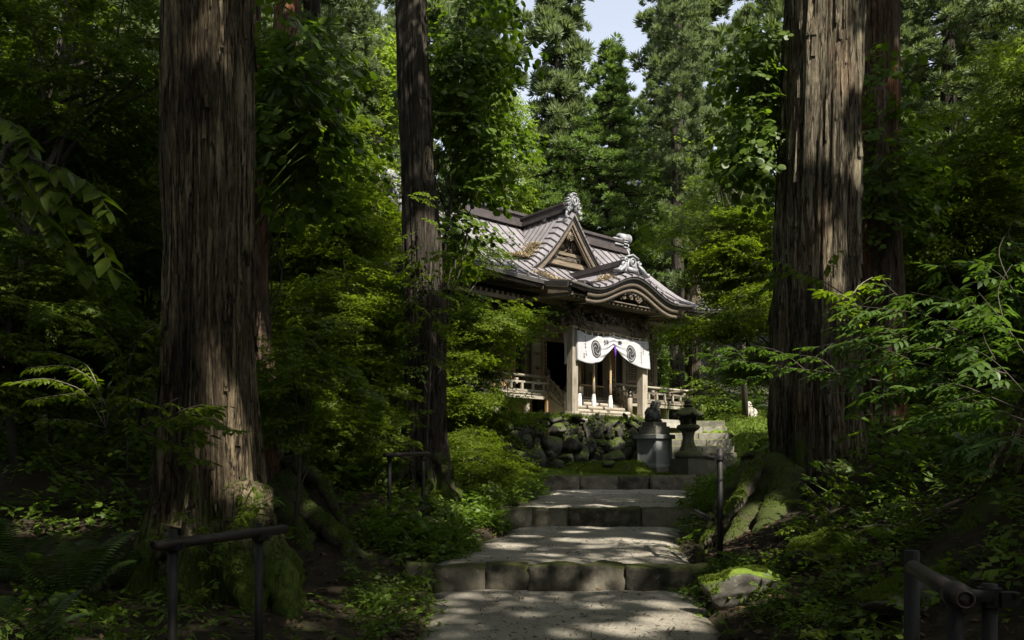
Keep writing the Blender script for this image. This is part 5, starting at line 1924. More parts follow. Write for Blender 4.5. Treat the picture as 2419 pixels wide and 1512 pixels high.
def conifer_arrays(H, z0, Rb, seed, kind='cedar', nb=60, per=7, cs=1.0, power=.75, gap=.15, fin='m'):
    """crown of a cedar or cypress, trunk on the z axis; H top, z0 lowest branch, Rb radius"""
    g = np.random.default_rng(seed)
    C, Yw, S = [], [], []
    ends = []
    for k in range(nb):
        t = (k + g.uniform(0, .9)) / nb
        z = z0 + (H - z0) * t
        prof = (1 - t) ** power * (.72 + .28 * math.sin(9 * t + seed)) + .06
        if t < .12: prof *= .55 + t * 3.5
        yaw = k * 2.399 + g.normal(0, .3)
        L = Rb * prof * g.uniform(.75, 1.15)
        if g.random() < gap: L *= .55
        m = max(2, int(per * (L / Rb) ** .7) + 1)
        for q in range(m):
            f = (q + g.uniform(.2, 1.0)) / m
            f = .25 + .75 * f ** .7
            dz_ = -.22 * L * f + .18 * L * f * f
            sp = .22 * L * f + .25
            C.append((math.cos(yaw) * L * f + g.normal(0, sp * .45), math.sin(yaw) * L * f + g.normal(0, sp * .45), z + dz_ + g.normal(0, .22)))
            Yw.append(yaw); S.append(cs * g.uniform(.7, 1.25))
        ends.append((math.cos(yaw) * L * .85, math.sin(yaw) * L * .85, z - .08 * L, z))
    for q in range(4):
        C.append((g.normal(0, .12), g.normal(0, .12), H + .1 - q * .35)); Yw.append(0); S.append(cs * (.4 + .12 * q))
    C = np.array(C); Yw = np.array(Yw); S = np.array(S)
    n = len(C)
    parts = []
    if kind == 'cedar':
        Rm = rots(Yw, g.normal(.35, .25, n), g.normal(0, .3, n))
        pick = g.integers(0, 3, n)
        for k in range(3):
            s = pick == k
            parts.append(place({'h': CLH, 's': CLS, 'm': CL}[fin][k], Rm[s], C[s], S[s] * 1.35))
    else:
        for rep in range(14):
            off = g.normal(0, .30, (n, 3)) * S[:, None]
            Rm = rots(Yw + g.normal(0, .9, n), g.uniform(.1, .95, n), g.normal(0, .5, n))
            parts.append(place(FH[rep % 3], Rm, C + off, S * g.uniform(.75, 1.15, n)))
    return merge(parts), ends


CONE = {}


def conifer_mesh(key, H, z0, Rb, seed, kind, mat, **kw):
    (V, T), ends = conifer_arrays(H, z0, Rb, seed, kind, **kw)
    me = mesh_np('crown', V, T, M[mat])
    CONE[key + '_va'] = (V, T, M[mat])
    CONE[key] = (me, limb_mesh('limbs', [(0, 0, e[3]) for e in ends], [(e[0], e[1], e[2]) for e in ends], .05, M['barkdark'], seed, .03, 4, 4), H)
    return me


# ------------------------------------------------------------------ known sunlit spots (kept open to the sun)
for px, py, d, r in ((525, 930, 7.2, .26), (560, 1010, 7.2, .32), (575, 1100, 7.2, .28), (600, 1190, 7.1, .2), (490, 800, 7.2, .16), (478, 720, 7.2, .10), (500, 60, 7.2, .26), (500, 10, 7.2, .22),
                     (635, 690, 10.0, .25), (640, 740, 10.0, .22),
                     (1930, 60, 10.4, .55), (1900, 230, 10.4, .42), (1960, 160, 10.4, .45), (1900, 330, 10.4, .25), (1990, 330, 10.4, .22), (1980, 560, 10.4, .24), (1985, 650, 10.4, .22), (1950, 480, 10.4, .15),
                     (1500, 1480, 6.4, .22), (1600, 1450, 6.7, .30), (1430, 1470, 6.5, .16), (1560, 1420, 7.4, .2), (1200, 1300, 10.6, .25), (1400, 1310, 10.5, .2), (1500, 1330, 9.6, .2), (1350, 1270, 12.3, .22), (1480, 1175, 15, .3), (1250, 1440, 7.0, .15), (1420, 1425, 7.4, .16), (1330, 1500, 6.3, .12),
                     (1130, 1280, 11.6, .22), (1230, 1275, 11.8, .25), (1340, 1290, 11.2, .28), (1190, 1310, 10.4, .2), (1290, 1330, 9.6, .18), (1470, 1300, 10.9, .2), (1540, 1270, 12.2, .22), (1400, 1250, 13.0, .22), (1580, 1300, 10.8, .15),
                     (1410, 1370, 8.5, .16), (1480, 1365, 8.5, .14), (1340, 1360, 8.5, .12),
                     (1330, 1190, 14.0, .2), (1440, 1188, 14.2, .25), (1570, 1190, 14.0, .2), (1290, 1200, 13.8, .15), (1590, 1165, 18, .3), (1400, 1170, 17, .15),
                     (1740, 1400, 7.0, .30), (1800, 1340, 8.0, .25), (1740, 1290, 9.2, .15), (1990, 1090, 10, .18), (1700, 1440, 6.9, .2),
                     (160, 900, 8.0, .28), (260, 880, 8.2, .22), (730, 1200, 9.9, .16), (800, 1250, 9.5, .14), (880, 1290, 9.2, .12), (745, 1110, 10.6, .12), (330, 960, 8.0, .2), (60, 900, 8.0, .3),
                     (1830, 820, 9.0, .45), (1730, 825, 9.2, .4), (1980, 690, 8.0, .25), (2050, 720, 8.0, .4), (2180, 700, 8.0, .35), (2350, 700, 7.5, .35), (2370, 880, 7, .3), (2100, 830, 7.4, .25), (2250, 860, 7.2, .25),
                     (1110, 1180, 13, .5), (1150, 1210, 12.2, .35), (1060, 1230, 11.6, .3), (1200, 1120, 16, .6),
                     (470, 1000, 6.4, .12), (440, 970, 6.4, .14)):
    lit(px, py, d, r)
for px, py, d, r in ((1120, 760, 16, .9), (1180, 740, 16, .7), (1100, 950, 16, .8), (1150, 590, 18, .8), (1680, 640, 17.5, .8), (1620, 760, 17.5, .6), (1770, 720, 17, .6), (790, 420, 17, .7), (700, 560, 17, .5), (850, 800, 14.5, .6), (740, 960, 12.3, .5), (1090, 300, 12.5, .5), (1700, 430, 26, 1.6), (2260, 500, 14, .8), (2200, 640, 16, .5), (2050, 740, 7.6, .35), (2200, 800, 7.2, .4), (2350, 780, 7, .4), (2300, 930, 6.6, .35), (2400, 620, 7.3, .3), (900, 640, 18.5, .5), (1060, 850, 16.2, .7), (1240, 735, 16.6, .4), (1110, 1080, 15.2, .6), (150, 200, 12, .5), (230, 90, 12, .35), (60, 420, 14, .4)):
    HIGH.append((W(px, py, d), r))
for x_ in np.arange(-4.6, 6.4, 1.15):
    for y_, z_ in ((-.4, .6), (-.4, 2.2), (0, 4.1), (1.8, 5.2), (3.2, 6.4), (4.4, 7.6)):
        SHAFTS.append((SH(x_, y_, z_), .85 if x_ > -2 else .6))
for x_, y_, z_, r_ in ((0, -1.5, -.4, .7), (1.2, -1.5, -.5, .6), (-1.3, -1.5, -.6, .4), (2.6, -1.5, -.9, .5), (.4, -2.6, -1.2, .45), (-.9, -2.4, -1.1, .35), (4.2, -2.2, -.8, .9), (5.2, -1.6, -.6, 1.1), (6.5, -2.0, -.3, 1.0), (-3.2, -1, -.5, .4), (-1.6, -3.0, -1.4, .3)):
    SHAFTS.append((SH(x_, y_, z_), r_))


# ------------------------------------------------------------------ big cedars by the path
ROOTPTS = []


def cedar_trunk(name, lab, base, pts, rad, seed, bark, nang, ridge, flare, lobes, crown=None, roots=(), top=None, dz=.07, group=None, rootmat='root'):
    b = np.array(base, dtype=float)
    t = thing(name, lab, 'tree', b, 0, group)
    V, Q = trunk_arrays(np.array(pts) - b, rad, seed, nang, dz, ridge, flare, lobes)
    obj('trunk', mesh_np('trunk', V, Q, M[bark], True), t)
    g = np.random.default_rng(seed + 3)
    if nang > 200:
        # loose strips of peeling bark
        nz_ = len(V) // nang; Vg = V.reshape(nang, nz_, 3); sv, sf = [], []
        cz_ax = np.stack([np.interp(Vg[0, :, 2], np.array(pts)[:, 2] - b[2], np.array(pts)[:, 0] - b[0]), np.interp(Vg[0, :, 2], np.array(pts)[:, 2] - b[2], np.array(pts)[:, 1] - b[1])], 1)
        for q in range(260):
            i = int(g.integers(0, nang)); wd = int(g.integers(2, 5)); j = int(g.integers(2, int(nz_ * .8))); ln = int(g.integers(6, 22))
            j2 = min(j + ln, nz_ - 1); o_ = len(sv)
            for jj in range(j, j2 + 1):
                t_ = (jj - j) / max(1, j2 - j)
                for e, k_ in enumerate((i, (i + wd) % nang)):
                    out = Vg[k_, jj, :2] - cz_ax[jj]; out /= np.linalg.norm(out)
                    lf = .008 + .03 * max(0, 1 - t_ * 3.5) * g.uniform(.5, 1) + .004 * e
                    sv.append((Vg[k_, jj, 0] + out[0] * lf, Vg[k_, jj, 1] + out[1] * lf, Vg[k_, jj, 2]))
            for r_ in range(j2 - j): sf.append((o_ + 2 * r_, o_ + 2 * r_ + 1, o_ + 2 * r_ + 3, o_ + 2 * r_ + 2))
        obj('bark_strips', mesh_np('bark_strips', np.array(sv), np.array(sf), M[bark], True), t, kind='stuff')
    for path, r0, r1 in roots:
        ROOTPTS.extend([tuple(np.array(q)[:2]) for a_, b_ in zip(path[:-1], path[1:]) for q in (np.array(a_), (np.array(a_) * 2 + b_) / 3, (np.array(a_) + np.array(b_) * 2) / 3, np.array(b_))])
        m = MB(); P = []
        n = 22
        path = np.array(path, dtype=float); path[:, 2] -= .09 + .35 * r0; path[-1, 2] -= .12; r1 = r1 * .55
        cum = np.linspace(0, 1, len(path))
        for k in range(n + 1):
            q = k / n
            x = np.interp(q, cum, path[:, 0]); y = np.interp(q, cum, path[:, 1]); z = np.interp(q, cum, path[:, 2])
            P.append(np.array([x, y, z]) + g.normal(0, .012, 3) + .04 * np.array([math.sin(q * 9 + seed), math.cos(q * 8 + seed), 0]) - b)
        m.tube(P, [(r0 + (r1 - r0) * (k / n) ** .7) * .92 + .012 * math.sin(k * 1.7 + seed) for k in range(n + 1)], 16)
        off = Vector((seed * 3.1, r0 * 40, 0))
        for i_, v_ in enumerate(m.V):
            ax = P[min(i_ // 16, n)]
            q_ = Vector(v_); k_ = .30 * mnoise.noise(q_ * 5 + off) + .16 * mnoise.noise(q_ * 14 + off)
            m.V[i_] = tuple(Vector(ax) + (q_ - Vector(ax)) * (1 + k_))
        m.build('root', M[rootmat], t, True)
    if crown:
        me, lm, H = CONE[crown[0]]
        z = crown[1] - b[2]; s = crown[2]
        V, T, mm = CONE[crown[0] + '_va']
        if b[1] > 14.8:
            obj('crown', me, t, loc=(pts[-1][0] - b[0], pts[-1][1] - b[1], z), rot=(0, 0, seed), scale=s)
            return t
        off = np.array([pts[-1][0] - b[0], pts[-1][1] - b[1], z])
        V = (V * s) @ rotm(seed).T + off
        V, T = prune_tris(V + b, T, True)
        o = obj('crown', mesh_np('crown', V - b, T, mm), t)
    return t


conifer_mesh('high1', 17, 1.0, 3.0, 201, 'cedar', 'cedar', nb=44, per=6, cs=1.1, fin='h')
conifer_mesh('high2', 15, .5, 2.6, 202, 'cedar', 'cedar', nb=40, per=6, cs=1.1, fin='h')
conifer_mesh('mid', 15, .5, 2.8, 203, 'cedar', 'cedar', nb=56, per=10, cs=.72, fin='s')

c1 = W(497, 1350, 7.6)
cedar_trunk('cedar_tree', 'massive grey cedar trunk at left with a sunlit patch low on its side', (c1[0], 7.6, .1),
            [(c1[0], 7.6, .0), (c1[0], 7.6, 2), (c1[0] - .01, 7.6, 6), (c1[0] - .05, 7.65, 14), (c1[0] - .05, 7.7, 24)], [.40, .395, .38, .35, .2], 41, 'bark', 260, .055, (.70, .55), 7, ('high1', 12.5, 1.0),
            (((W(585, 1130, 7.35), W(612, 1240, 7.15), W(655, 1340, 6.9), W(700, 1430, 6.6), W(740, 1520, 6.3)), .30, .10), ((W(560, 1200, 7.2), W(575, 1330, 6.9), W(600, 1440, 6.6), W(610, 1540, 6.3)), .24, .09),
             ((W(610, 1180, 7.4), W(680, 1300, 7.2), W(740, 1380, 7.0)), .18, .06), ((W(430, 1200, 7.3), W(390, 1330, 7.0), W(360, 1420, 6.8)), .22, .09)), dz=.07, rootmat='bark')
c2 = W(575, 1150, 10.6)
cedar_trunk('cedar_tree', 'reddish cedar behind the massive left trunk, mossy roots running to the path', (c2[0], 10.6, .5),
            [(c2[0], 10.6, .45), (c2[0] - .03, 10.6, 3), (c2[0] - .15, 10.6, 7), (c2[0] - .25, 10.6, 14), (c2[0] - .25, 10.6, 22)], [.40, .37, .33, .3, .2], 42, 'barkred', 110, .05, (.75, .55), 6, ('high2', 13, 1.0),
            (([W(670, 1110, 10.3), W(730, 1190, 9.9), W(800, 1245, 9.5), W(880, 1290, 9.2), W(955, 1330, 8.9)], .24, .07), ([W(650, 1130, 10.2), W(700, 1230, 9.6), W(735, 1290, 9.2), W(775, 1330, 8.9)], .22, .07),
             ([W(690, 1060, 10.6), W(745, 1110, 10.6), W(800, 1180, 10.4), W(845, 1225, 10.2)], .16, .06), ([W(760, 1200, 9.8), W(820, 1262, 9.3), W(850, 1290, 9.0)], .15, .06)))
c3 = W(1003, 1120, 14)
cedar_trunk('cedar_tree', 'slender dark cedar trunk standing left of the shrine front with a pale scar high up', (c3[0], 14, .7),
            [(c3[0], 14, .6), (c3[0] + .03, 14, 3), (c3[0] - .1, 14, 6.5), (c3[0] - .24, 14, 9.5), (c3[0] - .4, 14, 16), (c3[0] - .5, 14, 24)], [.36, .345, .31, .28, .25, .14], 43, 'barkdark', 120, .05, (.5, .45), 6, ('high2', 14.5, .95),
            (([W(1030, 1060, 13.7), W(1055, 1100, 13.4), W(1085, 1140, 13.2)], .12, .05), ([W(960, 1060, 13.6), W(930, 1120, 13.3), W(915, 1190, 13.0)], .14, .06), ([W(1000, 1090, 13.6), W(1010, 1140, 13.2), W(1040, 1170, 13.0)], .13, .06)))
# the scar on it: a bare oval with torn edges, facing the path
sc = bpy.data.objects['cedar_tree.002']
m = MB(); p = W(1010, 400, 13.72)
q_ = (p[0] - c3[0], p[1] - 14 + .03, p[2] - .7)
m.ell(q_, (.10, .05, .42), None, 12, 9)
m.build('bark_scar', M['scarwood'], sc, True)
m = MB(); m.ell((q_[0] + .02, q_[1] - .035, q_[2] + .02), (.055, .03, .14), None, 10, 7); m.ell((q_[0] + .01, q_[1] - .03, q_[2] - .27), (.06, .03, .10), None, 10, 7)
m.build('knot_hole', M['barkdark'], sc, True)
c4 = W(1925, 1120, 11)
cedar_trunk('cedar_tree', 'massive pale cedar trunk right of the path with mossy buttress roots', (c4[0], 11, .9),
            [(c4[0] - .0, 11, .2), (c4[0] - .02, 11, 2), (c4[0] + .04, 11, 4.5), (c4[0] + .12, 11, 8), (c4[0] + .15, 11, 14), (c4[0] + .15, 11, 25)], [.555, .545, .54, .51, .46, .24], 44, 'barkgrey', 230, .05, (.42, .55), 7, ('high1', 16, .8),
            (([W(1830, 1080, 10.6), W(1790, 1150, 10.3), W(1750, 1220, 10.0), W(1715, 1290, 9.6), W(1690, 1345, 9.2)], .36, .11), ([W(1850, 1100, 10.4), W(1830, 1180, 9.9), W(1790, 1260, 9.4), W(1770, 1340, 8.8)], .34, .13),
             ([W(1790, 1060, 10.8), W(1740, 1120, 10.6), W(1690, 1190, 10.5), W(1650, 1240, 10.3)], .22, .07), ([W(1760, 1180, 10.2), W(1690, 1240, 10.0), W(1640, 1270, 9.8)], .18, .05),
             ([W(1760, 1300, 9.2), W(1700, 1345, 8.9), W(1650, 1370, 8.7)], .13, .04), *[([W(1800 - 6 * q, 1060 + 8 * q, 10.6 - .1 * q), W(1770 - 12 * q, 1120 + 16 * q, 10.3 - .18 * q), W(1725 - 14 * q, 1180 + 20 * q, 10.1 - .22 * q), W(1668 - 6 * q, 1225 + 22 * q, 9.9 - .25 * q)], .10, .03) for q in range(6)], ([W(1960, 1080, 10.2), W(2000, 1130, 9.8), W(2020, 1200, 9.4)], .3, .12), ([W(1790, 1340, 8.8), W(1840, 1372, 8.3), W(1910, 1392, 7.9)], .20, .10)), dz=.07)
c5 = W(2072, 1040, 13)
cedar_trunk('cedar_tree', 'dark vine covered cedar trunk close behind the massive right trunk', (c5[0], 13, 1.4),
            [(c5[0] + .02, 13, 1.1), (c5[0], 13, 5), (c5[0] - .05, 13, 12), (c5[0] - .05, 13, 24)], [.40, .36, .32, .18], 45, 'barkred', 100, .05, (.4, .5), 6, ('high2', 15, .8))
c6 = W(2460, 1180, 6.2)
cedar_trunk('cedar_tree', 'leaning mossy trunk base cut off by the right edge of the photo', (c6[0], 6.2, .5),
            [(c6[0] + .1, 6.2, .3), (c6[0] + .35, 6.2, 1.5), (c6[0] + 1.2, 6.3, 4), (c6[0] + 2.2, 6.4, 9)], [.42, .38, .36, .2], 46, 'bark', 100, .05, (.9, .5), 6, None,
            (([W(2360, 1150, 6.0), W(2300, 1240, 5.8), W(2230, 1330, 5.6), W(2190, 1400, 5.5)], .24, .09),))
# slimmer trunks deeper in the wood
DEEP = [  # px, py foot, depth, radius, seed, bark, label
    (735, 900, 22, .30, 51, 'barkdark', 'dark straight cedar trunk between the left giant and the slender cedar'),
    (672, 960, 18, .36, 52, 'barkred', 'broad dim cedar trunk just right of the massive left trunk, high up'),
    (182, 900, 15, .32, 53, 'barkdark', 'dim trunk standing among leaves in the far left of the wood'),
    (1640, 1005, 33, .27, 54, 'barkgrey', 'pale sunlit trunk right of the shrine veranda'),
    (1676, 1000, 33.5, .17, 55, 'barkgrey', 'thin leaning pale trunk beside the sunlit trunk right of the shrine'),
    (1598, 960, 36, .34, 56, 'barkdark', 'dark trunk close behind the right corner of the shrine'),
    (60, 800, 19, .3, 58, 'barkdark', 'dim trunk at the left edge of the wood behind the maples'),
]
for px, py, d, r, sd, bk, lab in DEEP:
    p = W(px, py, d); zb = tz(p[0], p[1]) - .1
    lean = .05 if sd != 55 else .9
    cedar_trunk('cedar_tree', lab, (p[0], p[1], zb), [(p[0], p[1], zb), (p[0] + lean * .3, p[1], zb + 6), (p[0] + lean, p[1], zb + (20 if sd < 54 or sd > 55 else 8.5))], [r, r * .88, r * .5], sd, bk, 48, .05, (.4, .4), 6,
                ('mid', 12 + (sd % 3), .85) if sd not in (54, 55) else (('mid', 8.5, .9) if sd == 54 else None), dz=.16)

# ------------------------------------------------------------------ conifers behind the shrine
conifer_mesh('cedar_a', 30, 3.5, 4.6, 301, 'cedar', 'cedar', nb=105, per=11, cs=1.2, power=.55, gap=.2)
conifer_mesh('cedar_b', 30, 2.5, 5.2, 302, 'cedar', 'cedar', nb=110, per=11, cs=1.2, power=.50, gap=.22)
conifer_mesh('cedar_c', 26, 2.0, 4.4, 303, 'cedar', 'cedar', nb=135, per=18, cs=.72, power=.6, gap=.25, fin='s')
conifer_mesh('cypress', 20, 1.5, 4.6, 304, 'cedar', 'cypress', nb=170, per=13, cs=.66, power=.78, gap=.1, fin='s')


def conifer(key, lab, px, d, top_py=None, s=None, rz=0.0, group=None, zb=None, sxy=1.0, name='cedar_tree', r=.38):
    p = W(px, 1000, d); x, y = p[0], p[1]
    z = min(tz(x, y), 14.0) if zb is None else zb
    me, lm, H = CONE[key]
    if s is None: s = (W(px, top_py, d)[2] - z) / H
    t = thing(name, lab, 'tree', (x, y, z - .1), rz, group)
    obj('crown', me, t, scale=(s * sxy, s * sxy, s))
    obj('limbs', lm, t, scale=(s * sxy, s * sxy, s), kind='stuff')
    V, Q = trunk_arrays([(0, 0, -.3), (0, 0, H * s * .5), (0, 0, H * s * .97)], [r, r * .65, .05], int(px) % 997, 20, .6, .05, (.3, .5), 5)
    obj('trunk', mesh_np('trunk', V, Q, M['barkdark'], True), t)
    return t


conifer('cedar_a', 'tall clumpy cedar left of the gap of sky', 1318, 43, -190, rz=.4, r=.45)
conifer('cypress', 'fresh green pointed cypress below the gap of sky behind the shrine', 1442, 40, 105, rz=1.0, name='cypress_tree', sxy=1.42)
conifer('cedar_b', 'tall dark cedar with rounded clumps right of the gap of sky', 1630, 46, -260, rz=2.2, r=.5, sxy=1.04)
conifer('cedar_a', 'tall cedar half hidden behind the massive right trunk', 1865, 50, -330, rz=4.2, r=.45)
conifer('cedar_c', 'sunlit cedar with pale green boughs at the upper right', 2240, 25, -340, rz=.9, sxy=1.35)
conifer('cedar_b', 'sunlit cedar cut off by the right edge of the photo', 2470, 27, -420, rz=3.4, sxy=1.1)
conifer('cedar_c', 'dim cedar in the gap between the two right trunks and the sunlit cedar', 2060, 38, -250, rz=5.0)
conifer('cedar_c', 'dark cedar with drooping boughs between the dark straight trunk and the slender cedar', 800, 28, -220, rz=2.0, sxy=.9)
conifer('cedar_a', 'dim cedar behind the ridge end of the shrine', 1010, 41, -260, rz=1.3)
conifer('cedar_b', 'dim cedar right behind the shrine dormer gable', 1150, 48, -240, rz=3.0)
DEEPC = [
    (-120, 34, 'cedar_a', -400, 'L', 'shadowed cedar at the far left edge, behind all the maples there'),
    (60, 27, 'cedar_c', -420, 'L', 'shadowed cedar behind the crooked limbed maple at the upper left'),
    (250, 31, 'cedar_b', -380, 'L', 'shadowed cedar behind the hanging big leaves on the left'),
    (400, 36, 'cedar_a', -360, 'L', 'shadowed cedar just left of the massive left trunk, deep behind'),
    (560, 29, 'cedar_c', -380, 'L', 'shadowed cedar mostly hidden straight behind the massive left trunk'),
    (690, 38, 'cedar_b', -330, 'L', 'shadowed cedar deep behind the round leaves beside the massive left trunk'),
    (320, 46, 'cedar_b', -300, 'L', 'farthest shadowed cedar between the left edge and the massive left trunk'),
    (820, 47, 'cedar_a', -280, 'L', 'far cedar behind the yellow green broadleaf left of the slender cedar'),
    (80, 50, 'cedar_b', -300, 'L', 'farthest shadowed cedar at the upper left behind the thicket'),
    (2620, 38, 'cedar_a', -350, 'R', 'deep cedar beyond the right edge behind the sunlit cedars'),
    (2330, 44, 'cedar_b', -320, 'R', 'deep cedar between the two sunlit cedars at the upper right'),
    (2150, 56, 'cedar_a', -260, 'R', 'deep cedar just right of the vine covered trunk'),
    (1960, 60, 'cedar_b', -230, 'R', 'deep cedar hidden straight behind the massive right trunk'),
    (1120, 60, 'cedar_b', 40, 'F', 'far slope cedar between the slender cedar and the clumpy cedar left of the sky'),
    (1340, 58, 'cedar_c', 175, 'F', 'low far slope cedar just left of the fresh green cypress'),
    (1545, 60, 'cedar_c', 165, 'F', 'low far slope cedar just right of the fresh green cypress'),
    (1445, 62, 'cedar_b', 215, 'F', 'low far slope cedar straight behind the fresh green cypress'),
    (1760, 62, 'cedar_b', 30, 'F', 'far slope cedar left of the massive right trunk above the sunlit maple'),
    (960, 58, 'cedar_a', -60, 'F', 'far slope cedar straight behind the slender cedar trunk'),
]
GN = {'L': 'shadowed cedars deep in the left wood', 'R': 'cedars deep in the right wood', 'F': 'cedars of the far slope'}
for k, (px, d, key, top, gk, lab) in enumerate(DEEPC):
    conifer(key, lab, px, d, top, rz=k * 1.9, group=GN[gk], sxy=1.5 if gk == 'F' and px in (1340, 1545, 1445) else 1.0)

# ------------------------------------------------------------------ broadleaf trees and shrubs
def gz(px, d):
    p = W(px, 1000, d); return np.array([p[0], d, tz(p[0], d)])


def tree(lab, px, py, d, radii, n, kind, mat, scale=1.0, seed=0, layers=5, foot=None, cat='tree', name='maple_tree', limbs=14, tr=.06, extra=(), **kw):
    c = W(px, py, d)
    f = gz(foot[0], foot[1]) if foot else gz(px, d)
    ex = [(W(a, b, dd), rr, nn) for a, b, dd, rr, nn in extra]
    return leafy(name, lab, cat, f, c, radii, n, kind, mat, scale, seed, layers, None, tr, limbs, extra=ex, **kw)


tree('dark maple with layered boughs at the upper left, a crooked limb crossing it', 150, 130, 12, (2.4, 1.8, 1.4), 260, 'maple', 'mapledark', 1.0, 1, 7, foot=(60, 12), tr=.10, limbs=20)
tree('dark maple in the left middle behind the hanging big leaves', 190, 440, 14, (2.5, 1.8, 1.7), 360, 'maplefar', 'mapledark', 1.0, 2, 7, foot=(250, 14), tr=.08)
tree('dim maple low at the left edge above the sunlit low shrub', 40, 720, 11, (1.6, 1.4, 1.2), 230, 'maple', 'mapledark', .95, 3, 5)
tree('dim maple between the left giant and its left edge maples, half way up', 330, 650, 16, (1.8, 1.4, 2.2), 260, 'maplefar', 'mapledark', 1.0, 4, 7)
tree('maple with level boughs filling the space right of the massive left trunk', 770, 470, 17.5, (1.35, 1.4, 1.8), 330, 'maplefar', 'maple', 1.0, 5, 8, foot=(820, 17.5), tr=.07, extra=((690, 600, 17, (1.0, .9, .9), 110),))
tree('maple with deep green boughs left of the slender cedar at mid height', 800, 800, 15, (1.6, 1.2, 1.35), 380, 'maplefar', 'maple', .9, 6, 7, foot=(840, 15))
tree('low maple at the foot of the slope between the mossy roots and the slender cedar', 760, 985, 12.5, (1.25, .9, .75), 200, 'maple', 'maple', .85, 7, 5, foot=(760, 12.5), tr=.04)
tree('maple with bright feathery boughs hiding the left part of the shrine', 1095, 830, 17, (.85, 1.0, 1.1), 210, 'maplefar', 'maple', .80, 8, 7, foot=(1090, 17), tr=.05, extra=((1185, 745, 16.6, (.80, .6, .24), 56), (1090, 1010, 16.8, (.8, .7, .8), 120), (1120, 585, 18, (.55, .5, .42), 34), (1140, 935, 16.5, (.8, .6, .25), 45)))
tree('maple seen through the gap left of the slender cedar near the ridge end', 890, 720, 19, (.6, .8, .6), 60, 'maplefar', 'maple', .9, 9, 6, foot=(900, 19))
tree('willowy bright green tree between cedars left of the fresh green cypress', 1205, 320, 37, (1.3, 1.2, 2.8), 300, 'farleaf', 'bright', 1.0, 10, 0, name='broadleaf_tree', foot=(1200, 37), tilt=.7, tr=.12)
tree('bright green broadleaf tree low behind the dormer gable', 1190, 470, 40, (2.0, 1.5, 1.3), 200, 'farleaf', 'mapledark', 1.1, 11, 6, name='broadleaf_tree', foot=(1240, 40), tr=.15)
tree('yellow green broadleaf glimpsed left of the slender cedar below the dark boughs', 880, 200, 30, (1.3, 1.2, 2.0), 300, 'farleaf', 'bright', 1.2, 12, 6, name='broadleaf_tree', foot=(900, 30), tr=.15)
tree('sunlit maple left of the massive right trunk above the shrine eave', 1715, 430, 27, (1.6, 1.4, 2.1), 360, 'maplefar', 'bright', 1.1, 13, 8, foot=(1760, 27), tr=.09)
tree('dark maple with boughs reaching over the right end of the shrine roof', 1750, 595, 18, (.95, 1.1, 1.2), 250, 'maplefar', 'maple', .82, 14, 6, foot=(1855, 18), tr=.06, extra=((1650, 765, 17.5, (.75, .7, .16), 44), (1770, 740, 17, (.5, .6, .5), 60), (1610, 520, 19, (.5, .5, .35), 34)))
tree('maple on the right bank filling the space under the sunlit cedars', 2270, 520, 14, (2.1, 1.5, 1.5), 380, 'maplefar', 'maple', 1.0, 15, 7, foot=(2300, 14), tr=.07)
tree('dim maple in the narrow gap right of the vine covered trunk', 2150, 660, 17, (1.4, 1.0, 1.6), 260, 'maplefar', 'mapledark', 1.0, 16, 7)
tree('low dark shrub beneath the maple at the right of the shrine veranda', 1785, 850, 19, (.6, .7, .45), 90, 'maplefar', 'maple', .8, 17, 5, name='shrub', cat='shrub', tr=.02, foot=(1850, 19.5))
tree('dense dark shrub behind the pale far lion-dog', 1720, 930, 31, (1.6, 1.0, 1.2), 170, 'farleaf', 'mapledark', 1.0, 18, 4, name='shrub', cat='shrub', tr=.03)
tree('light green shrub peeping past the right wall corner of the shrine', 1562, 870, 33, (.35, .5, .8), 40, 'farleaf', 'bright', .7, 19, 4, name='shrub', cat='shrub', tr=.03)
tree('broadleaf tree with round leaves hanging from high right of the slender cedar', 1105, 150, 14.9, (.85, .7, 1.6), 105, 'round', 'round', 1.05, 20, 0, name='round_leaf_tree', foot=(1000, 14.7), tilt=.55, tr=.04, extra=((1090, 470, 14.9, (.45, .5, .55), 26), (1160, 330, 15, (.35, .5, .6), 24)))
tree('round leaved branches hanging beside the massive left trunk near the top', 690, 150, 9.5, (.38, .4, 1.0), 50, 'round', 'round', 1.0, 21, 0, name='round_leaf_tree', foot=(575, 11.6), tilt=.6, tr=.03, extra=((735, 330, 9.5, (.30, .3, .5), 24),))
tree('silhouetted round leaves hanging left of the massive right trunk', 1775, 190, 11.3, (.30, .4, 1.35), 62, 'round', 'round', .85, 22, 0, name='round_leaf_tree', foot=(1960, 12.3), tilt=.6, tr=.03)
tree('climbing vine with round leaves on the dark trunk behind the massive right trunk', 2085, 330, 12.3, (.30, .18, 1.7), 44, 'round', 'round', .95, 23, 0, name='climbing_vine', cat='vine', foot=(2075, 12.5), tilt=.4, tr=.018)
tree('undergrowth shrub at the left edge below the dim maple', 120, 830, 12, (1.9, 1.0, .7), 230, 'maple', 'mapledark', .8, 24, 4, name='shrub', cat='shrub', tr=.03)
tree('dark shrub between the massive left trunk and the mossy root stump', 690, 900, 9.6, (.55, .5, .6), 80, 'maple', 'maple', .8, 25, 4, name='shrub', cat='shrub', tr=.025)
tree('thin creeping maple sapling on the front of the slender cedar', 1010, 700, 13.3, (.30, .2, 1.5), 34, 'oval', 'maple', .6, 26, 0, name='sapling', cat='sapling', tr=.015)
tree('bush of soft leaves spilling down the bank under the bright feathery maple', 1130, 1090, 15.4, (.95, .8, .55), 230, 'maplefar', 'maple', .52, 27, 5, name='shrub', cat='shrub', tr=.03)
tree('dim understory maple in the far left distance between the trunks', 480, 500, 23, (3.0, 2.0, 4.2), 300, 'maplefar', 'mapledark', 1.6, 28, 9, foot=(470, 23), tr=.1)
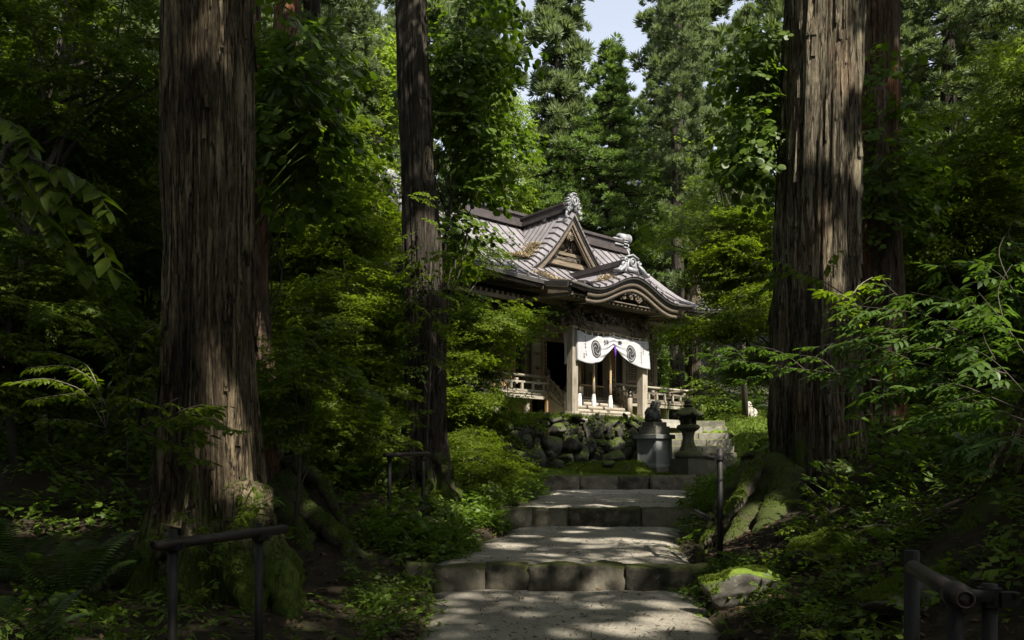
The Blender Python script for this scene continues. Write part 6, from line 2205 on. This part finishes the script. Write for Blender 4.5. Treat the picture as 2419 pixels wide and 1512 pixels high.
tree('dim understory maple in the far distance left of the shrine', 860, 740, 24, (2.4, 1.5, 2.2), 250, 'maplefar', 'mapledark', 1.5, 29, 7, foot=(840, 24), tr=.1)
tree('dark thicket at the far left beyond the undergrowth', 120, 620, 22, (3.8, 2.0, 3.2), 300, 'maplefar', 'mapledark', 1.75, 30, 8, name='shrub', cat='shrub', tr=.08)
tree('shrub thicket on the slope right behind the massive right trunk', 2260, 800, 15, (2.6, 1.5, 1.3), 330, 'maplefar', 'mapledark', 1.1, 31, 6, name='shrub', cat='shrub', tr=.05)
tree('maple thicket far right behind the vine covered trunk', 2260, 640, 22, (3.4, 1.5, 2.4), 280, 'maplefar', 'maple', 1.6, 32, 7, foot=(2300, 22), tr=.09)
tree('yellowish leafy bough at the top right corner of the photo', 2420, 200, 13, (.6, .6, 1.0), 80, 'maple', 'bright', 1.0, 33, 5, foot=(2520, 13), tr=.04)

# ------------------------------------------------------------------ unseen roof of the wood, shaped to shade the foreground
g = np.random.default_rng(77)
N = 5000
cx = g.uniform(-17, 18, N); cy = g.uniform(-16, 26, N); cz = g.uniform(12.5, 19.5, N)
keep = np.where(cx < -3.5, cy < 20, cy < 10.5 - .25 * np.maximum(cx - 8, 0))
keep &= (cy <= 0) | ((cz - EYE) / np.maximum(cy, .1) > .68)
keep &= (cx > -3.5) | (cy < 9) | (g.random(N) < .35)
C = np.stack([cx, cy, cz], 1)[keep]
ex = []  # sprays added out of view on sun rays to shade trunks, lantern, statue, step
for q in range(230):
    P = W(g.uniform(400, 600), g.uniform(60, 760), 7.2); zt = g.uniform(13, 17.5)
    ex.append(P + SUN * (zt - P[2]) / SUN[2] + g.normal(0, .15, 3))
for q in range(60):
    P = W(g.uniform(1840, 2030), g.uniform(430, 1000), 10.4); zt = g.uniform(13, 17.5)
    ex.append(P + SUN * (zt - P[2]) / SUN[2] + g.normal(0, .15, 3))
for (px, py, d, sx, sz, n_) in ((1628, 1045, 23.4, .45, .9, 110), (1548, 985, 23.8, .3, .35, 50), (1460, 1140, 22.4, 1.9, .12, 70)):
    for q in range(n_):
        P = W(px, py, d) + np.array([g.uniform(-sx, sx), 0, g.uniform(-sz, sz)]); zt = g.uniform(12.5, 17)
        ex.append(P + SUN * (zt - P[2]) / SUN[2] + g.normal(0, .15, 3))
C = np.concatenate([C, np.array(ex)])
parts = []
pick = g.integers(0, 3, len(C))
Rm = rots(g.uniform(0, 6.28, len(C)), g.normal(.1, .25, len(C)), g.normal(0, .25, len(C)))
for k in range(3):
    s = pick == k
    parts.append(place(SPR['canopy'][k], Rm[s], C[s], g.uniform(.9, 1.4, s.sum())))
V, T = prune_tris(*merge(parts), True)
tag(obj('forest_canopy', mesh_np('forest_canopy', V, T, M['mapledark'])), 'unseen leafy canopy high over the path, with sprays added for shade', 'canopy', kind='stuff')

# unseen mass of boughs behind and beside the camera, added to block low sky light
N = 2100
th_ = g.uniform(math.pi * 1.02, math.pi * 1.98, N); rr_ = g.uniform(9, 24, N)
C = np.stack([rr_ * np.cos(th_) * 1.3, rr_ * np.sin(th_) - 1, g.uniform(0, 1, N) ** 1.1 * 9], 1)
C2 = np.stack([g.choice([-1, 1], 900) * g.uniform(14, 22, 900), g.uniform(-6, 12, 900), g.uniform(0, 8, 900)], 1)
C = np.concatenate([C, C2])
parts = []
pick = g.integers(0, 3, len(C))
Rm = rots(g.uniform(0, 6.28, len(C)), g.normal(.2, .4, len(C)), g.normal(0, .4, len(C)))
for k in range(3):
    s = pick == k
    parts.append(place(SPR['canopy'][k], Rm[s], C[s], g.uniform(1.5, 2.2, s.sum())))
V, T = prune_tris(*merge(parts), True)
tag(obj('wood_sky_screen', mesh_np('wood_sky_screen', V, T, M['mapledark'])), 'unseen leafy wood added behind the viewpoint to block low sky light', 'wood', kind='stuff')
# ------------------------------------------------------------------ low plants
def scatter_low(name, regions, kinds, mat, label, cat, seed, prune=False):
    """ground plants too many to count, following the ground"""
    g = np.random.default_rng(seed)
    parts = []
    for (poly, n, s0, s1) in regions:
        P = np.array(poly, dtype=float)
        lo, hi = P.min(0), P.max(0)
        pts = []
        while len(pts) < n:
            q = g.uniform(lo, hi, (n * 2, 2))
            inside = np.zeros(len(q), dtype=bool); j = len(P) - 1
            for i in range(len(P)):
                c = ((P[i, 1] > q[:, 1]) != (P[j, 1] > q[:, 1])) & (q[:, 0] < (P[j, 0] - P[i, 0]) * (q[:, 1] - P[i, 1]) / (P[j, 1] - P[i, 1] + 1e-9) + P[i, 0])
                inside ^= c; j = i
            # clump the plants
            den = fbm(q[:, 0], q[:, 1], seed, 3, 1.6) + g.normal(0, .35, len(q))
            rp = np.array(ROOTPTS); near = (np.hypot(q[:, None, 0] - rp[None, :, 0], q[:, None, 1] - rp[None, :, 1]).min(1) < .26)
            pts += list(q[inside & (den > -.25) & ~near])
        q = np.array(pts[:n])
        z = terrain(q[:, 0], q[:, 1])
        sc = g.uniform(s0, s1, n)
        C = np.stack([q[:, 0], q[:, 1], z + .10 * sc * g.uniform(.0, 1.4, n)], 1)
        Rm = rots(g.uniform(0, 6.28, n), g.normal(-.35, .35, n), g.normal(0, .3, n))
        pick = g.integers(0, len(kinds), n)
        for k in range(len(kinds)):
            s = pick == k
            if s.any(): parts.append(place(kinds[k], Rm[s], C[s], sc[s]))
    V, T = merge(parts)
    if prune: V, T = prune_tris(V, T)
    return tag(obj(name, mesh_np(name, V, T, M[mat])), label, cat, kind='stuff')


def edge_poly(y0, y1, side, w, n=8, gap=-.08):
    ys = np.linspace(y0, y1, n)
    c = np.interp(ys, PY, PC); h = np.interp(ys, PY, PH)
    a = [(c[i] + side * (h[i] + gap), ys[i]) for i in range(n)]
    b = [(c[i] + side * (h[i] + w), ys[i]) for i in range(n)][::-1]
    return a + b


LOWK = SPR['low']
scatter_low('ground_cover', [(edge_poly(8.2, 13.6, -1, 1.1), 900, .5, 1.15), (edge_poly(10, 22.4, -1, 2.4), 1500, .6, 1.3), (edge_poly(5.0, 8.8, -1, .5), 130, .4, .8), (edge_poly(6.0, 10.5, 1, .55, gap=-.12), 260, .35, .8), (edge_poly(4.5, 9.5, 1, 3.2, gap=.1), 500, .4, .9), (edge_poly(4.0, 9.0, -1, 3.2, gap=.2), 300, .4, .9),
                             (edge_poly(9.5, 22.0, 1, 1.8), 800, .6, 1.2), (edge_poly(4, 9.5, 1, 3.5, gap=.25), 330, .5, 1.1), (edge_poly(9, 20, -1, 9, gap=2.0), 1500, .8, 1.8), (edge_poly(8, 20, 1, 9, gap=1.5), 1200, .8, 1.8)],
            LOWK, 'low', 'low leafy plants covering the banks along the path', 'ground cover', 91)
tri_blade = (np.array([[0, -.006, 0], [0, .006, 0], [.05, 0, .07]]), np.array([[0, 1, 2]]))
tuft = merge([(tri_blade[0] @ rotm(a_, b_).T, tri_blade[1]) for a_, b_ in zip(np.random.default_rng(4).uniform(0, 6.28, 16), np.random.default_rng(5).uniform(-.7, .4, 16))])
scatter_low('moss_and_grass', [([(.4, 22.55), (5.4, 22.6), (4.4, 24.3), (-1.2, 21.8), (-1.5, 21.0)], 5200, .25, .75), ([(6.8, 22.6), (10, 23.2), (10, 28.5), (7.2, 28.5)], 2600, .5, 1.2)],
            [tuft], 'mosstuft', 'bright moss and short grass on the apron below the shrine', 'moss', 92)
# grass and moss fringe along the top of the stone wall
g = np.random.default_rng(93)
n = 1500
al = g.uniform(-.4, WL + .2, n); ac = g.normal(.42, .22, n)
C = np.stack([WA[0] + WDIR[0] * al + WN[0] * ac, WA[1] + WDIR[1] * al + WN[1] * ac, 2.72 + g.normal(0, .05, n)], 1)
V, T = place(tuft, rots(g.uniform(0, 6.28, n), g.normal(0, .3, n), g.normal(0, .3, n)), C, g.uniform(.8, 2.0, n))
tag(obj('moss_and_grass', mesh_np('moss_and_grass', V, T, M['mosstuft'])), 'moss and grass fringe along the top of the stone wall', 'moss', kind='stuff')
# brown leaf litter and twigs on the banks and path
def flat_scatter(name, label, n, polys, mat, size, seed, lift_=.012, elong=.4, onpath=False):
    g = np.random.default_rng(seed); Vs = []
    for poly, n in polys:
        P = np.array(poly); lo, hi = P.min(0), P.max(0)
        q = g.uniform(lo, hi, (n, 2))
        z = path_z(q[:, 1]) + .012 if onpath else terrain(q[:, 0], q[:, 1]) + lift_
        a = g.uniform(0, 6.28, n); s = size * g.uniform(.5, 1.6, n)
        d = np.stack([np.cos(a), np.sin(a), g.normal(0, .25, n)], 1) * s[:, None]
        e = np.stack([-np.sin(a), np.cos(a), g.normal(0, .4, n)], 1) * (s * elong)[:, None]
        c = np.stack([q[:, 0], q[:, 1], z], 1)
        Vs.append(np.stack([c - d, c + e, c + d, c - e], 1).reshape(-1, 3))
    V = np.concatenate(Vs)
    return tag(obj(name, mesh_np(name, V, np.arange(len(V)).reshape(-1, 4), M[mat])), label, 'fallen leaves', kind='stuff')


flat_scatter('leaf_litter', 'brown leaf litter over the shaded banks', 0, [(edge_poly(3, 20, -1, 5), 9000), (edge_poly(3, 20, 1, 5), 9000), (edge_poly(4, 13, -1, .35), 1500), (edge_poly(4, 13, 1, .35), 1500)], 'leaflitter', .035, 95)
flat_scatter('path_litter', 'crumbs of bark and twigs strewn on the gravel path', 0, [([(-.3, 5.5), (1.4, 8.3)], 800), ([(-.5, 8.8), (2.4, 13.2)], 900), ([(.3, 13.8), (4.2, 22)], 800)], 'leaflitter', .022, 96, elong=.22, onpath=True)
M['yellowleaf'] = flat_mat('yellow_leaf', (.36, .20, .06), .7, 0, .2)
for (px, py, d, lab) in ((1535, 1432, 8.25, 'small orange fallen leaf at the foot of the nearest path step'), (1407, 1428, 8.3, 'small brown fallen leaf below the chipped middle block of the nearest step')):
    p = W(px, py, d)
    o = mesh_np('fallen_leaf', MAP5[0] * .13, MAP5[1], M['yellowleaf'])
    tag(obj('fallen_leaf', o, None, loc=(p[0], p[1], .035), rot=(.1, .1, px)), lab, 'leaf')


# compound and simple leaves as separate parts
def compound(seed, n=3, size=.15, w=.36, L=.34):
    """pinnate leaf: rachis with opposite leaflets and one at the tip, along +x"""
    g = np.random.default_rng(seed); lf = oval_leaf(w); parts = []
    parts.append(stalk((0, 0, 0), (L, 0, -.05), .004))
    for k in range(n):
        t = .3 + .62 * k / n
        for s in (1, -1):
            y = s * R(62 - 8 * k)
            parts.append((lf[0] @ rotm(y + g.normal(0, .08), g.uniform(.05, .35), g.normal(0, .2)).T * size * g.uniform(.85, 1.1) + np.array([L * t, s * .004, -.05 * t]), lf[1]))
    parts.append((lf[0] @ rotm(g.normal(0, .1), .15).T * size * 1.1 + np.array([L, 0, -.05]), lf[1]))
    return merge(parts)


LEAFM = {}
for k in range(3):
    V, T = compound(500 + k); LEAFM[('elder', k)] = mesh_np('leaf', V, T, M['elder'])
    V, T = compound(510 + k, 2, .16, .5, .22); LEAFM[('small', k)] = mesh_np('leaf', V, T, M['maple'])
    LEAFM[('big', k)] = mesh_np('leaf', oval_leaf(.46 + .05 * k)[0], oval_leaf(.46 + .05 * k)[1], M['mapledark'])
    LEAFM[('maple', k)] = mesh_np('leaf', MAP7[0], MAP7[1], M['maple'])


def twiggy(name, lab, cat, base, twigs, kind, size, seed, spacing=.10, bark='paletwig', r=.008, per=1, tilt=.15, dark=None):
    """plant of thin stems, every leaf a part; twigs = polylines in world space"""
    g = np.random.default_rng(seed)
    b = np.array(base, dtype=float)
    t = thing(name, lab, cat, b)
    nl = 0
    for tw in twigs:
        P = np.array(tw, dtype=float)
        seg = np.linalg.norm(np.diff(P, axis=0), axis=1); cum = np.concatenate([[0], np.cumsum(seg)]); Lt = cum[-1]
        q = np.linspace(0, Lt, max(6, int(Lt / .08)))
        path = np.stack([np.interp(q, cum, P[:, i]) for i in range(3)], 1)
        for _ in range(2): path[1:-1] = (path[:-2] + path[1:-1] * 2 + path[2:]) / 4
        m = MB(); m.tube(path - b, list(np.linspace(r, r * .35, len(path))), 6); m.build('stem', M[bark], t, True)
        start = Lt * .28
        s_ = start; side = 1
        while s_ <= Lt + 1e-6 and nl < 290:
            i = min(len(path) - 2, int(s_ / Lt * (len(path) - 1)))
            p = np.array([np.interp(s_, q, path[:, k]) for k in range(3)])
            d = path[i + 1] - path[i]; yaw = math.atan2(d[1], d[0])
            last = s_ + spacing > Lt
            for sd in ((1, -1) if per == 2 else (side,)):
                a = yaw + (0 if last and sd == side else sd * R(g.uniform(38, 75)))
                e = Euler((g.normal(0, .25), g.normal(tilt, .2), a))
                sz = size * g.uniform(.7, 1.2) * (1.0 - .25 * s_ / Lt)
                obj('leaf', LEAFM[(kind, int(g.integers(0, 3)))], t, loc=p - b, rot=e, scale=sz); nl += 1
            side = -side; s_ += spacing * g.uniform(.8, 1.2)
    return t


def tw(*pts):
    return [W(*p) for p in pts]


twiggy('overhanging_branch', 'branch of large dim drooping leaves hanging in from the left edge', 'branch', W(-60, 300, 4.6),
       [tw((-60, 300, 4.6), (60, 370, 4.5), (150, 470, 4.4), (230, 560, 4.4), (265, 640, 4.3)), tw((-60, 330, 4.7), (40, 420, 4.6), (110, 530, 4.5), (200, 640, 4.5)), tw((60, 370, 4.5), (150, 400, 4.4), (230, 440, 4.4), (255, 500, 4.3)), tw((-60, 260, 4.7), (30, 290, 4.6), (80, 330, 4.5), (60, 400, 4.5))],
       'big', .17, 601, .042, 'twig', .007, 2, .75)
twiggy('sapling', 'green sapling branch crossing in front of the massive left trunk', 'sapling', W(330, 1010, 6.3),
       [tw((330, 1010, 6.3), (400, 985, 6.3), (470, 975, 6.25), (545, 1015, 6.2)), tw((400, 985, 6.3), (450, 1010, 6.2), (490, 1050, 6.15)), tw((400, 985, 6.3), (470, 950, 6.3), (530, 960, 6.3)), tw((350, 1000, 6.3), (380, 960, 6.3), (420, 940, 6.3)), tw((330, 1010, 6.3), (420, 1060, 6.3), (470, 1085, 6.3))],
       'small', .62, 602, .07, 'twig', .006, 2, .2)
twiggy('sapling', 'thin bent sapling with sparse leaves leaning across the base of the massive left trunk', 'sapling', W(440, 1395, 6.6),
       [tw((440, 1395, 6.6), (480, 1340, 6.5), (520, 1280, 6.5), (570, 1215, 6.4), (650, 1170, 6.3)), tw((520, 1280, 6.5), (470, 1220, 6.5), (430, 1205, 6.5)), tw((540, 1250, 6.4), (600, 1180, 6.4), (570, 1160, 6.4)), tw((500, 1310, 6.5), (440, 1260, 6.5), (370, 1265, 6.5))],
       'small', .48, 603, .09, 'twig', .006, 2, .2)
twiggy('sapling', 'sunlit pale stemmed shrub with drooping leaves at the far left', 'shrub', W(250, 1010, 8.0),
       [tw((250, 1010, 8.0), (200, 920, 8.0), (110, 890, 8.0), (20, 905, 8.0)), tw((250, 1010, 8.0), (230, 900, 8.0), (160, 860, 8.1), (60, 870, 8.2)), tw((250, 1010, 8.0), (270, 910, 8.0), (300, 880, 8.0), (350, 890, 8.0)), tw((230, 950, 8.0), (290, 930, 8.0), (340, 950, 8.0)), tw((220, 930, 8.0), (150, 930, 7.9), (70, 945, 7.9)), tw((250, 1010, 8.0), (170, 990, 7.8), (90, 990, 7.8)), tw((250, 960, 8), (210, 860, 8.2), (130, 830, 8.3), (60, 830, 8.3))],
       'small', .42, 604, .075, 'paletwig', .0035, 2, .35)
twiggy('sapling', 'tall thin sapling with few leaves between the far left shrub and the massive trunk', 'sapling', W(300, 1110, 7.4),
       [tw((300, 1110, 7.4), (305, 950, 7.4), (290, 830, 7.4), (230, 760, 7.4)), tw((300, 870, 7.4), (330, 790, 7.4), (390, 760, 7.4)), tw((300, 1000, 7.4), (350, 860, 7.4), (400, 850, 7.4)), tw((302, 930, 7.4), (260, 810, 7.4), (180, 790, 7.4))],
       'small', .6, 605, .10, 'twig', .007, 2, .3)
twiggy('sapling', 'bright bush with fresh leaves in front of the mossy buttress root of the right trunk', 'shrub', W(2010, 1300, 8.0),
       [tw((2010, 1300, 8.0), (1975, 1235, 8.0), (1920, 1185, 8.0), (1815, 1170, 7.9)), tw((1975, 1235, 8.0), (1925, 1160, 8.0), (1880, 1130, 8.0)), tw((1990, 1260, 8.0), (1930, 1235, 7.9), (1850, 1250, 7.8)), tw((1930, 1190, 8.0), (1970, 1140, 8.0), (1990, 1145, 8.0)), tw((2000, 1280, 8.0), (1960, 1290, 7.8), (1910, 1300, 7.8))],
       'small', .42, 606, .065, 'twig', .006, 2, .1)
twiggy('sapling', 'pale stemmed sapling with broad grey green leaves on the dark right bank', 'sapling', W(2200, 1345, 6.6),
       [tw((2200, 1345, 6.6), (2160, 1280, 6.6), (2150, 1250, 6.6), (2120, 1225, 6.6)), tw((2160, 1280, 6.6), (2130, 1310, 6.5), (2080, 1320, 6.4)), tw((2150, 1250, 6.6), (2180, 1225, 6.6), (2230, 1215, 6.6)), tw((2150, 1255, 6.6), (2100, 1235, 6.6), (2030, 1245, 6.6)), tw((2160, 1285, 6.6), (2200, 1300, 6.5), (2215, 1320, 6.5))],
       'small', .62, 607, .10, 'paletwig', .006, 2, .25)
twiggy('sapling', 'low plant with narrow leaves between the mossy boulder and the grey green sapling', 'plant', W(2060, 1440, 6.2),
       [tw((2060, 1440, 6.2), (2050, 1370, 6.2), (2020, 1345, 6.2), (1960, 1350, 6.1)), tw((2055, 1400, 6.2), (2080, 1350, 6.2), (2130, 1350, 6.2)), tw((2055, 1400, 6.2), (2010, 1390, 6.1), (1990, 1420, 6.0)), tw((2058, 1420, 6.2), (2110, 1400, 6.2), (2160, 1405, 6.2))],
       'small', .40, 608, .06, 'twig', .005, 2, .2)
twiggy('sapling', 'small green plant in front of the boulders at the bottom right of the path', 'plant', W(2020, 1500, 5.4),
       [tw((2020, 1500, 5.4), (1990, 1450, 5.4), (1940, 1440, 5.4)), tw((2020, 1500, 5.4), (2060, 1450, 5.4), (2110, 1440, 5.4)), tw((2020, 1500, 5.4), (2010, 1430, 5.5), (2040, 1395, 5.5)), tw((2010, 1480, 5.4), (1940, 1480, 5.3), (1890, 1500, 5.2))],
       'small', .42, 609, .07, 'twig', .005, 2, .2)
E_ = []
for (a, b, c) in (((2420, 930, 6.6), (2150, 850, 7.0), (1960, 870, 7.4)), ((2420, 900, 6.8), (2100, 780, 7.4), (1930, 820, 7.8)), ((2420, 860, 7.0), (2180, 740, 7.4), (2000, 720, 7.8)), ((2440, 830, 7.0), (2300, 720, 7.2), (2150, 690, 7.5)),
                  ((2440, 980, 6.4), (2250, 900, 6.7), (2080, 930, 7.0)), ((2440, 1000, 6.2), (2330, 960, 6.3), (2200, 1000, 6.5)), ((2440, 950, 6.3), (2350, 850, 6.5), (2250, 800, 6.7)), ((2440, 870, 6.6), (2370, 760, 6.8), (2310, 690, 7.0)),
                  ((2440, 1040, 6.0), (2370, 1010, 6.0), (2280, 1050, 6.1)), ((2440, 780, 7), (2380, 660, 7.2), (2300, 610, 7.4)), ((2440, 700, 7.3), (2390, 600, 7.4), (2340, 560, 7.6))):
    E_.append(tw(a, b, c))
    mid = [(a[i] + b[i] * 2) / 3 for i in range(3)]
    E_.append(tw(tuple(mid), ((b[0] + c[0]) / 2 + 40, (b[1] + c[1]) / 2 + 50, c[2] - .2), (c[0] + 70, c[1] + 75, c[2] - .2)))
    E_.append(tw(b, ((b[0] + c[0]) / 2 + 10, (b[1] + c[1]) / 2 - 45, c[2]), (c[0] + 80, c[1] - 65, c[2])))
twiggy('elder_shrub', 'large shrub with compound leaves arching in from the right edge', 'shrub', gz(2500, 6.6), E_, 'elder', .85, 610, .115, 'twig', .006, 2, .18)
twiggy('elder_shrub', 'long bright sunlit bough reaching left across the massive right trunk', 'branch', W(2080, 900, 8.4),
       [tw((2080, 900, 8.4), (1960, 880, 8.6), (1840, 865, 8.9), (1740, 850, 9.1), (1665, 835, 9.3)), tw((1900, 873, 8.8), (1850, 830, 8.9), (1780, 815, 9.0)), tw((1840, 865, 8.9), (1790, 890, 9.0), (1760, 905, 9.0)), tw((1760, 852, 9.0), (1730, 815, 9.1), (1700, 815, 9.2)), tw((1980, 885, 8.6), (1940, 840, 8.6), (1880, 840, 8.7)), tw((1750, 850, 9.1), (1700, 870, 9.1), (1670, 870, 9.2))],
       'elder', .62, 611, .11, 'twig', .005, 2, .05)
twiggy('elder_shrub', 'upright shoot with bright fresh leaves before the lower middle of the massive right trunk', 'branch', W(2060, 800, 7.9),
       [tw((2060, 800, 7.9), (2030, 720, 7.9), (2000, 695, 7.9), (1960, 690, 7.9)), tw((2010, 700, 7.9), (2030, 670, 7.9), (2060, 655, 7.9)), tw((2040, 745, 7.9), (2010, 730, 7.9), (1985, 745, 7.8))],
       'small', .75, 612, .085, 'paletwig', .007, 2, .0)
twiggy('overhanging_branch', 'leafy bough of round leaves crossing the massive right trunk at its lower middle', 'branch', W(2000, 700, 9.2),
       [tw((2000, 700, 9.2), (1930, 655, 9.3), (1850, 640, 9.4), (1760, 655, 9.5)), tw((1900, 645, 9.3), (1840, 610, 9.4), (1780, 620, 9.5)), tw((1940, 660, 9.3), (1960, 610, 9.3), (1980, 590, 9.3)), tw((1850, 640, 9.4), (1830, 670, 9.4), (1790, 690, 9.5))],
       'big', .15, 613, .06, 'twig', .007, 2, .4)

# ferns
def fern_frond_mesh(seed, L=.75):
    g = np.random.default_rng(seed); parts = []
    n = 26
    for k in range(n):
        t = (k + 1) / n
        x = L * t * (1 - .12 * t); z = .45 * L * math.sin(t * 1.9) * .9
        parts.append(stalk((L * (t - 1 / n), 0, .45 * L * math.sin((t - 1 / n) * 1.9) * .9), (x, 0, z), .006 * (1.1 - t)))
        w = L * .26 * math.sin(math.pi * min(1, t * .9 + .08)) ** .8 * g.uniform(.9, 1.1)
        for s in (1, -1):
            a = np.array([x, 0, z]); tip = a + np.array([w * .35, s * w, -w * .22])
            h = L / n * .42
            V = np.array([a + [-h, 0, 0], a + [h, 0, 0], (a + tip) / 2 + [h * .9, 0, .01], tip, (a + tip) / 2 + [-h * .9, 0, .01]])
            parts.append((V, np.array([[0, 1, 2], [0, 2, 4], [4, 2, 3]])))
    V, T = merge(parts)
    return mesh_np('frond', V, T, M['fern'])


FR = [fern_frond_mesh(700 + k) for k in range(3)]
FERNS = [(165, 1235, 6.2, 1.0, 11, 'large fern rosette in the dark at the lower left'), (290, 1190, 7.2, .8, 8, 'fern behind the large fern rosette toward the massive left trunk'), (25, 1150, 7.0, .9, 8, 'fern at the left edge above the large fern rosette'),
         (720, 1130, 11.6, .75, 8, 'fern growing above the mossy roots of the reddish cedar'), (860, 1090, 12.2, .8, 8, 'fern on the bank left of the low dark pipe rail'), (2330, 1100, 7.5, .8, 8, 'fern on the right bank below the arching compound leaves'),
         (1985, 1110, 12, .7, 7, 'fern behind the buttress of the massive right trunk'), (420, 1160, 8.6, .8, 8, 'fern just left of the foot of the massive left trunk'), (1760, 1010, 28, 1.1, 8, 'fern clump under the trees left of the pale far lion-dog'), (90, 1340, 5.0, .55, 7, 'small fern at the bottom left below the large rosette')]
for k, (px, py, d, s_, n, lab) in enumerate(FERNS):
    p = W(px, py, d); z = tz(p[0], p[1])
    t = thing('fern', lab, 'fern', (p[0], p[1], z), 0)
    for q in range(n):
        obj('frond', FR[q % 3], t, rot=(rng.normal(0, .12), -.35 + rng.normal(0, .15), 6.283 * q / n + rng.normal(0, .15)), scale=s_ * rng.uniform(.8, 1.15))
# star-leaved plant and dead sticks
for k, (a, b, r_, lab) in enumerate(((W(1955, 1255, 8.2), W(1835, 1375, 7.6), .010, 'bare curved twig lying before the mossy boulder root'), (W(2190, 1200, 7.8), W(2080, 1340, 7.4), .035, 'dead leaning stick on the dark right bank'), (W(2165, 1080, 8.6), W(2165, 1245, 8.2), .022, 'broken upright reddish stick on the dark right bank'),
                                       (W(1925, 1300, 7.6), W(1880, 1330, 7.2), .008, 'thin pale twig above the bright green boulder'), (W(555, 1215, 6.3), W(600, 1150, 6.3), .006, 'short pale twig at the base of the massive left trunk'))):
    a = np.array(a); b = np.array(b)
    t = thing('fallen_stick', lab, 'stick', b)
    m = MB(); m.tube([a - b, (a - b) * .6 + np.array([.03, 0, .02]), (a - b) * .3, np.zeros(3)], [r_ * .5, r_ * .8, r_, r_], 7); m.build('stick', M['twig'] if k % 2 else M['barkred'], t, True)
# moss tufts on the bright boulder and buttress roots
def moss_on(o, n, seed, smin=.25):
    dg = bpy.context.evaluated_depsgraph_get()
    me = o.data; mw = np.array(o.matrix_basis if o.parent is None else (o.parent.matrix_basis @ o.matrix_basis))
    V = np.array([v.co[:] for v in me.vertices]) @ mw[:3, :3].T + mw[:3, 3]
    Tt = []
    for p in me.polygons:
        vs = list(p.vertices)
        for k in range(1, len(vs) - 1): Tt.append((vs[0], vs[k], vs[k + 1]))
    Tt = np.array(Tt)
    A, B, C_ = V[Tt[:, 0]], V[Tt[:, 1]], V[Tt[:, 2]]
    nrm = np.cross(B - A, C_ - A); ar = np.linalg.norm(nrm, axis=1); nz = nrm[:, 2] / (ar + 1e-12)
    w = ar * np.clip(nz - smin, 0, 1); w /= w.sum()
    g = np.random.default_rng(seed)
    i = g.choice(len(Tt), n, p=w); u = g.random((n, 2)); f = u.sum(1) > 1; u[f] = 1 - u[f]
    P = A[i] + (B - A)[i] * u[:, :1] + (C_ - A)[i] * u[:, 1:]
    keep = fbm(P[:, 0], P[:, 1], seed, 3, 5) > -.35
    P = P[keep]
    return place(tuft, rots(g.uniform(0, 6.28, len(P)), g.normal(0, .4, len(P)), g.normal(0, .4, len(P))), P, g.uniform(.22, .5, len(P)))


bpy.context.view_layer.update()
mp = []
for k, o in enumerate([o for o in bpy.data.objects if o.name.split('.')[0] == 'boulder']):
    mp.append(moss_on(o, 1700, 800 + k))
for k, o in enumerate([o for o in bpy.data.objects if o.name.split('.')[0] == 'root' and o.parent.location.y < 14.5]):
    mp.append(moss_on(o, 480, 830 + k, .1))
V, T = merge(mp)
tag(obj('moss_tufts', mesh_np('moss_tufts', V, T, M['mosstuft'])), 'fine moss growing on roots and boulders beside the path', 'moss', kind='stuff')

# small ferns and weeds rooted in the joints of the stone wall
g = np.random.default_rng(97)
n = 170
al = g.uniform(-.2, WL + .1, n); zz = g.uniform(1.5, 2.75, n)
C = np.stack([WA[0] + WDIR[0] * al - WN[0] * .02, WA[1] + WDIR[1] * al - WN[1] * .02, zz], 1)
C[:, :2] += WN * ((zz - 1.5) * .09)[:, None]
parts = []
pick = g.integers(0, 4, n)
Rm = rots(math.atan2(-WN[1], -WN[0]) + g.normal(0, .7, n), g.normal(.1, .4, n), g.normal(0, .3, n))
for k in range(4):
    s = pick == k
    parts.append(place(LOWK[k], Rm[s], C[s], g.uniform(.4, .95, s.sum())))
V, T = merge(parts)
tag(obj('wall_weeds', mesh_np('wall_weeds', V, T, M['low'])), 'small weeds rooted in the joints of the stone wall', 'weeds', kind='stuff')
